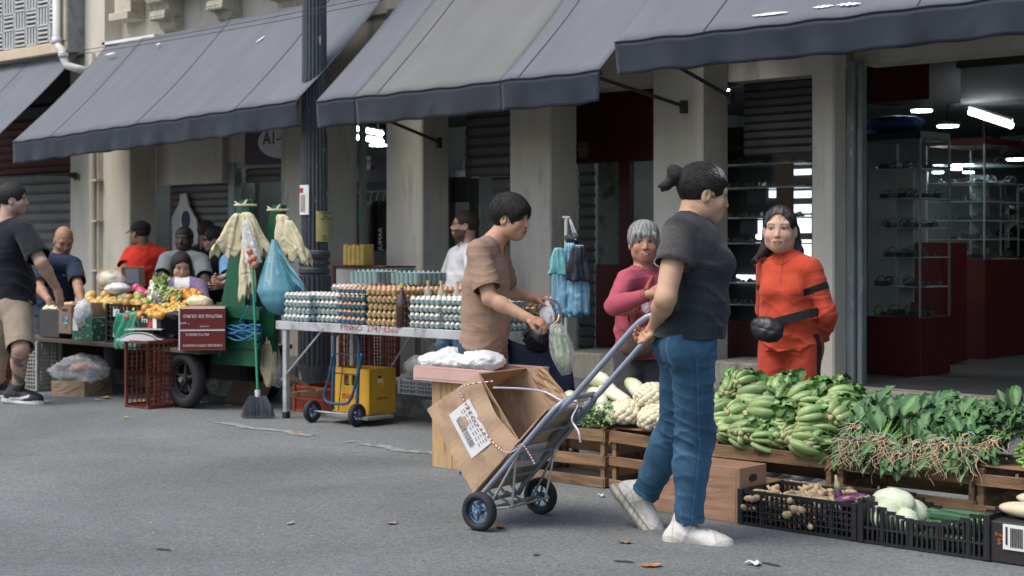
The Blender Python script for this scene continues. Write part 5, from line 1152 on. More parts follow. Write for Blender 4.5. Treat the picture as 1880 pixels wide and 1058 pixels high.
# bag with a long pale vegetable
VB = empty('vegetable_bag', tuple(P(1035, 650, d=8.85)), 'long clear bag with a pale stemmed cabbage hanging from the trolley handle', 'bag')
A, B = P(1021, 594, d=8.85), P(1040, 688, d=8.85)
b = MB(); ax = nrm(B-A); e1 = nrm(np.cross(ax, RY)); e2 = np.cross(ax, e1); b.grid(lambda s, t: A+ax*np.linalg.norm(B-A)*t+(.010+.056*math.sin(math.pi*min(1, t*.85+.08))**.8)*(1+.07*math.sin(s*2*math.pi*9+t*3)+.04*math.sin(s*44-t*8))*(math.cos(2*math.pi*s)*e1+math.sin(2*math.pi*s)*e2*.8), 48, 18); b.build('film', M_BAGCLR, VB, smooth=True)
b = MB()
for i in range(11):
    a = i*2.4; q = .030*math.sqrt(i/11); o = (e1*math.cos(a)+e2*math.sin(a))*q; b.tube([B-ax*.02+o*.5, lerp(B, A, .35)+o*1.3, lerp(B, A, .65)+o*1.1, lerp(B, A, .9)+o*.5], [.012, .016, .011, .004], 7, col=(.58, .62, .42) if i % 3 else (.40, .52, .24))
for i in range(8): a = i*.8; leafblade(b, lerp(B, A, .42)+e1*math.cos(a)*.03+e2*math.sin(a)*.03, A-B, e1*math.cos(a)+e2*math.sin(a), .13, .05, (.12, .26, .07), .1, .004, i)
b.build('contents', M_STEM, VB, smooth=True, attr=True)
b = MB(); b.tube(spl([P(1010, 600, d=8.8), P(1018, 594, d=8.8), P(1024, 588, d=8.8), P(1026, 578, d=8.85)], 3), .008, 6, flat=.5); b.build('tie', M_BAGYEL, VB, smooth=True)
def drape(c, h, r0, r1, folds, m, name, parent=None, seed=0, flat=.6, dirx=None, amp=.22, lean=(0, 0), n=60, jag=.02, open_=True):
    c = np.asarray(c, float); X = RX if dirx is None else np.asarray(dirx); Y = np.cross(V(0, 0, 1), X); b = MB(); r_ = random.Random(seed); ph = [r_.uniform(0, 6) for _ in range(4)]
    def f(s, t):
        a = 2*math.pi*s; r = r0+(r1-r0)*t**.55; r *= 1+amp*(.3+t)*math.sin(folds*a+ph[0]+t*1.5)+amp*.5*math.sin((folds*2+1)*a+ph[1]-t*2)+amp*.35*math.sin(9*t+2*a+ph[2])
        z = h*t*(1+jag*math.sin(3*a+ph[2])*t+jag*.6*math.sin(11*a+ph[3])*t); return c+X*(math.cos(a)*r+lean[0]*t)+Y*(math.sin(a)*r*flat+lean[1]*t)-V(0, 0, z)
    b.grid(f, n, 18); return b.build(name, m, parent, smooth=True, solid=.0015)
# stand with light blue bags
ST = empty('bag_stand', tuple(P(1040, 700, v=7.5)*V(1, 1, 0)), 'white metal pole stand with T shaped top carrying blue plastic bags', 'stand')
pz = P(1040, 400, v=7.5); b = MB(); b.tube([(pz[0], 7.5, 0), (pz[0], 7.5, pz[2])], .014, 10); b.build('pole', mat('cream metal', (.5, .5, .46), .4, .2, 8, metal=.3), ST)
b = MB(); b.tube([pz-RX*.028, pz+RX*.022], .012, 8); b.build('top_bar', M_STEEL, ST); b = MB()
for k in range(4): a = k*math.pi/2+.4; b.tube([(pz[0], 7.5, .05), (pz[0]+.24*math.cos(a), 7.5+.24*math.sin(a), .012)], .010, 6)
b.build('base', M_BLACK, ST); b = MB()
for k in range(3): b.tube([pz+RX*(.015+.004*k), P(1052+3*k, 428, v=7.45), P(1050+5*k, 442, v=7.45)], .003, 5)
b.build('hook', M_STEEL, ST)
for px, py, h, r0, r1, m, lb, sd in [(1034, 457, .40, .03, .070, M_BAGSKY, 'light blue plastic bag hanging at the left of the pole stand', 1), (1047, 446, .47, .02, .065, M_BAGSKY, 'longest light blue plastic bag hanging in front of the pole', 2), (1064, 450, .44, .02, .055, M_BAGSKY, 'light blue plastic bag hanging at the right of the pole stand', 3), (1062, 452, .22, .03, .065, M_BAGBLK, 'black plastic bag hanging over the light blue ones', 4), (1025, 455, .17, .02, .06, mat('mint bag', (.16, .42, .42), .35, .12, 7, .5, 24), 'short mint green plastic bag at the left of the pole stand', 5)]:
    tag(drape(P(px, py, v=7.42-.02*sd), h, r0, r1, 4, m, 'plastic_bag', seed=sd, flat=.45), lb, 'bag', 'bags hanging on the pole stand')
bag('plastic_bag', P(1050, 440, v=7.42), (.055, .03, .035), M_BAGBLK, 'knot of black bags at the top of the pole stand', 12, amp=.35, knot=False)
# ================================================================ green cart boards with bags, rope, broom
M_GRN = mat('green gloss paint', (.012, .085, .045), .42, .25, 5, .25, 30, col2=(.03, .05, .03), mixscale=12, mixlo=.60, mixhi=.68)
CT = empty('market_cart', (-9.9, 7.3, 0), 'green painted wooden cart with two tall tapering boards and a bed under the fruit', 'cart')
def board(pts, v, th, name='board'):
    w_ = [P(x, y, v=v) for x, y in pts]; n = len(w_); b = MB(); b.add(w_+[p+V(0, th, 0) for p in w_], [tuple(range(n)), tuple(range(2*n-1, n-1, -1))]+[(k, (k+1) % n, (k+1) % n+n, k+n) for k in range(n)]); return b.build(name, M_GRN, CT, bevel=.004)
board([(393, 668), (408, 555), (424, 450), (436, 372), (452, 366), (456, 380), (452, 500), (447, 600), (450, 668)], 7.26, .05)
board([(462, 668), (463, 560), (478, 480), (494, 400), (500, 378), (516, 376), (514, 420), (505, 520), (500, 668)], 7.42, .05)
board([(398, 556), (476, 566), (474, 588), (395, 578)], 7.245, .03, 'crosspiece'); board([(400, 600), (473, 606), (468, 672), (388, 668)], 7.25, .05, 'lower_board'); board([(398, 628), (474, 632), (474, 640), (396, 636)], 7.235, .02, 'crosspiece')
b = MB(); b.box((-12.55, 6.98, .435), (-9.75, 7.9, .470), ch=.004); b.build('bed', mat('dark worn wood', (.09, .07, .055), .85, .3, 6, .3, 40), CT)
wheel(CT, (-10.02, 7.05, .225), (0, 1, 0), .225, .09, M_RUB, spokes=5); wheel(CT, (-10.02, 7.8, .225), (0, 1, 0), .225, .09, M_RUB, spokes=5)
b = MB(); b.box((-12.4, 7.2, .0), (-12.3, 7.75, .43)); b.build('support', MATS['dark worn wood'], CT); b = MB(); b.box((-11.4, 7.6, 0), (-11.3, 7.7, .43)); b.build('support', MATS['dark worn wood'], CT); b = MB(); b.box((-12.5, 7.86, .02), (-9.8, 7.88, .43)); b.build('skirt_cloth', M_DARK, CT)
b = MB(); r_ = random.Random(2)
for k in range(9):
    q = [P(396+80*t+3*math.sin(k), 608+9*math.sin(t*3.1+k*.8)+k*1.2-4+3*math.sin(t*9+k*2), v=7.17-.012*(k % 3)) for t in [i/10 for i in range(11)]]; b.tube(spl(q, 2), .006, 5)
for (x0, y0, x1, y1) in [(455, 560, 440, 590), (400, 622, 403, 655), (403, 655, 397, 650), (397, 650, 396, 625)]: b.tube(spl([P(x0, y0, v=7.16), P((x0+x1)/2+4, (y0+y1)/2, v=7.15), P(x1, y1, v=7.16)], 4), .005, 5)
tag(b.build('rope', mat('blue rope', (.03, .14, .30), .7, .2, 40), smooth=True), 'coil of blue rope tied around the green cart board', 'rope')
def tshirtbag(px, py, h, r1, label, seed, lean=(0, 0), m=M_BAGYEL, v=7.18, folds=3, flat=.4, r0=.022):
    return tag(drape(P(px, py, v=v), h, r0, r1, folds, m, 'plastic_bag', seed=seed, flat=flat, lean=lean, amp=.3, jag=.14), label, 'bag', 'cream plastic bags on the green boards')
tshirtbag(436, 392, .30, .095, 'cream plastic bag flaring to the left from the left green board', 1, (-.10, 0)); tshirtbag(452, 390, .34, .10, 'cream plastic bag flaring to the right from the left green board', 2, (.09, 0)); tshirtbag(450, 440, .40, .055, 'long cream plastic bag hanging down between the green boards', 3, (.02, .0), v=7.16)
tshirtbag(516, 394, .32, .10, 'cream plastic bag on the right green board, next to the lamp post', 4, (.08, 0), v=7.34); tshirtbag(530, 405, .30, .07, 'crumpled pale bag at the right of the cream bag by the lamp post', 5, (.10, 0), v=7.36)
for (px, py, v, lb) in ((447, 377, 7.24, 'cream bag tied in a knot at the tip of the left green board'), (507, 386, 7.38, 'cream bag tied in a knot at the tip of the right green board')):
    b = MB(); c = P(px, py, v=v); b.tube(spl([c-RX*.06, c-RX*.02-V(0, .05, 0), c+RX*.04-V(0, .04, .0), c+RX*.05+V(0, .06, 0), c-RX*.03+V(0, .07, 0), c-RX*.06], 4), .010, 6); b.tube([c-RX*.03, c-RX*.07+V(0, 0, .03)], [.012, .003], 6); b.tube([c, c+RX*.03+V(0, 0, .045)], [.012, .003], 6); tag(b.build('knotted_bag', M_BAGYEL, smooth=True), lb, 'bag')
e = empty('produce_bag', tuple(P(457, 440, v=7.05)), 'clear bag with pink apples hanging on the left green board', 'bag'); drape(P(450, 405, v=7.10), .32, .015, .055, 5, M_BAGCLR, 'film', e, 6, .7, lean=(.06, 0)); 
for i, (x, y) in enumerate([(458, 462), (466, 474), (460, 478), (468, 486)]): b = MB(); b.ball(P(x, y, v=7.09), .026, 7); b.build('apple', mat('pink apple', (.50, .17, .10), .4, .2, 9), e, smooth=True)
# big blue bag
e = empty('plastic_bag', tuple(P(515, 540, v=7.15)), 'big heavy blue plastic bag hanging on the right green board', 'bag'); Ct = P(503, 440, v=7.28); Cb = P(513, 566, v=7.20)
def bb(s, t):
    a = 2*math.pi*s; w_ = np.interp(t, [0, .25, .5, .75, .92, 1], [.018, .065, .120, .160, .130, .02]); c = Ct*(1-t)+Cb*t; r = w_*(1+.05*math.sin(7*a+t*2)*(1-t)+.03*math.sin(13*a)*(1-t)); return c+RX*math.cos(a)*r+RY*math.sin(a)*r*.75+V(0, 0, -.05*(t > .95))
b = MB(); b.grid(bb, 60, 24); b.build('bag_body', M_BAGBLU, e, smooth=True)
b = MB(); b.grid(lambda s, t: lerp(P(512, 450, v=7.26), P(560, 520+10*math.sin(s*3), v=7.22), t)+V(0, 0, -.02-.10*s*(1-.3*t))+RY*.02*math.sin(s*14+t*5)+V(0, 0, .03*math.sin(t*9)*s), 20, 14); b.build('bag_handle', M_BAGBLU, e, smooth=True, solid=.002)
bag('plastic_bag', P(495, 660, v=7.45), (.08, .07, .20), M_BAGYEL, 'yellowish bag hanging low between the cart and the folding table', 9, amp=.2); bag('plastic_bag', P(508, 680, v=7.5), (.09, .08, .12), M_BAGCLR, 'clear bag beside the left leg of the folding table', 10, amp=.25)
BR = empty('broom', tuple(P(473, 750, v=6.95)), 'broom with green handle and grey bristles leaning on the green cart', 'broom'); A, B = P(463, 470, v=7.12), P(473, 716, v=6.98); b = MB(); b.tube([A, B], .0095, 8); b.build('handle', mat('green broom handle', (.02, .22, .12), .4, .1, 8), BR)
b = MB(); b.tube([B, B-V(0, 0, .05)], .02, 8); b.build('socket', M_PWHT, BR); b = MB(); r_ = random.Random(4); B2 = B-V(0, 0, .045)
for i in range(420): x = r_.uniform(-1, 1); y = r_.uniform(-1, 1); p = B2+RX*x*.06+RY*y*.018; q = V(B2[0], B2[1], 0)+RX*(x*.118+r_.uniform(-.01, .01))+RY*(y*.04+.01)+V(0, 0, .004+.012*r_.random()); b.tube([p, lerp(p, q, .5)+RX*x*.012, q], [.0022, .002, .0012], 3, cap=False)
b.build('bristles', mat('grey bristle', (.11, .13, .14), .8, .3, 60), BR)
# ================================================================ fruit stall
plastic_crate('plastic_crate', 'tall red plastic crate standing on end in front of the fruit stall, carrying the scale', 'red plastic crates', (-10.30, 6.93, .005), (.30, .52, .31), R(2), M_PRED, (8, 13), 6, (), .022, .007, tilt=Matrix.Translation((0, .155, .26))@Matrix.Rotation(R(90), 4, 'X'), cat='crate')
SCL = empty('scale', tuple(P(258, 622, v=6.9)), 'white market scale with a flat metal pan on top of the upright red crate', 'scale'); c = P(262, 622, v=6.92)
b = MB(); b.grid(lambda s, t: c+RX*(s-.5)*.36+RY*(t-.5)*.26+V(0, 0, .055*math.sin(math.pi*min(1, max(0, s*1.25-.1)))**.5), 16, 6); b.grid(lambda s, t: c+RX*(s-.5)*.36-RY*.13+V(0, 0, .055*t*math.sin(math.pi*min(1, max(0, s*1.25-.1)))**.5-.012), 16, 3); b.build('housing', M_WHITE, SCL, solid=.004)
b = MB(); p = c+V(0, 0, .078)-RX*0; Mx = Matrix.Translation(Vector(p))@Matrix(((RX[0], RY[0], 0), (RX[1], RY[1], 0), (0, 0, 1))).to_4x4(); b.box((-.12, -.11, -.004), (.18, .11, .004), M=Mx, ch=.002); b.build('pan', M_STEEL, SCL); b = MB(); b.box((-.05, -.06, -.05), (.10, .06, -.005), M=Mx); b.build('pan_support', M_BLACK, SCL)
def cbox(name, px0, py0, px1, py1, v, dep, m, label, par=True, group=None, cat='box'):
    a = P(px0, py1, v=v); c = P(px1, py0, v=v); e = empty(name, (a[0], v, a[2]), label, cat, group); b = MB(); b.box((a[0], v, a[2]), (c[0], v+dep, c[2]), ch=.003); b.build('carton_body', m, e); return e, a, c
plastic_crate('plastic_crate', 'black plastic crate on top of another one at the front of the fruit stall', 'black plastic crates of the fruit stall', (-10.93, 7.2, .635), (.34, .36, .155), 0, M_PBLK, (6, 8), 3, (.5,), .020, .010, base=True)
plastic_crate('plastic_crate', 'black plastic crate under another one at the front of the fruit stall', 'black plastic crates of the fruit stall', (-10.93, 7.2, .472), (.34, .36, .155), 0, M_PBLK, (6, 8), 3, (.5,), .020, .010)
for z in (.52, .69): b = MB(); b.box((-10.99, 7.012, z), (-10.90, 7.018, z+.06)); tag(b.build('paper_label', M_LABEL), 'torn white label on the ' + ('lower' if z < .6 else 'upper') + ' black crate of the fruit stall', 'label')
e, a, c = cbox('cardboard_box', 107, 560, 131, 612, 7.0, .3, mat('brown printed card', (.23, .16, .11), .8, .2, 6), 'brown printed fruit box with a blue emblem at the left of the stall')
b = MB(); m_ = lerp(a, c, .5); b.add([(m_[0]+.055*math.cos(t), 6.997, m_[2]-.01+.05*math.sin(t)) for t in [2*math.pi*k/24 for k in range(24)]], [tuple(range(24))]); b.build('emblem', mat('emblem blue', (.06, .12, .22), .6, .3, 40, col2=(.5, .5, .45), mixscale=40), e); b = MB(); b.box((m_[0]-.04, 6.996, c[2]-.055), (m_[0]+.04, 6.9985, c[2]-.035)); b.build('hand_hole', M_DARK, e)
e, a, c = cbox('cardboard_box', 132, 584, 169, 624, 7.0, .3, mat('green printed card', (.03, .12, .07), .7, .3, 20, col2=(.5, .5, .42), mixscale=26, mixlo=.58, mixhi=.62), 'green patterned fruit box beside the black crates'); b = MB(); b.box((a[0]+.02, 6.996, a[2]+.08), (a[0]+.10, 6.9985, c[2]-.01)); b.build('label', M_LABEL, e)
e, a, c = cbox('cardboard_box', 72, 570, 108, 618, 7.0, .34, mat('dark grey card', (.045, .048, .048), .7, .2, 6), 'dark grey box with pale melons at the left end of the stall')
e, a, c = cbox('cardboard_box', 133, 556, 168, 584, 7.06, .3, M_CARDP, 'plain carton behind the green patterned box')
GR = empty('cardboard_box', tuple(P(230, 600, v=7.0)), 'box wrapped in a green plastic sheet beside the black crates', 'box'); a = P(214, 640, v=7.0); c = P(254, 574, v=7.0)
b = MB(); b.grid(lambda s, t: (a[0]+(c[0]-a[0])*s, 6.99-.015*math.sin(s*22+3*math.sin(t*5))-.012*math.sin(math.pi*t)-.01*math.sin(s*9), a[2]+(c[2]-a[2])*t+.012*math.sin(s*15)*t), 34, 14); b.grid(lambda s, t: (c[0]+.004*math.sin(t*9), 6.99+.3*s, a[2]+(c[2]-a[2])*t), 4, 6); b.build('green_wrap', mat('green film', (.05, .30, .18), .3, .15, 8, .5, 30), GR, smooth=True, solid=.002)
b = MB(); b.box((a[0], 7.01, .472), (c[0]-.01, 7.3, c[2]-.02)); b.build('carton_body', M_CARD, GR)
e, a, c = cbox('cardboard_box', 255, 577, 295, 612, 7.0, .3, mat('black card print', (.02, .024, .028), .55, .2, 6), 'black fruit box with a red parrot like print and white lettering')
text('Fre', (a[0]+.04, 6.997, a[2]+.075), (1, 0, 0), (0, 0, 1), .07, M_WHITE, e); b = MB(); b.add([(a[0]+.14, 6.9965, a[2]+.03), (a[0]+.17, 6.9965, a[2]+.03), (a[0]+.20, 6.9965, a[2]+.10), (a[0]+.19, 6.9965, a[2]+.14), (a[0]+.165, 6.9965, a[2]+.15), (a[0]+.145, 6.9965, a[2]+.09), (a[0]+.125, 6.9965, a[2]+.05)], [tuple(range(7))]); b.build('print_mark', mat('print red', (.5, .06, .02), .6), e); b = MB(); b.box((a[0]+.20, 6.9955, a[2]+.05), (a[0]+.255, 6.9975, a[2]+.14)); b.build('print_panel', M_WHITE, e)
M_WINE = mat('wine red card', (.15, .014, .014), .65, .15, 4)
def fruitcarton(z0, z1, label, lines, du=0):
    O = P(329, 600, v=6.84); e = empty('fruit_carton', (O[0], O[1], z0), label, 'box', 'wine red fruit cartons', rz=R(51)); W, D = .345, .30
    mk = lambda b, nm, m: b.build(nm, m, e, world=False)
    b = MB(); b.box((0, 0, 0), (W, D, z1-z0), ch=.002); mk(b, 'carton_body', M_CARDP)
    b = MB(); b.box((.006, -.003, .006), (W-.002, -.0004, z1-z0-.010)); mk(b, 'front_print', M_WINE)
    if du: b = MB(); b.box((-.003, .004, .006), (-.0004, D*.5, z1-z0-.02)); mk(b, 'side_print', M_WINE)
    b = MB(); b.box((-.004, -.005, 0), (.005, .0, z1-z0)); b.box((.005, -.0045, z1-z0-.009), (W, -.001, z1-z0)); mk(b, 'white_edge', M_WHITE)
    for (s, x, z, sz) in lines: text(s, (W-.02-x, -.004, z), (-1, 0, 0), (0, 0, -1), sz, M_WHITE, e, ax='LEFT', world=False)
    return e
fruitcarton(.633, .800, 'upper wine red fruit carton with upside down white lettering', [('FRUTAS DE OURO', .0, .120, .036), ('* ouro', .25, .06, .026), ('INDUSTRIA', .1, .03, .014)]); fruitcarton(.472, .630, 'lower wine red fruit carton with upside down white lettering', [('FRUTA-FRESCA', .10, .135, .026), ('MANUSEE COM CUIDADO', 0, .05, .025)], 1)
# under the stall
plastic_crate('plastic_crate', 'grey plastic crate standing on end under the left end of the fruit stall', None, (-12.25, 7.05, .004), (.32, .26, .43), R(8), M_PGRY, (8, 6), 12, (.5,), .02, .008); plastic_crate('plastic_crate', 'dark red crate on the ground behind the legs of the man in khaki shorts', 'red plastic crates', (-12.75, 7.0, .004), (.34, .3, .30), 0, M_PRED, (8, 8), 6, (), .02, .01)
e = empty('cardboard_box', tuple(P(150, 725, z=0)), 'low open carton wrapped in clear plastic with oranges, under the fruit stall', 'box'); a = P(95, 727, z=0); c = P(155, 729, z=0); d_ = P(205, 722, z=0)
b = MB(); q = V(0, 0, .13); panel(b, a, c, c+q, a+q, 6); panel(b, c, d_, d_+q, c+q, 6); panel(b, a+(d_-c), d_, d_+q, a+(d_-c)+q, 4); panel(b, a, a+(d_-c), a+(d_-c)+q, a+q, 4); b.build('carton_body', M_CARD, e, solid=.005)
cc = lerp(a, d_, .5)+V(0, 0, .22); bag('film', cc, (.30, .20, .13), M_BAGCLR, None, 31, amp=.3, knot=False, parent=e, n=22); 
for i in range(5): b = MB(); b.ball(cc+V(-.05+.05*i, -.05+.02*(i % 2), .0+.01*i), .037, 8); tag(b.build('orange', mat('orange peel', (.62, .20, .03), .45, .1, 9, .3, 120), smooth=True), 'orange under clear film in the low carton', 'fruit', 'oranges in the low carton')
e = empty('cardboard_box', tuple(P(415, 735, z=0)), 'flattened cardboard leaning under the green cart', 'cardboard'); b = MB(); a = P(372, 742, z=0); c = P(445, 746, z=0); panel(b, a, c, c+V(.0, .25, .004), a+V(0, .25, .004), 4); panel(b, a+V(0, .22, .0), c+V(0, .22, 0), c+V(0, .30, .17), a+V(0, .30, .17), 4); b.build('sheet', mat('dark cardboard', (.13, .085, .055), .9, .2, 5), e, solid=.004)
# fruit heaps
M_FR = mat('fruit skin', attr=True, rough=.38, var=.16, scale=18, bump=.08, bscale=60, spec=.5)
def fruitproto(nm, r, col, col2, lab, grp, cat='fruit'):
    b = MB(); b.ball((0, 0, 0), r, 9, fn=lambda v_: v_*(1-.06*np.exp(-((v_[:, 2:3]-1)**2)/.02)-.03*np.abs(v_[:, 2:3])**4)); vv = np.array(b.v); t = np.clip(.5+.5*wob(vv, (30, 30, 30), 3), 0, 1)[:, None]; b.c = [tuple(x) for x in V(*col)*(1-t)+V(*col2)*t]
    bl = (0, 0, (r if np.isscalar(r) else r[2])*.93); b.tube([bl, V(*bl)+V(.002, 0, .008)], .0025, 5, col=(.12, .09, .03)); o = b.build(nm, M_FR, smooth=True, attr=True); tag(o, lab, cat, grp); return o
def heap(proto, n, x0, y0, x1, y1, v0, v1, seed, dz=0, fall=True):
    r_ = random.Random(seed)
    for i in range(n):
        px, py = r_.uniform(x0, x1), r_.uniform(y0, y1); t = (y1-py)/max(1, y1-y0); v = v0+(v1-v0)*t+r_.uniform(-.02, .02); o = proto if i == 0 else proto.copy()
        if i: COL.objects.link(o)
        s = r_.uniform(.88, 1.12); o.scale = (s, s, s*r_.uniform(.92, 1.05)); o.location = tuple(P(px, py, v=v)); o.rotation_euler = (r_.uniform(-1, 1), r_.uniform(-1, 1), r_.uniform(0, 6))
heap(fruitproto('mango', (.040, .037, .044), (.42, .34, .06), (.50, .22, .06), 'yellow green mango in the heap above the black crates', 'mangoes above the black crates'), 24, 196, 545, 268, 570, 7.05, 7.35, 1)
heap(fruitproto('guava', (.036, .036, .038), (.30, .36, .08), (.40, .40, .10), 'green pear shaped fruit in the heap above the black crates', 'green fruit above the black crates'), 12, 225, 540, 270, 572, 7.1, 7.4, 2)
heap(fruitproto('tangerine', .030, (.62, .26, .04), (.60, .34, .06), 'small tangerine in the heap behind the black printed box', 'tangerines behind the black printed box'), 26, 258, 562, 300, 580, 6.98, 7.25, 3)
heap(fruitproto('plum', .028, (.36, .05, .06), (.48, .14, .10), 'reddish plum in the heap above the green wrapped box', 'plums above the green wrapped box'), 22, 225, 566, 262, 582, 6.98, 7.2, 4)
heap(fruitproto('papaya', (.045, .045, .060), (.62, .40, .10), (.60, .48, .18), 'pale orange papaya at the left of the fruit heap', 'papayas at the left of the fruit heap'), 16, 166, 540, 212, 562, 7.15, 7.5, 5)
heap(fruitproto('tomato', .034, (.52, .07, .04), (.58, .14, .06), 'red tomato above the wine red cartons', 'tomatoes above the wine red cartons'), 20, 352, 562, 398, 575, 7.10, 7.32, 6)
heap(fruitproto('orange', .037, (.62, .23, .03), (.60, .30, .05), 'orange in the heap in front of the woman in purple', 'oranges before the woman in purple'), 22, 318, 534, 385, 560, 7.2, 7.5, 7)
heap(fruitproto('yellow_fruit', (.028, .028, .032), (.62, .44, .08), (.60, .34, .06), 'small yellow fruit in the middle of the heap', 'yellow fruit in the middle of the heap'), 34, 270, 560, 352, 580, 6.98, 7.25, 8)
heap(fruitproto('grapefruit', .048, (.62, .33, .14), (.6, .42, .2), 'large pale grapefruit at the far left of the stall', 'grapefruits at the far left'), 6, 118, 560, 145, 574, 7.1, 7.3, 10)
heap(fruitproto('dragon_fruit', (.045, .045, .05), (.50, .05, .12), (.42, .10, .16), 'bright pink red fruit on top of the heap', 'pink red fruit on the heap'), 5, 246, 526, 272, 542, 7.45, 7.6, 11)
heap(fruitproto('melon', (.055, .055, .058), (.62, .62, .38), (.55, .55, .3), 'pale ribbed melon at the left end of the stall', 'pale melons at the left end'), 7, 84, 566, 116, 578, 7.1, 7.3, 12)
for i, (px, py, r, m, lb) in enumerate([(205, 512, (.16, .10, .08), M_BAGCLR, 'clear bag of pale fruit on top of the heap behind the black crates'), (215, 530, (.14, .09, .05), M_BAGWHT, 'white crumpled bag on the heap behind the black crates'), (312, 538, (.10, .08, .08), M_BAGCLR, 'clear bag standing before the woman in purple'), (300, 545, (.16, .10, .07), M_BAGCLR, 'clear bag of grapes in the middle of the stall'), (366, 555, (.13, .09, .06), M_BAGYEL, 'yellow plastic wrap on the fruit above the wine red cartons'), (152, 575, (.09, .07, .12), M_BAGWHT, 'white plastic bag hanging over the plain carton'), (326, 578, (.14, .06, .03), M_BAGBLK, 'dark wrapper along the edge of the wine red cartons')]): bag('plastic_bag', P(px, py, v=[7.45, 7.35, 7.6, 7.4, 7.2, 7.02, 6.92][i]), r, m, lb, i+40, amp=.2, knot=(i in (2,)), n=18)
heap(fruitproto('cantaloupe', .062, (.62, .50, .26), (.60, .56, .34), 'pale melon inside the clear bag on top of the heap', 'pale melons in the clear bag'), 4, 192, 505, 220, 520, 7.43, 7.48, 14)
b = MB(); r_ = random.Random(8)
for i in range(260):
    c = P(r_.uniform(272, 334), r_.uniform(528, 562), v=7.32+r_.uniform(-.04, .1)); b.ball(c, .012, 4, col=tuple(V(.42, .50, .20)*r_.uniform(.7, 1.3)))
tag(b.build('grapes', M_FR, smooth=True, attr=True), 'mass of pale green grapes in the middle of the stall', 'grapes', kind='stuff')
b = MB(); q = P(276, 522, v=7.3); b.add([P(268, 560, v=7.3), P(276, 560, v=7.3), P(284, 516, v=7.35), P(276, 514, v=7.35)], [(0, 1, 2, 3)]); tag(b.build('price_card', M_WHITE, solid=.004), 'narrow white card stuck upright in the fruit', 'card')
b = MB()
for i in range(26): leafblade(b, P(r_.uniform(282, 308), r_.uniform(520, 540), v=7.36), (r_.uniform(-1, 1), r_.uniform(-.5, .5), 1), (0, -1, .2), .10, .06, tuple(V(.30, .42, .14)*r_.uniform(.7, 1.3)), .3, .012, i)
tag(b.build('lettuce', M_LEAF, smooth=True, attr=True), 'head of pale green lettuce behind the grapes', 'leafy vegetable')
# carton held by the man in red
e = empty('cardboard_box', tuple(P(230, 510, d=14.3)), 'carton with a white label carried under the arm of the man in red', 'box'); b = MB(); c = P(228, 512, d=14.25); Mx = Matrix.Translation(Vector(c))@Matrix.Rotation(R(8), 4, 'Z')@Matrix.Rotation(R(-6), 4, 'Y'); b.box((-.21, -.14, -.085), (.13, .14, .10), M=Mx, ch=.003); b.build('carton_body', M_CARD, e); b = MB(); b.box((.131, -.09, -.05), (.134, .06, .08), M=Mx); b.build('label', M_LABEL, e)
# ================================================================ things inside the shops
def garment(u, v, z, h, w_, col, label, seed):
    e = empty('hanging_shirt', (u, v, z), label, 'clothing', 'clothes on hangers'); m = mat('cloth %d' % seed, col, .85, .15, 6, .4, 30); b = MB()
    def f(s, t):
        a = 2*math.pi*s; r = w_*np.interp(t, [0, .06, .15, 1], [.15, .75, 1, .92]); return (u+math.cos(a)*.045*(1+.25*math.sin(3*a+seed+t*4)), v+math.sin(a)*r*.5*(1+.04*math.sin(6*a+seed)), z-h*t)
    b.grid(f, 30, 16); b.build('cloth', m, e, smooth=True); b = MB(); b.tube([(u, v, z), (u, v, z+.05), (u, v+.02, z+.07), (u, v, z+.09)], .004, 5); b.build('hanger', M_WHITE, e)
RK = empty('clothes_rack', (-10.9, 9.85, .3), 'clothes rack inside the narrow shop behind the lamp post', 'clothes rack'); zr = P(690, 352, v=9.85)[2]; b = MB(); b.tube([(-11.4, 9.85, zr), (-10.5, 9.85, zr)], .01, 6); b.tube([(-11.38, 9.85, .3), (-11.38, 9.85, zr)], .012, 6); b.tube([(-10.52, 9.85, .3), (-10.52, 9.85, zr)], .012, 6); b.build('rail', M_STEEL, RK)
for i, (px, col, lb) in enumerate([(661, (.02, .03, .035), 'dark shirt at the left end of the rack'), (670, (.04, .22, .36), 'blue shirt on the rack behind the lamp post'), (680, (.42, .42, .40), 'pale grey shirt on the rack behind the lamp post'), (692, (.018, .018, .02), 'black shirt with white vertical lettering on the rack'), (704, (.03, .03, .03), 'black shirt at the right end of the rack')]):
    q = P(px, 362, v=9.85); garment(q[0], 9.85, zr-.09, .48, .15, col, lb, i)
q = P(703, 440, v=9.62); text('JUMAR', (q[0], 9.62, q[2]-.1), (0, 0, 1), (-1, 0, 0), .07, M_WHITE, None if False else RK)
for i, (px, py, col) in enumerate([(851, 312, (.10, .35, .55)), (858, 312, (.6, .6, .6)), (846, 368, (.12, .28, .16)), (853, 366, (.10, .3, .45)), (860, 366, (.3, .28, .25))]):
    q = P(px, py, v=9.9); garment(q[0], 9.9, q[2], .28 if i > 1 else .12, .30, col, ['blue sleeve in the upper opening of the half shuttered shop', 'white shirt in the upper opening of the half shuttered shop', 'green shirt behind the bearded man', 'blue shirt behind the bearded man', 'grey shirt behind the bearded man'][i], i+10)
s0 = P(905, 400, v=9.5)[0]; SH2 = shutter('roller_shutter', s0, s0+.34, .5, 1.86, 9.5, M_SHUTG, .11); b = MB(); a, c = P(830, 345, v=9.5), P(862, 325, v=9.5); b.box((a[0], 9.45, a[2]-.13), (c[0]+.02, 9.5, c[2]))
for x in (829, 866, 873): q = P(x, 400, v=9.45)[0]; b.box((q, 9.42, .46), (q+.022, 9.47, 1.86))
b.build('display_frame', M_DARK, BLD)
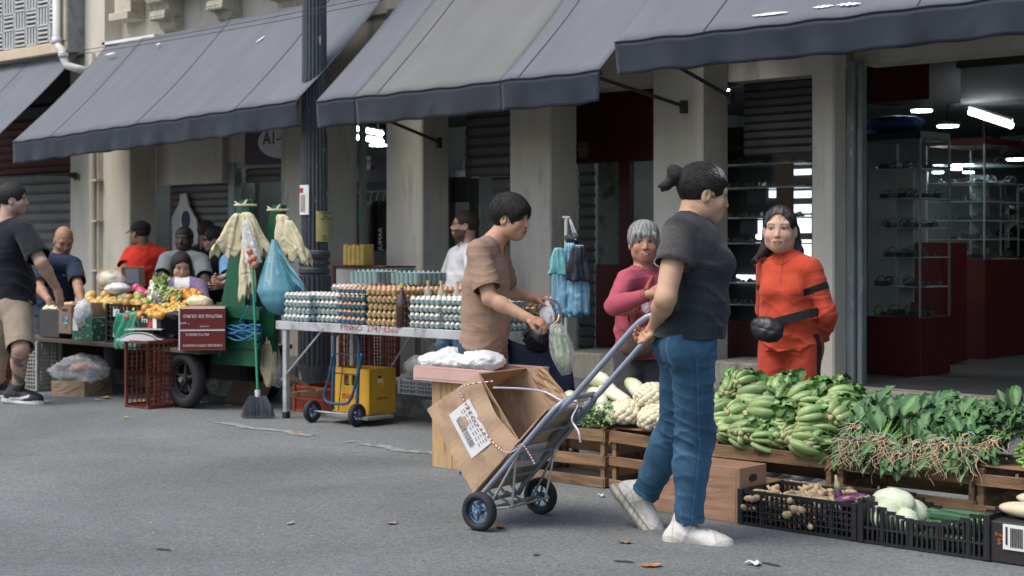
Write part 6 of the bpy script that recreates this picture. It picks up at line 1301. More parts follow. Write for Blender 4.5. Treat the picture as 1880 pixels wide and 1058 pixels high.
# shelf of boxed goods in the glazed shop
SF = empty('display_shelf', (-13.5, 10.6, .3), 'glass fronted shelves full of small boxes under the A1-40 sign', 'shelf'); b = MB()
for j in range(7): b.box((-14.2, 10.45, .55+j*.19), (-12.7, 10.7, .56+j*.19))
b.box((-14.2, 10.7, .3), (-12.7, 10.72, 2.1)); b.build('shelves', M_DARK, SF); r_ = random.Random(12); b = MB(); k = 0
pal = [(.5, .5, .48), (.12, .2, .3), (.35, .2, .12), (.08, .08, .09), (.5, .42, .2), (.3, .08, .08), (.15, .3, .3), (.6, .55, .5)]
pm = [mat('packaging %d' % i, c, .5, .3, 30) for i, c in enumerate(pal)]; bins = [MB() for _ in pal]
for j in range(6):
    u = -14.0
    while u < -12.75: w_ = r_.uniform(.03, .09); h_ = r_.uniform(.07, .16); k = r_.randrange(8); bins[k].box((u, 10.46, .562+j*.19), (u+w_-.008, 10.6, .562+j*.19+h_)); u += w_
for i, q in enumerate(bins): o = q.build('boxed_goods', pm[i], SF); o['kind'] = 'stuff'
tube_lamp(np.array([-14.0, 10.2, 2.05]), np.array([-12.8, 10.2, 2.05]), 'cool strip light over the shelves under the A1-40 sign', .012)
b = MB(); a = P(419, 500, v=9.6)[0]; c = P(441, 500, v=9.6)[0]; b.box((a, 9.6, .3), (c, 9.61, 1.85)); tag(b.build('glass_partition', mat('frosted pane', (.3, .36, .36), .4, .15, 4)), 'greyish pane at the left inside the shop under the A1-40 sign', 'pane')
# banner bag on the shutter
e = empty('hanging_banner', (-13.1, 9.28, 1.5), 'white bag shaped banner with a dark oval hanging on the grey shutter', 'banner'); pts = [(331, 357), (341, 355), (347, 380), (360, 402), (364, 428), (362, 460), (316, 460), (315, 400), (328, 375)]
w_ = [P(x, y, v=9.26) for x, y in pts]; b = MB(); n = len(w_); b.add(w_+[p+V(0, .02, 0) for p in w_], [tuple(range(n)), tuple(range(2*n-1, n-1, -1))]+[(k, (k+1) % n, (k+1) % n+n, k+n) for k in range(n)]); b.build('cloth', mat('grey white cloth', (.46, .46, .46), .8, .12, 8, .3, 20), e); c = P(340, 404, v=9.25); b = MB(); b.add([(c[0]+.075*math.cos(t), 9.255, c[2]+.095*math.sin(t)) for t in [2*math.pi*k/28 for k in range(28)]], [tuple(range(28))]); b.build('printed_oval', mat('navy print', (.02, .03, .07), .6, .3, 30), e); q = P(350, 462, v=9.25); text('3210', (q[0], 9.25, q[2]+.04), (1, 0, 0), (0, 0, 1), .05, M_INK, e); text('440', (q[0], 9.25, q[2]-.01), (1, 0, 0), (0, 0, 1), .05, M_INK, e)
# cabinet with yellow bundle behind the egg table
q0 = P(615, 488, v=8.4); q1 = P(708, 488, v=8.4); e = empty('cabinet', (q0[0], 8.4, .2), 'pale cabinet with a dark red edge behind the egg table', 'cabinet'); b = MB(); b.box((q0[0], 8.4, .2), (-9.2, 8.75, q0[2]-.012)); b.build('cabinet_body', mat('pale laminate', (.40, .38, .36), .7, .1, 5), e); b = MB(); b.box((q0[0]-.01, 8.385, q0[2]-.012), (-9.2, 8.76, q0[2])); b.box((q0[0]-.01, 8.388, .2), (q0[0]+.012, 8.3995, q0[2]-.012)); b.build('edge_trim', M_RED, e)
a = P(629, 488, v=8.5); c = P(668, 449, v=8.5); e = empty('paper_bundle', (a[0], 8.5, a[2]), 'yellow bundle wrapped in clear film on top of the pale cabinet', 'bundle'); b = MB()
for k in range(5): x = a[0]+(c[0]-a[0])*k/5; b.box((x, 8.5, a[2]), (x+(c[0]-a[0])/5-.004, 8.62, c[2]-.01*(k % 2)), ch=.008)
b.build('packs', mat('yellow packs', (.52, .38, .10), .4, .25, 16), e); 
# jewellery window between the last pillars
JW = empty('display_window', (-5.9, 9.7, .46), 'jewellery display window with lit white shelves behind the woman in orange', 'display case'); b = MB()
zs = [P(1420, y, v=9.72)[2] for y in (302, 345, 400, 447, 520, 560)]
for z in zs: b.box((-6.92, 9.6, z-.006), (-5.98, 9.9, z+.004))
b.build('glass_shelf', mat('shelf glass', (.45, .5, .5), .2, 0), JW); b = MB(); b.box((-6.95, 9.92, .3), (-6.06, 9.94, 2.2)); b.box((-6.96, 9.5, 2.0), (-5.9, 9.94, 2.02)); b.box((-6.97, 9.45, .3), (-6.95, 9.94, 2.2)); b.build('back_board', M_DARK, JW)
b = MB()
for (x0, y0, x1, y1) in [(1388, 350, 1425, 364), (1455, 350, 1488, 364), (1455, 395, 1488, 428), (1388, 405, 1402, 440), (1455, 375, 1488, 392), (1388, 432, 1420, 446), (1455, 440, 1488, 474), (1352, 505, 1385, 520), (1455, 310, 1488, 322)]: a = P(x0, y1, v=9.90); c = P(x1, y0, v=9.90); b.box((a[0], 9.90, a[2]), (c[0], 9.915, c[2]))
b.build('lit_panel', M_LIT, JW); b = MB(); a = P(1425, 700, v=9.62); c = P(1452, 270, v=9.62); b.box((a[0], 9.62, .46), (c[0], 9.66, c[2])); b.box((-6.75, 9.5, .46), (-5.85, 9.62, P(1400, 590, v=9.55)[2])); b.build('red_frame', M_RED, JW)
b = MB(); r_ = random.Random(3)
for z in zs:
    for k in range(46):
        u = -6.8+.78*(k+r_.random()*.5)/46; s = r_.uniform(.008, .024); b.lathe([(s, 0), (s*1.1, .008), (s*.5, s*1.6)], (u, 9.62+r_.uniform(0, .06), z+.006), 8)
o = b.build('jewellery', mat('silver jewellery', (.35, .36, .34), .25, .3, 60, metal=.8), JW); o['kind'] = 'stuff'
b = MB()
for (x0, y0, x1, y1) in [(1372, 345, 1406, 374), (1360, 394, 1386, 430), (1400, 388, 1416, 420)]: a = P(x0, y1, v=9.7); c = P(x1, y0, v=9.7); b.box((a[0], 9.7, a[2]), (c[0], 9.74, c[2]))
b.build('black_box', M_BLACK, JW); b = MB(); b.box((-6.35, 9.3, .46), (-5.47, 9.306, 1.93)); b.build('pane', M_GLASS, JW)
# red fronted shop between pillars
RS = empty('shop_interior', (-8.2, 10.0, .3), 'dark red shop front with glass door and folded grille left of the ponytailed woman', 'shop front'); b = MB(); b.box((-8.75, 10.0, 1.98), (-7.3, 10.1, 2.7)); a = P(1136, 600, v=10.0); c = P(1156, 250, v=10.0); b.box((a[0], 10.0, .3), (c[0], 10.06, 1.98)); b.build('red_panel', M_RED, RS)
b = MB(); a = P(1095, 600, v=10.0); b.box((a[0], 10.02, .3), (P(1135, 600, v=10.0)[0], 10.06, 1.98)); b.build('pale_wall', mat('mouldy wall', (.17, .20, .18), .9, .3, 5, col2=(.06, .07, .06), mixscale=6), RS)
shutter('folded_grille', P(1064, 500, v=9.5)[0], P(1094, 500, v=9.5)[0], .35, 1.95, 9.5, M_SHUTG, .085, RS); b = MB(); a = P(1115, 620, v=9.9); b.box((a[0], 9.75, .3), (P(1200, 500, v=9.75)[0], 9.85, 1.12)); b.build('counter', M_RED, RS); b = MB(); c = P(1156, 600, v=10.0)[0]; b.box((c, 10.03, .3), (-7.4, 10.036, 1.98)); b.build('pane', M_GLASS, RS)
q = P(1077, 275, v=9.55); b = MB(); b.box((q[0]-.06, 9.5, q[2]-.08), (q[0]+.06, 9.53, q[2]+.08), ch=.02); b.build('number_sign', M_RED, RS); text('A1-43', (q[0]-.05, 9.497, q[2]-.02), (1, 0, 0), (0, 0, 1), .035, M_GREYINK, RS)
# glass cases in the big shop
def case(px0, px1, ytop, ybase, yshelf, v, dep, label, topm, n=5):
    a = P(px0, ybase, v=v); c = P(px1, ytop, v=v); zb = P(px0, yshelf, v=v)[2]; e = empty('display_case', (a[0], v, .25), label, 'display case', 'glass cases in the big shop'); b = MB(); b.box((a[0], v, .25), (c[0], v+dep, zb), ch=.004); b.build('cabinet', M_RED, e)
    b = MB(); b.box((a[0], v, c[2]-.06), (c[0], v+dep, c[2]), ch=.004); b.build('top', topm, e); b = MB()
    for (x, y) in ((a[0], v), (c[0]-.015, v), (a[0], v+dep-.015), (c[0]-.015, v+dep-.015)): b = MB(); b.box((x, y, zb), (x+.015, y+.015, c[2]-.06)); b.build('post', M_STEEL, e)
    b = MB(); zs_ = [zb+(c[2]-.06-zb)*(k+1)/(n+1) for k in range(n)]
    for z in zs_: b.box((a[0]+.015, v+.01, z), (c[0]-.015, v+dep-.01, z+.006))
    b.build('glass_shelf', mat('shelf glass', (.45, .5, .5), .2, 0), e); b = MB(); b.box((a[0]+.002, v+.003, zb), (c[0]-.002, v+.006, c[2]-.06)); b.build('pane', M_GLASS, e); b = MB(); r_ = random.Random(int(px0))
    for z in zs_+[zb]:
        for k in range(int((c[0]-a[0])/.020)):
            u = a[0]+.04+(c[0]-a[0]-.08)*r_.random(); s = r_.uniform(.015, .042); y = v+.06+r_.random()*(dep-.12)
            if r_.random() < .5: b.tube([(u+s*math.cos(t), y+s*.3*math.sin(t), z+.008+s+s*math.sin(t)) for t in [2*math.pi*i/12 for i in range(12)]], .004, 5, closed=True)
            else: b.box((u-s, y-s*.5, z+.006), (u+s, y+s*.5, z+.006+s), ch=.003)
    o = b.build('trinkets', mat('trinket', (.10, .10, .11), .3, .5, 40, metal=.4), e); o['kind'] = 'stuff'
    b = MB(); b.box((a[0]+.02, v+dep-.03, zb+.1), (a[0]+(c[0]-a[0])*.35, v+dep-.02, c[2]-.3)); b.build('pale_glow_board', mat('pale goods and glow', (.34, .40, .39), .5, .2, 3), e); return e  # pale board: its colour stands in for the whitish glow inside the case
case(1590, 1690, 240, 690, 580, 10.9, .5, 'slim glass case with a blue cloth bundle on top, nearest to the door frame', M_BLACK); e = case(1700, 1808, 252, 640, 475, 13.0, .9, 'wide glass case with a dark red top in the big shop', M_RED)
b = MB(); a = P(1672, 690, v=12.0); c = P(1726, 445, v=12.0); b.box((a[0], 12.0, .27), (c[0], 12.5, c[2]), ch=.004); b.build('side_cabinet', M_RED, e)
q = P(1640, 228, v=11.1); bag('cloth_bundle', q, (.26, .16, .075), mat('royal blue cloth', (.02, .07, .22), .8, .2, 6, .4, 20), 'blue cloth bundle lying on top of the slim glass case', 51, 'bundle', amp=.16, knot=False)
for x, y in ((1722, 318), (1756, 312), (1778, 318)): p = P(x, y, v=13.4); b = MB(); b.lathe([(.05, 0), (.05, .012)], p, 16); b.build('case_lamp', M_LAMP, e)
b = MB()
for x, y, w_ in ((1702, 560, 60), (1712, 600, 40), (1800, 480, 14)): a = P(x, y, v=13.85); b.box((a[0], 13.84, a[2]), (a[0]+w_*.004, 13.85, a[2]+.35))
b.build('pale_goods', mat('pale goods and glow', (.34, .40, .39), .5, .2, 3), e)
case(1812, 1838, 330, 560, 470, 17.5, .5, 'narrow far glass case beside the man in black', M_DARK, 3); case(1866, 1900, 345, 540, 450, 19.0, .5, 'far glass case at the right edge', M_DARK, 3)
b = MB(); a = P(1836, 260, v=14); b.box((a[0], 14, a[2]-.12), (a[0]+.5, 14.05, a[2]+.05)); e = b.build('hanging_sign', M_BLACK); tag(e, 'small dark hanging sign reading A1-04 at the right of the big shop', 'sign'); text('A1-04', (a[0]+.08, 13.99, a[2]-.07), (1, 0, 0), (0, 0, 1), .09, M_GREYINK, e)
b = MB()
for k in range(7): b.box((-5.1, 10.2+k*1.7, 2.55), (3.5, 10.28+k*1.7, 2.75))
b.build('ceiling_beam', M_DARK, BLD)
a = P(1588, 190, v=10.4); c = P(1706, 100, v=10.4); b = MB(); b.box((a[0], 10.4, a[2]), (c[0], 10.9, 2.75)); b.build('red_soffit', M_RED, BLD)
# ================================================================ people
M_SKIN = mat('skin', attr=True, rough=.58, var=.13, scale=26, bump=.18, bscale=140, spec=.28, sss=.06)
M_HAIR = mat('hair', attr=True, rough=.55, var=.45, scale=90, bump=.7, bscale=190, spec=.28, stretch=(1, 1, .22))
M_CLOTH = mat('clothing', attr=True, rough=.9, var=.12, scale=14, bump=.25, bscale=240, spec=.15, sheen=.08, wrinkle=.55, wscale=6)
M_KNIT = mat('knitwear', attr=True, rough=.9, var=.42, scale=130, bump=.5, bscale=260, spec=.15, sheen=.15, wrinkle=.35, wscale=6)
M_DENIM = mat('denim', attr=True, rough=.85, var=.22, scale=9, bump=.3, bscale=260, spec=.15, wrinkle=.45, wscale=8)
M_SHOE = mat('shoe leather', attr=True, rough=.55, var=.10, scale=18, bump=.2, bscale=50)
def ray(px, py, p0, L, sg):
    """the point seen at (px,py) that lies L away from p0: sg=-1 on the near side, 1 on the far side"""
    o = np.array([0, 0, CAMZ]); w_ = c2w((px-940)/F0, 1); w_[2] = (HZ-py)/F0; w_ = nrm(w_); m = (p0-o)@w_; D = L*L-((o+w_*m-p0)**2).sum()
    return o+w_*(m+(sg*math.sqrt(D) if D > 0 else 0))
def crease(q, d, f, seed, warp=1.6, sharp=2.2):
    w_ = (q@nrm(d))*f+warp*wob(q, (4.2, 4.2, 3.6), seed)+seed*1.7
    m = np.clip(.45+.75*wob(q, (5, 5, 5), seed+3), 0, 1.3)
    return ((1-np.abs(np.sin(w_)))**sharp-.28)*m
def frame3(f, up=(0, 0, 1)):
    f = nrm(f); r = nrm(np.cross(f, up)); u = np.cross(r, f); return np.stack([r, f, u], 1)     # columns right, forward, up
def head_sdf(H, Rm, k, hp):
    L = lambda x, y, z: H+Rm@(V(x, y, z)*k)
    jw = hp.get('jaw', 1); ns = hp.get('nose', 1); ck = hp.get('cheek', 1)
    E = lambda c, r: ell(L(*c), V(*r)*k, Rm)
    C = lambda a, b, ra, rb: cone(L(*a), L(*b), ra*k, rb*k)
    base = smin(.03*k, [E((0, -.012, .035), (.074, .094, .084)), E((0, .018, -.022), (.063*jw, .074, .080)), E((0, .048, -.078), (.036*jw, .036, .030)), E((-.045*jw, .012, -.055), (.022, .035, .03)), E((.045*jw, .012, -.055), (.022, .035, .03))])
    ch = smin(.022*k, [base, E((-.036, .062, -.024), (.022*ck, .018*ck, .022)), E((.036, .062, -.024), (.022*ck, .018*ck, .022)), C((-.042, .070, .032), (.042, .070, .032), .010, .010), E((0, .072, -.055), (.026, .018, .02))])
    so = lambda x: E((x, .099, .011), (.0185, .016, .0115))
    f = ssub(.010*k, ssub(.010*k, ch, so(-.031)), so(.031))
    f = smin(.004*k, [f, E((-.031, .068, .010), (.0145, .0145, .0115)), E((.031, .068, .010), (.0145, .0145, .0115))])
    f = smin(.009*k, [f, C((0, .084, .016), (0, .099+.004*(ns-1), -.022), .0060*ns, .0105*ns), E((-.0115*ns, .087, -.026), (.0075*ns, .009, .0065)), E((.0115*ns, .087, -.026), (.0075*ns, .009, .0065))])
    f = smin(.005*k, [f, E((0, .0875, -.050), (.022, .0085, .0052)), E((0, .0865, -.0605), (.018, .0085, .0062))])
    ear = smin(.005*k, [ssub(.004*k, E((-.076, -.004, -.006), (.010, .019, .031)), E((-.088, .002, -.002), (.010, .011, .018))), ssub(.004*k, E((.076, -.004, -.006), (.010, .019, .031)), E((.088, .002, -.002), (.010, .011, .018)))])
    return smin(.006*k, [f, ear])
def face_cols(P_, H, Rm, k, skin, hp, hairc):
    q = ((P_-H)@Rm)/k; x, y, z = q[:, 0], q[:, 1], q[:, 2]; ax = np.abs(x); c = np.tile(V(*skin), (len(P_), 1))
    c *= (1+.05*np.sin(x*90+z*40)*np.sin(y*70))[:, None]
    def mix(m, col, a=1.): c[m] = c[m]*(1-a)+V(*col)*a
    mix((((ax-.038)/.02)**2+((z+.022)/.018)**2 < 1) & (y > .04), V(*skin)*V(1.12, .82, .78), .45)
    mix((ax < .018) & (z < -.008) & (z > -.036) & (y > .085), V(*skin)*V(1.1, .85, .8), .4)
    front = y > .055
    mix(front & (((ax-.031)/.0185)**2+((z-.012)/.0125)**2 < 1), V(*skin)*.72, .6)
    eo = hp.get('eye', 1.0)
    mix(front & (((ax-.031)/.0175)**2+((z-.0115)/(.0085*eo+.001))**2 < 1), V(*skin)*.42, .75); w_ = front & (((ax-.031)/.0145)**2+((z-.0105)/(.0056*eo))**2 < 1); mix(w_, V(*skin)*.35+V(.30, .29, .28))
    gx = hp.get('gaze', 0)*.005; mix(w_ & (np.abs(x-gx-np.sign(x)*.031) < .0062), (.018, .012, .01))
    mix(front & (np.abs(z-.0105-.0062*eo*np.sqrt(np.clip(1-((ax-.031)/.0165)**2, 0, 1))) < .0016) & (np.abs(ax-.031) < .0165), (.03, .02, .018), .85)
    bz = .0305+.004*np.sin((ax-.012)*70); mix(front & (np.abs(z-bz) < .0035) & (ax > .013) & (ax < .048), hairc, .7 if hp.get('brow', 1) else .3)
    lc = hp.get('lip', tuple(V(*skin)*V(1.05, .55, .55)))
    mix((y > .07) & ((x/.023)**2+((z+.0555)/.0115)**2 < 1), lc, .75); mix((y > .07) & (ax < .023) & (np.abs(z+.0550-.001*np.cos(x*160)) < .0020), (.05, .015, .012), .9); mix((y > .05) & (z < -.066) & (z > -.073) & (ax < .016), V(*skin)*.75, .5)
    if hp.get('smile'): mix((y > .07) & (ax < .015) & (np.abs(z+.0555) < .004), (.5, .45, .4), .9)
    mix((y > .08) & (np.abs(ax-.007) < .0035) & (np.abs(z+.034) < .003), (.05, .02, .015), .8)
    if hp.get('beard'):
        m = (z < -.028) & (y > -.005) & ~((x/.024)**2+((z+.0555)/.010)**2 < 1) & ((ax > .028+.25*(z+.09)) | (z < -.066) | ((z < -.035) & (z > -.050) & (y > .075))) & (z > -.125); mix(m, hairc, hp['beard'])
    if hp.get('shave'):
        m = (z > .045-.35*y) & (y < .075); mix(m, hairc, hp['shave'])
    if hp.get('wrinkle'):
        m = (y > .06) & (np.abs(ax-.024-.5*(-.028-z)) < .0018) & (z < -.026) & (z > -.058); mix(m, V(*skin)*.6, .6); mix((y > .05) & (np.abs(z+.004) < .0015) & (np.abs(ax-.031) < .014), V(*skin)*.7, .5)
        for zz in (.052, .062): mix((y > .06) & (np.abs(z-zz-.002*np.sin(x*90)) < .0012) & (ax < .035), V(*skin)*.75, .5)
    return c
def hair_obj(parent, H, Rm, k, style, hairc, h):
    L = lambda x, y, z: H+Rm@(V(x, y, z)*k)
    E = lambda c, r: ell(L(*c), V(*r)*k, Rm); C = lambda a, b, ra, rb: cone(L(*a), L(*b), ra*k, rb*k)
    e = style.get('e', .012); fz = style.get('front', .052); bk = style.get('back', -.06)
    cap = E((0, -.014, .036), (.074+e, .094+e, .084+e)); face = E((0, .112, fz-.105), (.066, style.get('fy', .085), .108)); n = Rm[:, 2]; o = L(0, 0, bk); fwd = Rm[:, 1]
    ears = [E((-.085, .012, -.018), (.03, .030, .040)), E((.085, .012, -.018), (.03, .030, .040))]
    def base(p): return np.maximum(cap(p), -((p-o)@n)-.35*((p-H)@fwd)*style.get('nape', 1))
    f = ssub(.010*k, base, face)
    if style.get('ears', True):
        for q in ears: f = ssub(.008*k, f, q)
    ex = [ (C(*x[1:]) if x[0] == 'c' else E(*x[1:])) for x in style.get('extra', [])]
    if ex: f = smin(style.get('k', .014)*k, [f]+ex)
    for x in style.get('cuts', []): f = ssub(.006*k, f, E(*x))
    amp = style.get('amp', .0022)*.55; fr = style.get('fr', 200)
    def g(p):
        q = ((p-H)@Rm)/k; a = np.arctan2(q[:, 0], q[:, 1]+.3*q[:, 2]+.02); return f(p)+amp*k*(np.sin(a*fr*.35+q[:, 2]*28+3*np.sin(q[:, 2]*30))+.5*np.sin(a*fr*.8+q[:, 1]*60))*.6
    R_ = style.get('R', .20)*k
    def cf(v):
        c = np.tile(V(*hairc), (len(v), 1)); q = ((v-H)@Rm)/k
        if 'grey' in style:
            a = np.arctan2(q[:, 0], q[:, 1]+.02); m = np.clip(.5+.5*np.sin(a*37+q[:, 2]*40+2*np.sin(a*11))+style['grey'](q), 0, 1)[:, None]; c = c*(1-m)+V(.42, .42, .41)*m
        return c
    return sdf_obj('hair', g, H-R_, H+R_, h, M_HAIR, parent, cf)
def strands(ho, H, Rm, k, hairc, style, n=1500):
    me = ho.data; co = np.empty(len(me.vertices)*3); me.vertices.foreach_get('co', co); no = np.empty(len(me.vertices)*3); me.vertices.foreach_get('normal', no)
    co = co.reshape(-1, 3); no = no.reshape(-1, 3); M = np.array(root_matrix(ho.parent)); g = np.random.default_rng(5); ix = g.integers(0, len(co), n)
    if style.get('flow'):
        qq = ((co[ix]@M[:3, :3].T+M[:3, 3])-H)@Rm/k; ix = ix[qq[:, 1] > -.098]; n = len(ix)
    b0 = co[ix]@M[:3, :3].T+M[:3, 3]; nn = no[ix]@M[:3, :3].T; q = (b0-H)@Rm/k; tgt = H+Rm@(V(*style.get('flow', (0, .06, -.4)))*k); fl = tgt-b0
    if style.get('flow'): fl = np.where((q[:, 1] > -.09)[:, None], fl, np.tile(V(0, 0, -1), (n, 1)))
    fl -= (fl*nn).sum(1)[:, None]*nn; fl /= np.maximum(1e-6, np.linalg.norm(fl, axis=1))[:, None]; sd = np.cross(fl, nn); L_ = g.uniform(.018, .05, n)[:, None]*k; bend = g.normal(0, .22, n)[:, None]; lift = g.uniform(.0005, .0035, n)[:, None]+(g.random(n) < .05)[:, None]*.006
    w_ = .0010*k; vs = []; 
    for t, ww, l in ((0, 1, .1), (.35, 1, 1), (.7, .8, .9), (1, .15, .5+0)):
        c = b0+fl*L_*t+sd*bend*L_*t*t+nn*lift*l-nn*(L_*t)**2*5; vs += [c-sd*w_*ww, c+sd*w_*ww]
    vs = np.stack(vs, 1).reshape(-1, 3); fs = np.array([[0, 1, 3, 2], [2, 3, 5, 4], [4, 5, 7, 6]])[None]+(np.arange(n)*8)[:, None, None]; br = g.uniform(.5, 1.9, n)[:, None]*V(*hairc)
    if 'grey' in style: m = np.clip(.5+style['grey'](q)+g.normal(0, .35, n), 0, 1)[:, None]; br = br*(1-m)+V(.50, .50, .49)*m*g.uniform(.6, 1.2, n)[:, None]
    fastmesh('loose_hair', vs, fs.reshape(-1, 4), M_HAIR, ho.parent, np.repeat(br, 8, 0))
def hand_prims(w_, d, pn, k, curl, side, spread=.0, thumb=.6):
    """w_ wrist, d hand direction, pn palm normal (the side the fingers curl to), side +1 when the thumb lies along cross(d, pn)"""
    d = nrm(d); pn = nrm(np.asarray(pn)-np.dot(pn, d)*d); lt = np.cross(d, pn)*side
    Rm = np.stack([lt, d, pn], 1); pr = [ell(w_+d*.045*k, V(.036, .052, .0145)*k, Rm), cone(w_-d*.02*k, w_+d*.03*k, .024*k, .024*k)]
    fingers = []
    for i, (off, L) in enumerate([(.029, .070), (.010, .078), (-.010, .073), (-.028, .058)]):
        p = w_+d*(.082-.004*abs(i-1.2))*k+lt*off*k; a = curl*.5+.04*i; dr = d; r = .0088*k; segs = []
        for L_, dc in ((.45, 0), (.3, curl*.95), (.25, curl*.75)):
            a += dc; dd = nrm(d*math.cos(a)+pn*math.sin(a)+lt*spread*(1.5-i)*.3*-1*-1); q = p+dd*L*L_*k; segs.append(cone(p, q, r, r*.88)); p = q; r *= .9
        fingers.append(smin(.002, segs))
    t0 = w_+d*.022*k+lt*.030*k; dd = nrm(d*.75+lt*.75*thumb+pn*.45); t1 = t0+dd*.040*k; d2 = nrm(d*.95+lt*.15+pn*(.3+curl*.35)); t2 = t1+d2*.032*k
    fingers.append(smin(.004, [cone(w_+d*.01*k+lt*.015*k, t0, .013*k, .013*k), cone(t0, t1, .0125*k, .0105*k), cone(t1, t2, .0105*k, .0080*k)]))
    return bounded(smin(.0045*k, [smin(.008*k, pr)]+fingers), w_+d*.08*k, .15*k)
def shoe(parent, ank, d, up, k, col, solecol, name='shoe', style=0, h=.006):
    d = nrm(d); up = nrm(np.asarray(up)-np.dot(up, d)*d); r = np.cross(d, up); Rm = np.stack([r, d, up], 1); L = lambda x, y, z: ank+Rm@(V(x, y, z)*k); E = lambda c, q: ell(L(*c), V(*q)*k, Rm)
    upper = smin(.03*k, [E((0, -.028, -.036), (.040, .054, .052)), E((0, .040, -.040), (.042, .085, .044)), E((.003, .118, -.055), (.047, .064, .041)), E((0, -.060, -.06), (.036, .03, .04)), cone(L(0, -.012, -.02), L(0, -.016, .028), .043*k, .040*k)])
    n = Rm[:, 2]; o = L(0, 0, -.080)
    
    def fu(p):
        q = (p-ank)@Rm/k; rg = np.exp(-((q[:, 1]-.02-.5*q[:, 2])/.006)**2)+np.exp(-((q[:, 2]+.052+.02*np.sin(q[:, 1]*30))/.005)**2)+np.exp(-((q[:, 1]-.095-.6*np.abs(q[:, 0]))/.005)**2)+np.exp(-((q[:, 1]+.045)/.006)**2)
        return np.maximum(upper(p), -((p-o)@n))+.0012*wob(q, (60, 60, 60))-.0016*k*rg
    lo, hi = ank-.26*k, ank+.26*k; top = L(0, -.012, .028)
    su = V(*col)
    def cf(v):
        q = ((v-ank)@Rm)/k; c = np.tile(su, (len(v), 1))
        if style == 0: m = (np.abs(q[:, 1]-.02-.5*q[:, 2]) < .004) | (np.abs(q[:, 2]+.052+.02*np.sin(q[:, 1]*30)) < .0025) | (np.abs(q[:, 1]-.095-.6*np.abs(q[:, 0])) < .003) | (np.abs(q[:, 1]+.045) < .003); c[m] *= .74; c[(np.abs(q[:, 0]) < .020) & (q[:, 1] > -.005) & (q[:, 1] < .085)] *= .52; c[(q[:, 1] > -.03) & (q[:, 1] < .085) & (q[:, 2] < -.02-.3*q[:, 1]) & (q[:, 2] > -.055)] *= .80; c[q[:, 2] < -.062] *= .55; c *= (1-.18*np.clip(-q[:, 2]/.08, 0, 1))[:, None]*(1+.06*wob(q, (40, 40, 40)))[:, None]; m = (q[:, 1] > .12) & (np.sin(q[:, 0]*900)*np.sin(q[:, 1]*900) > .4); c[m] *= .8
        if style == 1:                                # dark runner with a pale curved stroke on each side
            m = (np.abs(q[:, 2]+.058-.9*np.clip(q[:, 1]-.01, 0, 1)**1.5*.9+.012*0) < .0075) & (q[:, 1] > -.03) & (q[:, 1] < .11) & (np.abs(q[:, 0]) > .02); c[m] = (.75, .75, .73)
        return c
    s = sdf_obj(name, fu, lo, hi, h, M_SHOE, parent, cf, cut=[(top+Rm[:, 2]*.04*k, Rm[:, 2], .05*k)])
    so = smin(.02*k, [E((0, -.045, -.076), (.050, .066, .034)), E((.002, .045, -.082), (.047, .085, .026)), E((.004, .128, -.078), (.054, .070, .030))])
    ob = L(0, 0, -.100); fs = lambda p: np.maximum(so(p), -((p-ob)@n))+.0022*k*np.abs(np.sin(((p-ank)@Rm)[:, 1]*95+((p-ank)@Rm)[:, 2]*60))
    sdf_obj('sole', fs, lo, hi, h, M_SHOE, s, lambda v: V(*solecol)*(1-.45*((((v-ank)@Rm)[:, 2]/k < -.086)|(np.abs(((v-ank)@Rm)[:, 2]/k+.066) < .004)))[:, None])
    b = MB()
    for i in range(4):
        y = .015+.022*i; z = .000-.010*i; b.tube([L(-.026, y, z-.020), L(-.012, y+.006, z-.0035), L(.012, y, z-.0035), L(.026, y+.006, z-.020)], .0042*k, 5)
    if style == 0:
        for sx in (-1, 1): b.tube(spl([L(0, .01, .0), L(sx*.02, .0, .02), L(sx*.035, .02, .012), L(sx*.015, .02, .0)], 4), .0034*k, 5)
    b.build('laces', M_WHITE if style == 0 else M_BLACK, s)
    return s
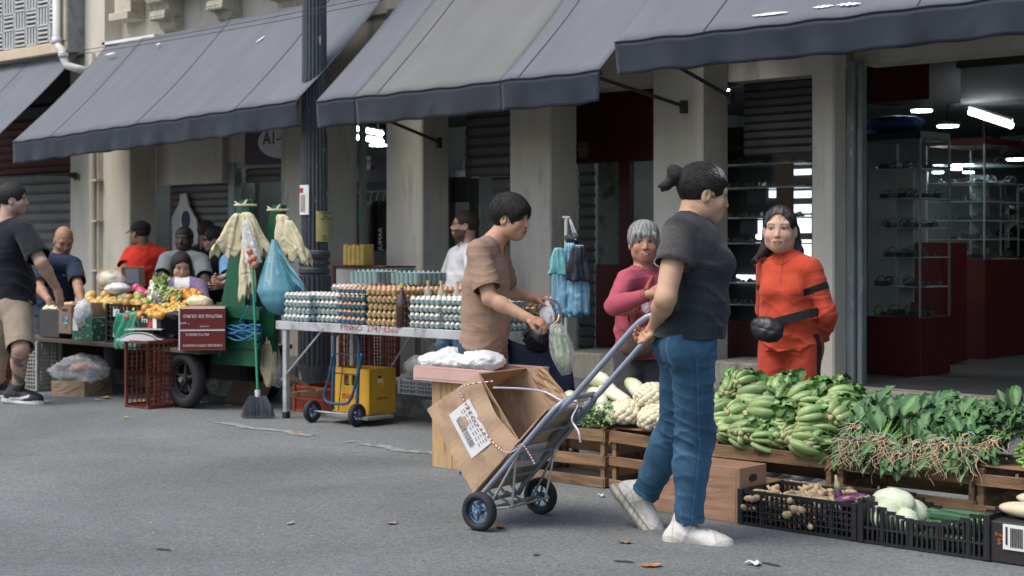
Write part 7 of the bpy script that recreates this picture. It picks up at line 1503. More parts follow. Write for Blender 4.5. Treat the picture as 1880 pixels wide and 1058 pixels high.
def person(label, d, J, look, fwd, skin=(.50, .30, .20), hairc=(.02, .017, .016), style=None, hp={}, k=1.0, g=1.0, hg=None, bust=0, belly=0, h=.007, hh=.0045, top=None, pants=None, shoes=None, feet=None, hands={}, ltilt=(0, 0, 1), group=None, shw=.165, ankz=.085, name='person', extra_torso=None):
    W = lambda q: P(q[0], q[1], d=d+(q[2] if len(q) > 2 else 0))
    H = W(J['head']); N = W(J['neck']); C_ = W(J['chest']); PV = W(J['pelvis']); hg = hg or g
    up = nrm(N-PV); F = c2w(*fwd); F = nrm(F-np.dot(F, up)*up); RT = nrm(np.cross(F, up)); TR = np.stack([RT, F, up], 1)
    LF = c2w(*look); HR = frame3(LF, c2w(*ltilt))
    sh = {}; el = {}; wr = {}; hip = {}; kn = {}; an = {}
    UA, FA, TH, SH = .285*g, .245*g, .42*J.get('leg', 1), .41*J.get('leg', 1)
    for s, n in ((1, 'R'), (-1, 'L')):
        sh[n] = N-up*.055*g+RT*s*shw*g
        if 'sh'+n in J: q = J['sh'+n]; sh[n] = ray(q[0], q[1], N-up*.05*g, shw*g*1.05, q[2])
        q = J.get('el'+n); el[n] = ray(q[0], q[1], sh[n], UA, q[2]) if q else sh[n]-up*UA*.97+RT*s*.05
        q = J.get('wr'+n); wr[n] = ray(q[0], q[1], el[n], FA, q[2]) if q else el[n]-V(0, 0, FA*.9)+F*.1
        hip[n] = PV-up*.03*g+RT*s*.085*hg
        q = J.get('kn'+n); kn[n] = ray(q[0], q[1], hip[n], TH, q[2]) if q else None
        q = J.get('an'+n)
        if kn[n] is not None: an[n] = ray(q[0], q[1], kn[n], SH, q[2])
        else:
            L0 = hip[n][2]-J.get('ground', 0)-ankz; TH = L0*.53; SH = L0*.49
            gz = J.get('ground', 0)+ankz; an[n] = V(hip[n][0], hip[n][1], gz)+F*J.get('step', .03)*s+RT*s*.02
            m = (hip[n]+an[n])/2; dz = (hip[n]-an[n])[2]; LL = TH+SH; kn[n] = m+F*(.5*math.sqrt(max(.0, LL*LL-dz*dz))*.9 if LL > dz else .02)
    root = empty(name, (PV[0], PV[1], J.get('ground', 0)), label, 'person', group)
    waist = lerp(PV, C_, .45)
    def torso(e=0, eb=0, kk=.05):
        fs = [ell(PV-up*.01, V(.150*hg+e, .105*hg+e, .125*g+e), TR), ell(waist+F*.012*belly, V(.130*g+.016*belly+e+eb, .093*g+.02*belly+e+eb, .14*g), TR), ell(C_+up*.01, V(.155*g+e, .105*g+e, .165*g+e), TR),
              cone(sh['L']*.86+sh['R']*.14-up*.01, sh['R']*.86+sh['L']*.14-up*.01, .058*g+e, .058*g+e), cone(N+up*.015, lerp(N, sh['R'], .72)-up*.004, .044*g+e*.6, .046*g+e), cone(N+up*.015, lerp(N, sh['L'], .72)-up*.004, .044*g+e*.6, .046*g+e)]
        if bust: fs += [ell(C_+RT*s*.065*g+F*(.075+.02*bust)*g-up*.015, V(.062, .055, .062)*g*(.8+.25*bust)+e, TR) for s in (-1, 1)]
        if belly: fs += [ell(lerp(PV, C_, .35)+F*.05*g, V(.115*g, .07*g+.02*belly, .13*g)+e, TR)]
        if extra_torso: fs += extra_torso(dict(C=C_, PV=PV, F=F, RT=RT, up=up, g=g, e=e, TR=TR))
        return smin(kk, fs)
    def arm(n, e0=0, e1=0, t=2.0):
        s_, e_, w_ = sh[n], el[n], wr[n]; fs = []
        if t <= 1: fs = [cone(s_, lerp(s_, e_, t), .053*g+e0, lerp(.053, .044, t)*g+e1)]
        else:
            fs = [cone(s_, e_, .053*g+e0, .042*g+e0), cone(e_, lerp(e_, w_, .35), .041*g+e0, .041*g+e0), cone(lerp(e_, w_, .3), lerp(e_, w_, min(1, t-1)), .041*g+e0, lerp(.041, .027, min(1, t-1))*g+e1)]
        return smin(.02, fs)
    def leg(n, e0=0, e1=0, t=2.0):
        h_, k_, a_ = hip[n], kn[n], an[n]; kd = nrm(k_-h_); back = -F
        fs = [cone(h_, k_, .086*hg+e0, .056*hg+e1)]
        if t > 1: fs += [cone(k_, lerp(k_, a_, min(1, t-1)), .055*hg+e1, lerp(.055, .038, min(1, t-1))*g+e1), ell(lerp(k_, a_, .3)+back*.012, V(.052*hg+e1, .052*hg+e1, .11), frame3(F, a_-k_))]
        fs += [ell(h_-F*.045*hg-up*.0, V(.080*hg+e0, .075*hg+e0, .09*hg+e0), TR)]
        return smin(.035, fs)
    # ---- the body, one surface: limbs + hands, with the head and neck at a finer grid
    bl = [torso(-.006)]+[arm(n) for n in 'RL']+[leg(n, -.004, -.002) for n in 'RL']
    foot = [cone(an[n]-V(0, 0, .03), an[n]+(F*.12 if feet is None or n not in feet else nrm(c2w(*feet[n][0]))*.12)-V(0, 0, .055), .022*k, .016*k) for n in 'RL']
    hd = []
    for n in 'RL':
        q = hands.get(n, {}); dd = c2w(*q['d']) if 'd' in q else wr[n]-el[n]; pn = c2w(*q['n']) if 'n' in q else -RT*(1 if n == 'R' else -1)
        hd.append(hand_prims(wr[n]+nrm(wr[n]-el[n])*.006, dd, pn, g*q.get('s', 1.0), q.get('curl', .35), (1 if n == 'R' else -1)*q.get('flip', 1), thumb=q.get('thumb', .6)))
    limbs = smin(.03, bl+foot); body = smin(.012, [limbs]+hd)
    allp = np.array([H, N, PV]+[x for dd in (sh, el, wr, hip, kn, an) for x in dd.values()]); lo = allp.min(0)-.17; hi = allp.max(0)+.17; hi[2] = max(N[2], max(wr[n][2] for n in 'RL')+.05)+.14; lo[2] = min(an[n][2] for n in 'RL')-.13
    nb = H+HR@V(0, -.028, -.055)*k
    vs, qs = surfnet(body, lo, hi, h); vs = smooth_v(vs, qs, 1, .4)
    neck = smin(.02, [cone(nb, N+up*.01, .056*g*.5+.056*k*.5, .060*g), cone(N+up*.02, lerp(N, sh['R'], .6), .046*g, .046*g), cone(N+up*.02, lerp(N, sh['L'], .6), .046*g, .046*g), cone(N, N-up*.06+F*.02, .06*g, .05*g)])
    hs = smin(.022, [head_sdf(H, HR, k, hp), neck]); R_ = .165*k; lo2 = np.minimum(H-R_, N-.10); hi2 = np.maximum(H+R_, N+.10)
    v2, q2 = surfnet(hs, lo2, hi2, hh); v2 = smooth_v(v2, q2, 1, .25)
    allv = np.concatenate([vs, v2]); allq = np.concatenate([qs, q2+len(vs)]); cols = face_cols(allv, H, HR, k, skin, hp, hairc); cols[:len(vs)] = V(*skin)
    near = np.minimum(*[np.sqrt(((allv-(wr[n]+nrm(wr[n]-el[n])*.1))**2).sum(1)) for n in 'RL']); m = near < .08; cols[m] = V(*skin)*V(1.04, .92, .9)
    if hp.get('tattoo'): n_ = hp['tattoo']; q = allv-lerp(kn[n_], an[n_], .45); m = (np.sqrt((q**2).sum(1)) < .15) & (wob(allv, (34, 34, 26), 3) > .05); cols[m] = cols[m]*.3+V(.05, .06, .07)*.7
    if hp.get('stripes'): pass
    fastmesh('body', allv, allq, M_SKIN, root, cols)
    if style is not None:
        ho_ = hair_obj(root, H, HR, k, style, hairc, max(hh, .004))
        if hh < .0045: strands(ho_, H, HR, k, hairc, style)
    env = dict(H=H, N=N, C=C_, PV=PV, up=up, F=F, RT=RT, TR=TR, HR=HR, sh=sh, el=el, wr=wr, hip=hip, kn=kn, an=an, g=g, k=k, hd={n: wr[n]+nrm((c2w(*hands[n]['d']) if n in hands and 'd' in hands[n] else wr[n]-el[n]))*.075*g for n in 'RL'}, root=root, L=lambda x, y, z: H+HR@(V(x, y, z)*k))
    # ---- top
    if top:
        e = top.get('e', .014); t = top.get('sleeve', .62); hem = top.get('hem', .10); eh = top.get('eh', .02); ho = PV-up*hem; e1 = top.get('e1', .022); wmin = waist
        tb = torso(e, top.get('eb', .01)); rh = (.155*hg+eh, .112*hg+eh+.012*belly); rc = (.150*g+e, .108*g+e+.015*belly)
        skirt = econe(ho-up*.03, C_-up*.02, rh, rc, RT); sl = []
        cuts = [(ho, -up, .35)]
        for n in 'RL':
            a = arm(n, e*.9, e1, t)
            if t <= 1: pe = lerp(sh[n], el[n], t); ax = nrm(el[n]-sh[n])
            else: pe = lerp(el[n], wr[n], min(1, t-1)); ax = nrm(wr[n]-el[n])
            rad = .16; cuts.append((pe, ax, .10*g))
            sl.append((lambda a_, pe_, ax_: (lambda p: np.maximum(a_(p), np.where(((p-pe_)**2).sum(1) < rad**2, (p-pe_)@ax_, -1))))(a, pe, ax))
        nk = cone(N-F*.0+up*top.get('ndrop', -.005), N+up*.25+F*.03, top.get('nr', .068)*g, .085*g); fr = top.get('fr', (13, 13, 7)); am = top.get('amp', .006)
        col = V(*top['col']); sd_ = top.get('seed', 1)
        core = smin(.035, [tb, skirt]); full = smin(.022, [lambda p: np.maximum(core(p), -((p-ho)@up))]+sl)
        def fn(p):
            q = (p-PV)@TR; dn = np.clip((C_-p)@up/.4+.5, .25, 1.2)
            dd = full(p)+am*dn*.35*np.sin(wob(q, fr, top.get('seed', 1))*2.2+q[:, 2]*8)-am*dn*1.9*crease(q, (.6, .1, 1), 30, sd_)-am*dn*1.7*crease(q, (-.7, .2, 1), 36, sd_+5)-am*.8*crease(q, (.1, 0, 1), 62, sd_+9); return np.maximum(dd, -nk(p)) if not top.get('collar') else dd
        if top.get('collar'):
            full0 = full; full = smin(.012, [full0, cone(N-up*.01, lerp(N, nb, .55)+F*.006, .066*g+.004, .060*g+.004)]); cuts.append((lerp(N, nb, .55)+F*.006, nrm(nb-N), .2)); tp_ = lerp(N, nb, .55)+F*.006; tn = nrm(nb-N)
            fo = fn; fn = lambda p: np.maximum(fo(p), np.where(((p-tp_)**2).sum(1) < .14**2, (p-tp_)@tn, -1))
        cf = top.get('colf'); 
        def cc(v):
            c = np.tile(col, (len(v), 1)); q = (v-PV)@TR
            c = cf(v, c, q, env) if cf else c
            for (pt, ax_, rd) in cuts: dn = (v-pt)@nrm(ax_); rr_ = ((v-pt)**2).sum(1) < max(rd, .17)**2; c[rr_ & (np.abs(dn+.022) < .0028)] *= .62; c[rr_ & (dn > -.019)] *= .93
            nd_ = nk(v); c[(nd_ < .022) & (nd_ > -.01)] *= .86; c[(np.abs(nd_-.022) < .0025)] *= .7
            for n, s in (('R', 1), ('L', -1)): sd2 = np.abs((v-lerp(sh[n], N, .12))@nrm(sh[n]-N)); c[(sd2 < .0022) & (((v-sh[n])**2).sum(1) < .10**2)] *= .72
            return c
        lo3 = allp[:9].min(0)-.18; hi3 = allp[:9].max(0)+.18; lo3[2] = min(ho[2], min(el[n][2] for n in 'RL'), min(wr[n][2] for n in 'RL') if t > 1 else 9)-.12; hi3[2] = N[2]+.15
        ob = sdf_obj(top.get('name', 'shirt'), fn, lo3, hi3, h, top.get('mat', M_CLOTH), root, cc, cut=cuts); env['top'] = ob
    if pants:
        e = pants.get('e', .010); e1 = pants.get('e1', .022); t = pants.get('t', 1.93); wst = PV+up*pants.get('waist', .09); fs = [ell(PV-up*.01, V(.150*hg+e, .105*hg+e, .125*g), TR), econe(PV-up*.05, PV+up*.10, (.148*hg+e, .104*hg+e), (.138*hg+e, .100*hg+e), RT)]; cuts = [(wst, up, .3)]; lg = []
        for n in 'RL':
            a = leg(n, e, e1+pants.get('flare', 0)*.5, t); pe = lerp(hip[n], kn[n], t) if t <= 1 else lerp(kn[n], an[n], t-1); ax = nrm(kn[n]-hip[n]) if t <= 1 else nrm(an[n]-kn[n]); cuts.append((pe, ax, .14))
            lg.append((lambda a_, pe_, ax_: (lambda p: np.maximum(a_(p), np.where(((p-pe_)**2).sum(1) < .2**2, (p-pe_)@ax_, -1))))(a, pe, ax))
        full = smin(.03, fs+lg); kk_ = pants.get('amp', .006)
        def fn2(p):
            w1 = np.zeros(len(p))
            for n in 'RL':
                dk = np.sqrt(((p-kn[n])**2).sum(1)); da = np.sqrt(((p-lerp(kn[n], an[n], .9))**2).sum(1)); w1 += np.exp(-(dk/.12)**2)+1.5*np.exp(-(da/.10)**2)
            w1 += .8*np.exp(-(((p-PV+up*.08)**2).sum(1))/.02)
            q = (p-PV)@TR; return np.maximum(full(p)-kk_*(.12+.8*w1)*1.1*crease(q, (.5, .2, 1), 40, 2, 2.4)-kk_*(.15+w1*.7)*1.2*crease(q, (-.7, .3, 1), 52, 6, 2.4)-kk_*(.8+.3*w1)*crease(q, (1, .5, .16), 26, 11)*.9, (p-wst)@up)
        col = V(*pants['col']); cf2 = pants.get('colf')
        def cc2(v):
            c = np.tile(col, (len(v), 1))
            return cf2(v, c, env) if cf2 else c
        lo4 = np.array([*[kn[n] for n in 'RL'], *[an[n] for n in 'RL'], PV, *hip.values()]); hi4 = lo4.max(0)+.2; lo4 = lo4.min(0)-.2; hi4[2] = wst[2]+.03
        sdf_obj(pants.get('name', 'trousers'), fn2, lo4, hi4, h, pants.get('mat', M_DENIM), root, cc2, cut=cuts)
    if shoes:
        for n in 'RL':
            fd, fu = (feet[n] if feet and n in feet else ((None), (0, 0, 1)))
            shoe(root, an[n], c2w(*fd) if fd else F, c2w(*fu), k*shoes.get('k', 1), shoes['col'], shoes.get('sole', (.6, .58, .54)), style=shoes.get('style', 0), h=max(.0055, h*.8))
    return env
def paint_denim(v, c, env):
    c = c*(.80+.40*np.clip(.5+.5*wob(v, (7, 7, 4), 7), 0, 1))[:, None]; PV, TR = env['PV'], env['TR']; q = (v-PV)@TR
    for s, n in ((1, 'R'), (-1, 'L')):
        h_, k_, a_ = env['hip'][n], env['kn'][n], env['an'][n]; th = lerp(h_, k_, .5)
        for (A, B) in ((h_, k_), (k_, a_)):
            ax = nrm(B-A); t = (v-A)@ax; L_ = np.linalg.norm(B-A); rd = (v-A)-np.outer(t, ax); rr_ = np.sqrt((rd**2).sum(1)); fr = (rd@env['F'])/np.maximum(rr_, .01); sd = (rd@env['RT'])*s/np.maximum(rr_, .01); m = (t > 0) & (t < L_) & (rr_ < .14)
            fade = np.clip(fr, 0, 1)**2*np.clip(1.3*np.exp(-((t/L_-.45)/.38)**2), 0, 1)*m; c = c*(1+.75*fade[:, None]*np.array([1.4, 1.05, .85]))
            c[m & (np.abs(fr) < .045) & (sd > .5)] *= 1.35; c[m & (np.abs(fr+.07) < .03) & (sd > .5)] *= .75
        w_ = np.exp(-(((v-h_-env['F']*.07)**2).sum(1))/.008); c = c*(1+.55*(w_*np.clip(np.sin(q[:, 2]*150+q[:, 0]*60*s+2*wob(v, (6, 6, 6), 2)), 0, 1))[:, None])
        pk = (np.abs(q[:, 0]-s*.075) < .058) & (q[:, 2] < .035) & (q[:, 2] > -.115-.02*(1-np.abs(q[:, 0]-s*.075)/.058)) & (q[:, 1] < -.03)
        ed = pk & ((np.abs(np.abs(q[:, 0]-s*.075)-.053) < .004) | (q[:, 2] > .027) | (q[:, 2] < -.106-.02*(1-np.abs(q[:, 0]-s*.075)/.058))); c[ed] = c[ed]*1.5+.02
        cu = np.abs((v-lerp(k_, a_, .86))@nrm(a_-k_)) < .004; c[cu & (((v-a_)**2).sum(1) < .03)] *= .7
    return np.clip(c, 0, 1)
ST_SHORT = dict(e=.010, front=.055, back=-.055)
SK_A = (.52, .33, .22); SK_L = (.56, .36, .26)
# --- woman with a ponytail pulling the hand truck
def knit(v, c, q, env):
    for n in 'RL':
        a = nrm(env['el'][n]-env['sh'][n]); t = (v-env['sh'][n])@a; r = np.sqrt(((v-(env['sh'][n]+np.outer(t, a)))**2).sum(1)); lat = np.abs((v-env['C'])@env['RT'])
        w_ = (np.clip((lat-.085)/.035, 0, 1)*np.clip((.105-r)/.02, 0, 1)*np.clip((t+.03)/.03, 0, 1)*(t < .128))[:, None]; c = c*(1-w_)+V(.075, .07, .068)*w_
    return c
E1 = person('woman with a black ponytail, dark knit top and blue jeans, pulling the hand truck', 6.45,
    dict(head=(1292, 358), neck=(1270, 408), chest=(1276, 478), pelvis=(1262, 622), shR=(1246, 428, -1), elR=(1222, 548, -1), wrR=(1203, 596, 1), elL=(1243, 545, 1), wrL=(1215, 590, -1),
         knR=(1276, 800, 1), anR=(1262, 968, 1), knL=(1243, 790, 1), anL=(1183, 908, 1)),
    look=(.985, .07, -.22), fwd=(.99, .12), skin=(.50, .31, .20), k=1.06, g=1.02, hg=1.02, bust=.7, belly=.8, h=.0055, hh=.0030, shw=.15,
    hp=dict(nose=.9, cheek=1.05, eye=.8), hairc=(.016, .014, .013),
    style=dict(flow=(0, -.16, .05), e=.011, front=.062, back=-.075, nape=.9, amp=.0015, k=.012, R=.26, grey=lambda q: -1.25+2.2*np.exp(-((q[:, 1]-.055)**2/.0015+(q[:, 2]-.10)**2/.0008)),
        extra=[('e', (0, -.126, .052), (.036, .036, .038)), ('e', (0, -.142, .070), (.022, .024, .022)), ('c', (0, -.135, .03), (.004, -.158, .002), .022, .018), ('c', (.0, -.155, .006), (.008, -.186, -.008), .016, .006), ('c', (0, -.148, .0), (.004, -.170, -.024), .012, .004)]),
    top=dict(col=(.022, .027, .033), mat=M_KNIT, sleeve=.50, hem=-.005, e=.013, eh=.028, e1=.026, amp=.0045, fr=(10, 10, 20), nr=.074, ndrop=-.02, colf=knit, eb=.012),
    pants=dict(col=(.042, .100, .165), name='jeans', e=.008, e1=.024, t=1.93, waist=.10, colf=paint_denim, amp=.012),
    shoes=dict(col=(.60, .58, .53), sole=(.46, .42, .35), k=1.1), feet={'R': ((.92, -.38, -.02), (0, 0, 1)), 'L': ((.62, -.12, -.80), (.72, 0, .6))},
    hands={'R': dict(d=(-.35, .75, -.5), n=(-.9, -.2, .2), curl=1.15, flip=-1), 'L': dict(d=(-.4, -.3, -.7), n=(-.9, .2, .2), curl=1.1, flip=-1)})
# pocket and seam on the jeans
# --- man in the brown T-shirt
def brown(v, c, q, env): return c*(1+.12*wob(v, (5, 5, 5), 3))[:, None]
E2 = person('man with thick black hair in a brown T-shirt, holding plastic bags beside the egg table', 8.95,
    dict(head=(938, 402), neck=(905, 448), chest=(893, 512), pelvis=(889, 632), shR=(877, 462, -1), elR=(899, 548, -1), wrR=(967, 583, -1), shL=(914, 468, 1), elL=(930, 535, 1), wrL=(978, 547, -1)),
    look=(.88, -.46, -.16), fwd=(.90, -.42), skin=(.47, .28, .18), k=1.12, g=1.03, hg=.95, h=.006, hh=.0032, belly=.1, shw=.155,
    hp=dict(nose=1.0, cheek=1.0, eye=.75, jaw=1.02), hairc=(.014, .013, .013),
    style=dict(e=.020, front=.040, back=-.06, amp=.0030, k=.012, ears=True, extra=[('e', (0, .058, .062), (.060, .040, .032)), ('e', (0, -.02, .085), (.070, .085, .050)), ('c', (-.055, .066, .042), (.055, .066, .042), .014, .014), ('c', (.070, .035, .03), (.072, .045, -.005), .012, .006)]),
    top=dict(col=(.290, .195, .138), sleeve=.80, hem=.085, e=.014, eh=.026, e1=.034, amp=.0075, colf=brown, nr=.070, seed=2),
    pants=dict(col=(.035, .075, .125), name='jeans', e=.006, colf=paint_denim), shoes=dict(col=(.05, .05, .05), sole=(.4, .4, .4), style=2),
    hands={'R': dict(d=(.9, -.15, -.30), n=(-.1, .5, -.8), curl=.9, flip=-1), 'L': dict(d=(.95, -.1, -.1), n=(0, 0, -1), curl=.75)})
# --- woman in the orange tracksuit
def track(v, c, q, env):
    n = 'L'; a = nrm(env['el'][n]-env['sh'][n]); t = (v-env['sh'][n])@a; r = np.sqrt(((v-(env['sh'][n]+np.outer(t, a)))**2).sum(1)); ar = r < .11
    out = (v-env['C'])@env['RT']
    for n, s in (('L', -1), ('R', 1)):
        a = nrm(env['el'][n]-env['sh'][n]); t = (v-env['sh'][n])@a; r = np.sqrt(((v-(env['sh'][n]+np.outer(t, a)))**2).sum(1)); m = (t > .090) & (t < .128) & (r < .11) & (s*out > .125); c[m] = (.012, .012, .013)
    m3 = (np.abs(q[:, 2]-.262) < .0025) & (q[:, 1] > .03); c[m3] *= .55
    m4 = (np.abs(q[:, 0]) < .004) & (q[:, 1] > .05) & (q[:, 2] > .33); c[m4] = (.25, .05, .03)
    return c
def trackp(v, c, env):
    for s, n in ((1, 'R'), (-1, 'L')):
        m = (np.abs((v-lerp(env['hip'][n], env['kn'][n], .5))@env['F']) < .022) & (s*((v-env['hip'][n])@env['RT']) > .03); c[m] = (.012, .012, .013)
    return c
ORG = (.45, .062, .030)
E3 = person('woman with long black hair in an orange tracksuit standing behind the mustard greens', 8.35,
    dict(head=(1432, 424), neck=(1447, 478), chest=(1447, 530), pelvis=(1450, 628), shL=(1490, 494, -1), shR=(1408, 492, 1), elL=(1520, 580, 1), wrL=(1506, 622, 1), elR=(1404, 570, 1), wrR=(1470, 618, 1)),
    look=(-.30, -.95, -.02), fwd=(-.52, -.85), skin=(.54, .35, .25), k=1.10, g=.93, hg=.97, h=.006, hh=.0030, bust=.5, belly=.6, shw=.150,
    hp=dict(nose=.92, cheek=1.2, eye=.66, jaw=1.06, wrinkle=1, lip=(.36, .16, .13), gaze=.3), hairc=(.022, .018, .017),
    style=dict(fy=.12, e=.009, front=.088, back=-.075, amp=.0016, k=.02, R=.28, ears=True, grey=lambda q: -1.05+.5*np.exp(-((q[:, 2]-.1)**2+(q[:, 1]-.05)**2)/.002), extra=[('c', (.062, -.045, .0), (.080, -.035, -.10), .030, .026), ('c', (-.062, -.045, .0), (-.082, -.015, -.11), .030, .026), ('c', (.08, -.03, -.10), (.135, .01, -.150), .024, .008), ('c', (-.082, -.01, -.10), (-.085, .055, -.190), .024, .010), ('c', (-.09, -.01, -.10), (-.115, .04, -.17), .022, .008), ('c', (0, -.08, 0), (0, -.09, -.12), .045, .035)]),
    top=dict(col=ORG, name='track_jacket', sleeve=1.93, hem=.045, e=.013, eh=.020, e1=.016, eb=.016, amp=.0065, collar=1, colf=track, seed=5),
    pants=dict(col=(.39, .053, .027), name='track_trousers', mat=M_CLOTH, e=.014, e1=.026, colf=trackp), shoes=dict(col=(.1, .1, .1), style=2),
    hands={'L': dict(d=(-.35, .2, -.5), n=(.1, 1, 0), curl=.5), 'R': dict(d=(.8, .3, -.2), n=(0, 1, 0), curl=.5)})
# --- grey haired woman in pink
E4 = person('short grey haired woman in a pink long sleeved top with folded arms', 9.0,
    dict(head=(1182, 448), neck=(1180, 500), chest=(1178, 548), pelvis=(1182, 640), shR=(1150, 515, -1), shL=(1214, 512, 1), elR=(1127, 562, -1), wrR=(1192, 541, -1), elL=(1226, 572, -1), wrL=(1160, 572, -1)),
    look=(.02, -1, -.0), fwd=(-.10, -1), skin=(.42, .235, .145), k=1.06, g=.94, hg=.98, h=.006, hh=.0032, bust=.4, belly=.4, shw=.155,
    hp=dict(nose=1.1, cheek=1.12, eye=.85, smile=1, wrinkle=1, gaze=.8), hairc=(.06, .06, .06),
    style=dict(e=.016, front=.046, back=-.05, amp=.003, k=.014, grey=lambda q: -.05+q[:, 2]*2, extra=[('c', (-.05, .072, .05), (.045, .078, .055), .017, .015), ('e', (.074, .02, .02), (.012, .03, .028)), ('e', (-.074, .02, .015), (.012, .03, .03)), ('e', (0, -.01, .075), (.078, .09, .055))]),
    top=dict(col=(.38, .078, .112), sleeve=1.95, hem=.06, e=.014, eh=.02, e1=.012, amp=.005, nr=.070, ndrop=-.018, seed=8),
    pants=dict(col=(.06, .06, .065), mat=M_CLOTH, e=.012, e1=.03), shoes=dict(col=(.1, .1, .1), style=2),
    hands={'R': dict(d=(.9, -.3, .1), n=(0, 1, 0), curl=.5), 'L': dict(d=(-.9, -.2, .1), n=(0, 1, 0), curl=.5)})
# --- bearded man in the printed white T-shirt
def print_t(v, c, q, env):
    m = (q[:, 0] < .02) & (q[:, 2] > .24) & (q[:, 2] < .33) & (wob(v, (30, 30, 30), 2) > -.3); c[m] = (.62, .42, .38)
    m = (q[:, 0] < .04) & (q[:, 2] > .04) & (q[:, 2] < .22) & (np.sin(q[:, 2]*300) > .55) & (wob(v, (60, 60, 10), 4) > -.2); c[m] = (.42, .42, .45)
    return c
E5 = person('bearded man with glasses in a printed white T-shirt, looking left behind the egg table', 11.8,
    dict(head=(853, 416), neck=(858, 456), chest=(852, 502), pelvis=(840, 600), shL=(868, 470, -1), shR=(836, 470, 1), elR=(818, 522, 1), wrR=(812, 560, -1), elL=(868, 530, -1), wrL=(850, 570, -1), ground=.14),
    look=(-.98, -.12, .10), fwd=(-.80, -.6), skin=(.46, .28, .20), k=1.0, g=1.0, h=.009, hh=.0055, hp=dict(nose=1.0, beard=.85), hairc=(.035, .022, .015),
    style=dict(e=.008, front=.07, back=-.05, grey=lambda q: -1.1), top=dict(col=(.62, .62, .64), sleeve=.65, hem=.06, colf=print_t, amp=.006), pants=dict(col=(.05, .10, .17), name='jeans', colf=paint_denim), shoes=dict(col=(.1, .1, .1), style=2))
# --- left man
E6 = person('dark haired man in black T-shirt and khaki shorts, tattooed calf, at the left edge', 12.45,
    dict(head=(24, 368), neck=(14, 412), chest=(12, 462), pelvis=(26, 556), shR=(44, 424, -1), elR=(76, 482, -1), wrR=(103, 528, 1), shL=(-10, 425, 1), knR=(38, 640, -1), anR=(33, 714, 1), knL=(2, 640, 1), anL=(-4, 712, 1)),
    look=(.98, .15, .02), fwd=(.85, .45), skin=(.50, .32, .24), k=1.12, g=1.22, hg=1.18, h=.0085, hh=.0052, belly=1.0, shw=.17, hp=dict(nose=1.1, tattoo='R', beard=.25), hairc=(.02, .017, .016),
    style=dict(e=.016, front=.06, back=-.05, amp=.003), top=dict(col=(.014, .017, .021), sleeve=.85, hem=.04, e=.02, eh=.03, e1=.045), 
    pants=dict(col=(.27, .225, .165), name='shorts', mat=M_CLOTH, t=1.0, e=.02, e1=.045, waist=.06), shoes=dict(col=(.02, .022, .028), sole=(.55, .54, .5), style=1, k=1.15), feet={'R': ((.95, -.25, -.05), (0, 0, 1)), 'L': ((.95, -.25, -.05), (0, 0, 1))},
    hands={'R': dict(d=(.25, .1, -.95), n=(-.8, .4, 0), curl=.45)})
b = MB()                                              # dark socks
for n in 'RL': b.tube([lerp(E6['an'][n], E6['kn'][n], .16), E6['an'][n]-V(0, 0, .02)], [.056, .050], 14)
b.build('socks', M_BLACK, E6['root'], smooth=True)
# --- bald man
E7 = person('bald man in a navy T-shirt leaning over the left end of the fruit stall', 14.3,
    dict(head=(117, 442), neck=(106, 474), chest=(104, 504), pelvis=(98, 572), shR=(80, 484, -1), shL=(136, 486, -1), elR=(72, 528, -1), wrR=(90, 552, -1), elL=(143, 524, -1), wrL=(152, 560, -1), ground=.14),
    look=(.42, -.72, -.55), fwd=(.25, -.97), skin=(.38, .22, .14), k=1.10, g=1.05, h=.0095, hh=.0055, hp=dict(beard=.45, shave=.12), hairc=(.06, .04, .03), style=None,
    top=dict(col=(.020, .032, .060), sleeve=.85, hem=.06, e=.02, e1=.035), pants=dict(col=(.05, .05, .06), mat=M_CLOTH), shoes=dict(col=(.1, .1, .1), style=2), hands={'R': dict(d=(.2, -.2, -.9), n=(0, .8, -.3), curl=.3)})
q = E7; ctr = q['C']+q['F']*.145+q['RT']*-.06+q['up']*.02; text('D', ctr, -q['RT'] if False else q['RT']*-1, q['up'], .045, M_WHITE, q['top'], width=1.4); text('RVT', ctr-q['up']*.03, q['RT']*-1, q['up'], .018, M_WHITE, q['top'])
# --- man in red with a cap
E8 = person('man in a red T-shirt and black cap, seen from behind, holding a carton', 14.5,
    dict(head=(257, 430), neck=(264, 456), chest=(266, 490), pelvis=(268, 560), shL=(241, 466, 1), shR=(300, 470, -1), elL=(226, 502, -1), wrL=(214, 524, -1), ground=.14),
    look=(-.85, .50, -.05), fwd=(-.55, .83), skin=(.20, .11, .07), k=1.0, g=1.05, h=.0095, hh=.006, hp={}, hairc=(.012, .012, .013), style=dict(e=.006, front=.06, back=-.05),
    top=dict(col=(.50, .035, .020), sleeve=.7, hem=.06, e=.02, e1=.035), pants=dict(col=(.03, .035, .05), mat=M_CLOTH), shoes=dict(col=(.1, .1, .1), style=2), hands={'L': dict(curl=.5)})
H, HR, k = E8['H'], E8['HR'], 1.0
f = lambda p: np.maximum(ell(H+HR@V(0, -.012, .045), V(.088, .106, .088), HR)(p), -((p-(H+HR@V(0, 0, .035)))@HR[:, 2]))
cap_ = sdf_obj('cap', f, H-.15, H+.17, .006, M_CLOTH, E8['root'], lambda v: np.tile(V(.012, .013, .016), (len(v), 1)))
b = MB(); b.grid(lambda s, t: H+HR@V((s-.5)*.15*(1-.25*t*t), .080+.075*t*math.sin(math.pi*(.12+.76*s))**.5, .042-.012*t-.02*(2*s-1)**2), 8, 4); b.build('brim', M_BLACK, cap_, smooth=True, solid=.004)
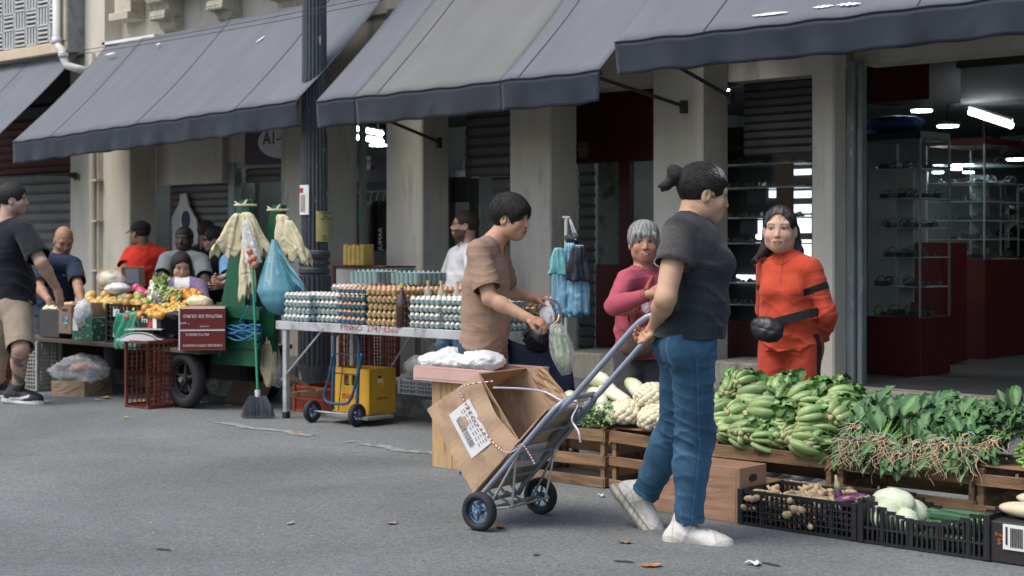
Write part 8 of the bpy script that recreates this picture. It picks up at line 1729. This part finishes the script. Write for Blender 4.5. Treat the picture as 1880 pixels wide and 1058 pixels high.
# --- dark skinned man in grey
E9 = person('man in a grey T-shirt with navy backpack straps behind the fruit stall', 13.9,
    dict(head=(338, 441), neck=(338, 470), chest=(336, 504), pelvis=(336, 580), shR=(306, 478, -1), shL=(370, 480, -1), elR=(296, 516, -1), wrR=(322, 528, -1), elL=(378, 520, -1), wrL=(380, 528, -1), ground=.14),
    look=(-.12, -1, -.04), fwd=(-.1, -1), skin=(.055, .036, .028), k=1.0, g=1.10, h=.0095, hh=.0055, hp=dict(nose=1.3, cheek=1.1, jaw=.97, lip=(.09, .045, .04)), hairc=(.008, .008, .008),
    style=dict(e=.008, front=.058, back=-.05, fr=200, amp=.002), top=dict(col=(.15, .175, .19), sleeve=.75, hem=.06, e=.018, e1=.03), pants=dict(col=(.05, .05, .06), mat=M_CLOTH), shoes=dict(col=(.1, .1, .1), style=2))
b = MB()
for s in (-1, 1): b.tube([E9['N']+E9['RT']*s*.09+E9['up']*.0-E9['F']*.04, E9['N']+E9['RT']*s*.105+E9['F']*.06-E9['up']*.02, E9['C']+E9['RT']*s*.12+E9['F']*.125, E9['C']+E9['RT']*s*.135+E9['F']*.12-E9['up']*.16], .030, 8, flat=.35)
q = E9['C']-E9['F']*.23; b.ball(q, (.15, .15, .22), 10); bp = b.build('backpack', M_NAVY, smooth=True); tag(bp, 'navy backpack worn by the man in the grey T-shirt', 'backpack')
# --- woman in purple
def stripes(v, c, q, env):
    op_ = (np.abs(q[:, 0]) < .062+.10*np.clip(.2-q[:, 2], 0, .3)) & (q[:, 1] > .0); c[op_] = (.012, .018, .035); m = op_ & (np.abs(((q[:, 2]-.26) % .055)-.02) < .005) & (q[:, 2] < .30); c[m] = (.6, .6, .62); m = op_ & (q[:, 2] > .325); c[m] = (.65, .63, .62); return c
E10 = person('woman with straight black hair in a purple jacket and striped top, seated behind the fruit', 13.1,
    dict(head=(333, 490), neck=(336, 520), chest=(337, 548), pelvis=(340, 612), shR=(305, 530, -1), shL=(366, 528, -1), elR=(298, 566, -1), wrR=(322, 580, -1), elL=(374, 566, -1), wrL=(352, 580, -1), leg=.8),
    look=(.32, -.90, -.30), fwd=(.15, -1), skin=(.50, .32, .22), k=1.0, g=.98, h=.009, hh=.0055, hp=dict(nose=.9, cheek=1.05, eye=.6, lip=(.45, .14, .12)), hairc=(.013, .012, .012),
    style=dict(fy=.11, e=.013, front=.070, back=-.075, R=.27, amp=.0015, k=.02, ears=False, extra=[('c', (.066, .0, .02), (.074, .018, -.12), .026, .022), ('c', (-.066, .0, .02), (-.074, .018, -.14), .026, .024), ('c', (0, -.08, 0), (0, -.07, -.13), .05, .045)]),
    top=dict(col=(.19, .14, .24), name='jacket', sleeve=1.9, hem=.05, e=.022, colf=stripes), pants=dict(col=(.05, .05, .06), mat=M_CLOTH), shoes=dict(col=(.1, .1, .1), style=2))
# --- two dark figures further back, and the one behind the green boards
E11 = person('dark haired man with sunglasses in a black T-shirt, in profile behind the stall', 14.2,
    dict(head=(393, 441), neck=(402, 468), chest=(408, 500), pelvis=(408, 570), ground=.14), look=(-.95, -.28, -.06), fwd=(-.8, -.5), skin=(.40, .25, .18), k=.98, g=1.0, h=.010, hh=.006, hp=dict(nose=1.1), hairc=(.013, .012, .012),
    style=dict(e=.016, front=.05, back=-.06), top=dict(col=(.010, .011, .013), sleeve=.8, hem=.06), pants=dict(col=(.03, .03, .035), mat=M_CLOTH), shoes=dict(col=(.1, .1, .1), style=2))
E12 = person('man with reddish brown hair in dark clothes, furthest back behind the stall', 15.1,
    dict(head=(381, 428), neck=(378, 456), chest=(376, 490), pelvis=(376, 560), ground=.2), look=(.6, .8, 0), fwd=(.5, .86), skin=(.24, .13, .09), k=1.0, g=1.0, h=.011, hh=.007, hp={}, hairc=(.05, .022, .015),
    style=dict(e=.008, front=.055, back=-.05), top=dict(col=(.012, .013, .016), sleeve=.8, hem=.06), pants=dict(col=(.03, .03, .035), mat=M_CLOTH), shoes=dict(col=(.1, .1, .1), style=2))
E13 = person('person in a blue T-shirt and jeans mostly hidden behind the green boards of the cart', 12.95,
    dict(head=(428, 436), neck=(436, 468), chest=(440, 505), pelvis=(448, 590), shR=(418, 482, 1), elR=(420, 512, -1), wrR=(398, 514, -1), elL=(425, 522, -1), wrL=(404, 524, -1)), look=(-.95, -.2, -.1), fwd=(-.9, -.3), skin=(.44, .27, .19), k=.95, g=1.0, h=.010, hh=.006, hp={}, hairc=(.06, .06, .06),
    style=dict(e=.010, front=.055, back=-.05), top=dict(col=(.10, .22, .38), sleeve=.9, hem=.06, e=.02, e1=.035), pants=dict(col=(.035, .06, .11), name='jeans'), shoes=dict(col=(.1, .1, .1), style=2), hands={'R': dict(curl=.7), 'L': dict(curl=.7)})
E14 = person('man in black with white shoes walking inside the big shop', 19.6,
    dict(head=(1852, 396), neck=(1858, 418), chest=(1862, 446), pelvis=(1860, 500), elR=(1872, 470, -1), wrR=(1868, 500, -1), knR=(1850, 548, -1), anR=(1846, 592, 1), knL=(1838, 548, -1), anL=(1829, 588, 1), ground=.25), look=(-.75, -.65, -.05), fwd=(-.7, -.7), skin=(.40, .25, .18), k=1.0, g=1.0, h=.011, hh=.007, hp={}, hairc=(.012, .012, .012),
    style=dict(e=.014, front=.055, back=-.05), top=dict(col=(.008, .009, .011), sleeve=.8, hem=.06), pants=dict(col=(.012, .012, .015), mat=M_CLOTH, e1=.03), shoes=dict(col=(.65, .65, .63)), feet={'R': ((-.5, -.8, 0), (0, 0, 1)), 'L': ((-.8, -.5, 0), (0, 0, 1))})
# ---------------- worn things
def glasses(E, col, tint=None, label=''):
    b = MB(); L = E['L']
    for s in (-1, 1):
        c = [L(s*.031+.020*math.cos(a), .096, .010+.0145*math.sin(a)) for a in [2*math.pi*i/16 for i in range(16)]]; b.tube(c, .0022, 5, closed=True); b.tube([L(s*.051, .094, .014), L(s*.078, .06, .014), L(s*.083, -.01, .01)], .0022, 5)
        if tint: b.add([L(s*.031+.019*math.cos(a), .0955, .010+.0135*math.sin(a)) for a in [2*math.pi*i/16 for i in range(16)]], [tuple(range(16))])
    b.tube([L(-.011, .097, .013), L(0, .100, .015), L(.011, .097, .013)], .002, 5); tag(b.build('glasses', M_BLACK), label, 'glasses')
glasses(E5, 0, None, 'thin dark glasses worn by the bearded man in the white T-shirt'); glasses(E11, 0, 1, 'dark sunglasses worn by the man in black behind the stall')
# waist bag of the woman in orange
e = empty('waist_bag', tuple(E3['PV']), 'black waist bag worn across the hips by the woman in orange', 'bag')
c = P(1408, 603, d=8.10); Rb = frame3(c2w(-.5, -.85), c2w(.25, 0, 1)); f = smin(.02, [ell(c, V(.095, .045, .062), Rb), ell(c-V(0, 0, .025), V(.08, .05, .05), Rb)])
sdf_obj('pouch', lambda p: f(p)+.0014*np.sin(((p-c)@Rb)[:, 0]*120+2*np.sin(((p-c)@Rb)[:, 2]*60))+.003*np.exp(-(((p-c)@Rb)[:, 2]/.006)**2), c-.15, c+.15, .005, mat('glossy black nylon', (.014, .014, .016), .35, .2, 10, .3, 70), e)
b = MB(); F, RT, up, PV = E3['F'], E3['RT'], E3['up'], E3['PV']; o = PV+up*.075
pts = [o+(RT*math.cos(a)*.195+F*math.sin(a)*.160)+up*(.045-.05*math.cos(a)) for a in [math.pi*2*i/28 for i in range(28)]]
b.tube(pts, [.026 if (F@(p-o) > 0 and RT@(p-o) < .05) else .018 for p in pts], 8, closed=True, flat=1); 
b = MB()
for i in range(28): 
    p, q = pts[i], pts[(i+1) % 28]; w_ = .024; n_ = nrm(p-o)*.004; n2 = nrm(q-o)*.004; b.quad(p-up*w_+n_, q-up*w_+n2, q+up*w_+n2, p+up*w_+n_)
b.build('strap', MATS['glossy black nylon'], e, solid=.005)
q = E3; text('REVERSE', q['C']+q['F']*.150+q['RT']*.085-q['up']*.045, -q['RT'], q['up'], .024, mat('embossed orange', (.36, .035, .018), .8), q['top'])
# shoulder bag of the woman in pink
e = empty('shoulder_bag', tuple(E4['PV']), 'brown shoulder bag with reddish strap hanging on the woman in pink', 'bag')
c = P(1170, 636, d=8.80); f = ell(c, V(.10, .045, .075), frame3(c2w(0, -1, 0))); sdf_obj('bag_body', lambda p: np.maximum(f(p)+.003*wob(p, (30, 30, 30)), (p-c)[:, 2]-.045), c-.15, c+.15, .006, mat('brown canvas', (.11, .075, .058), .8, .2, 9), e)
b = MB(); pp = spl([P(1198, 505, d=8.93), P(1186, 530, d=8.83), P(1166, 575, d=8.80), P(1152, 612, d=8.78)], 4); b.tube(pp, .011, 6, flat=.4); b.build('strap', mat('reddish leather', (.28, .06, .035), .6), e)
e = empty('plastic_bag', tuple(P(1190, 600, d=8.7)), 'small clear bag hanging before the folded arms of the woman in pink', 'bag'); b = MB(); b.ball(P(1186, 562, d=8.72), (.030, .025, .042), 8, fn=lambda v_: v_*(1+.1*np.sin(v_[:, :1]*9)*np.cos(v_[:, 2:3]*8))); b.build('bag_body', M_BAGCLR, e, smooth=True)
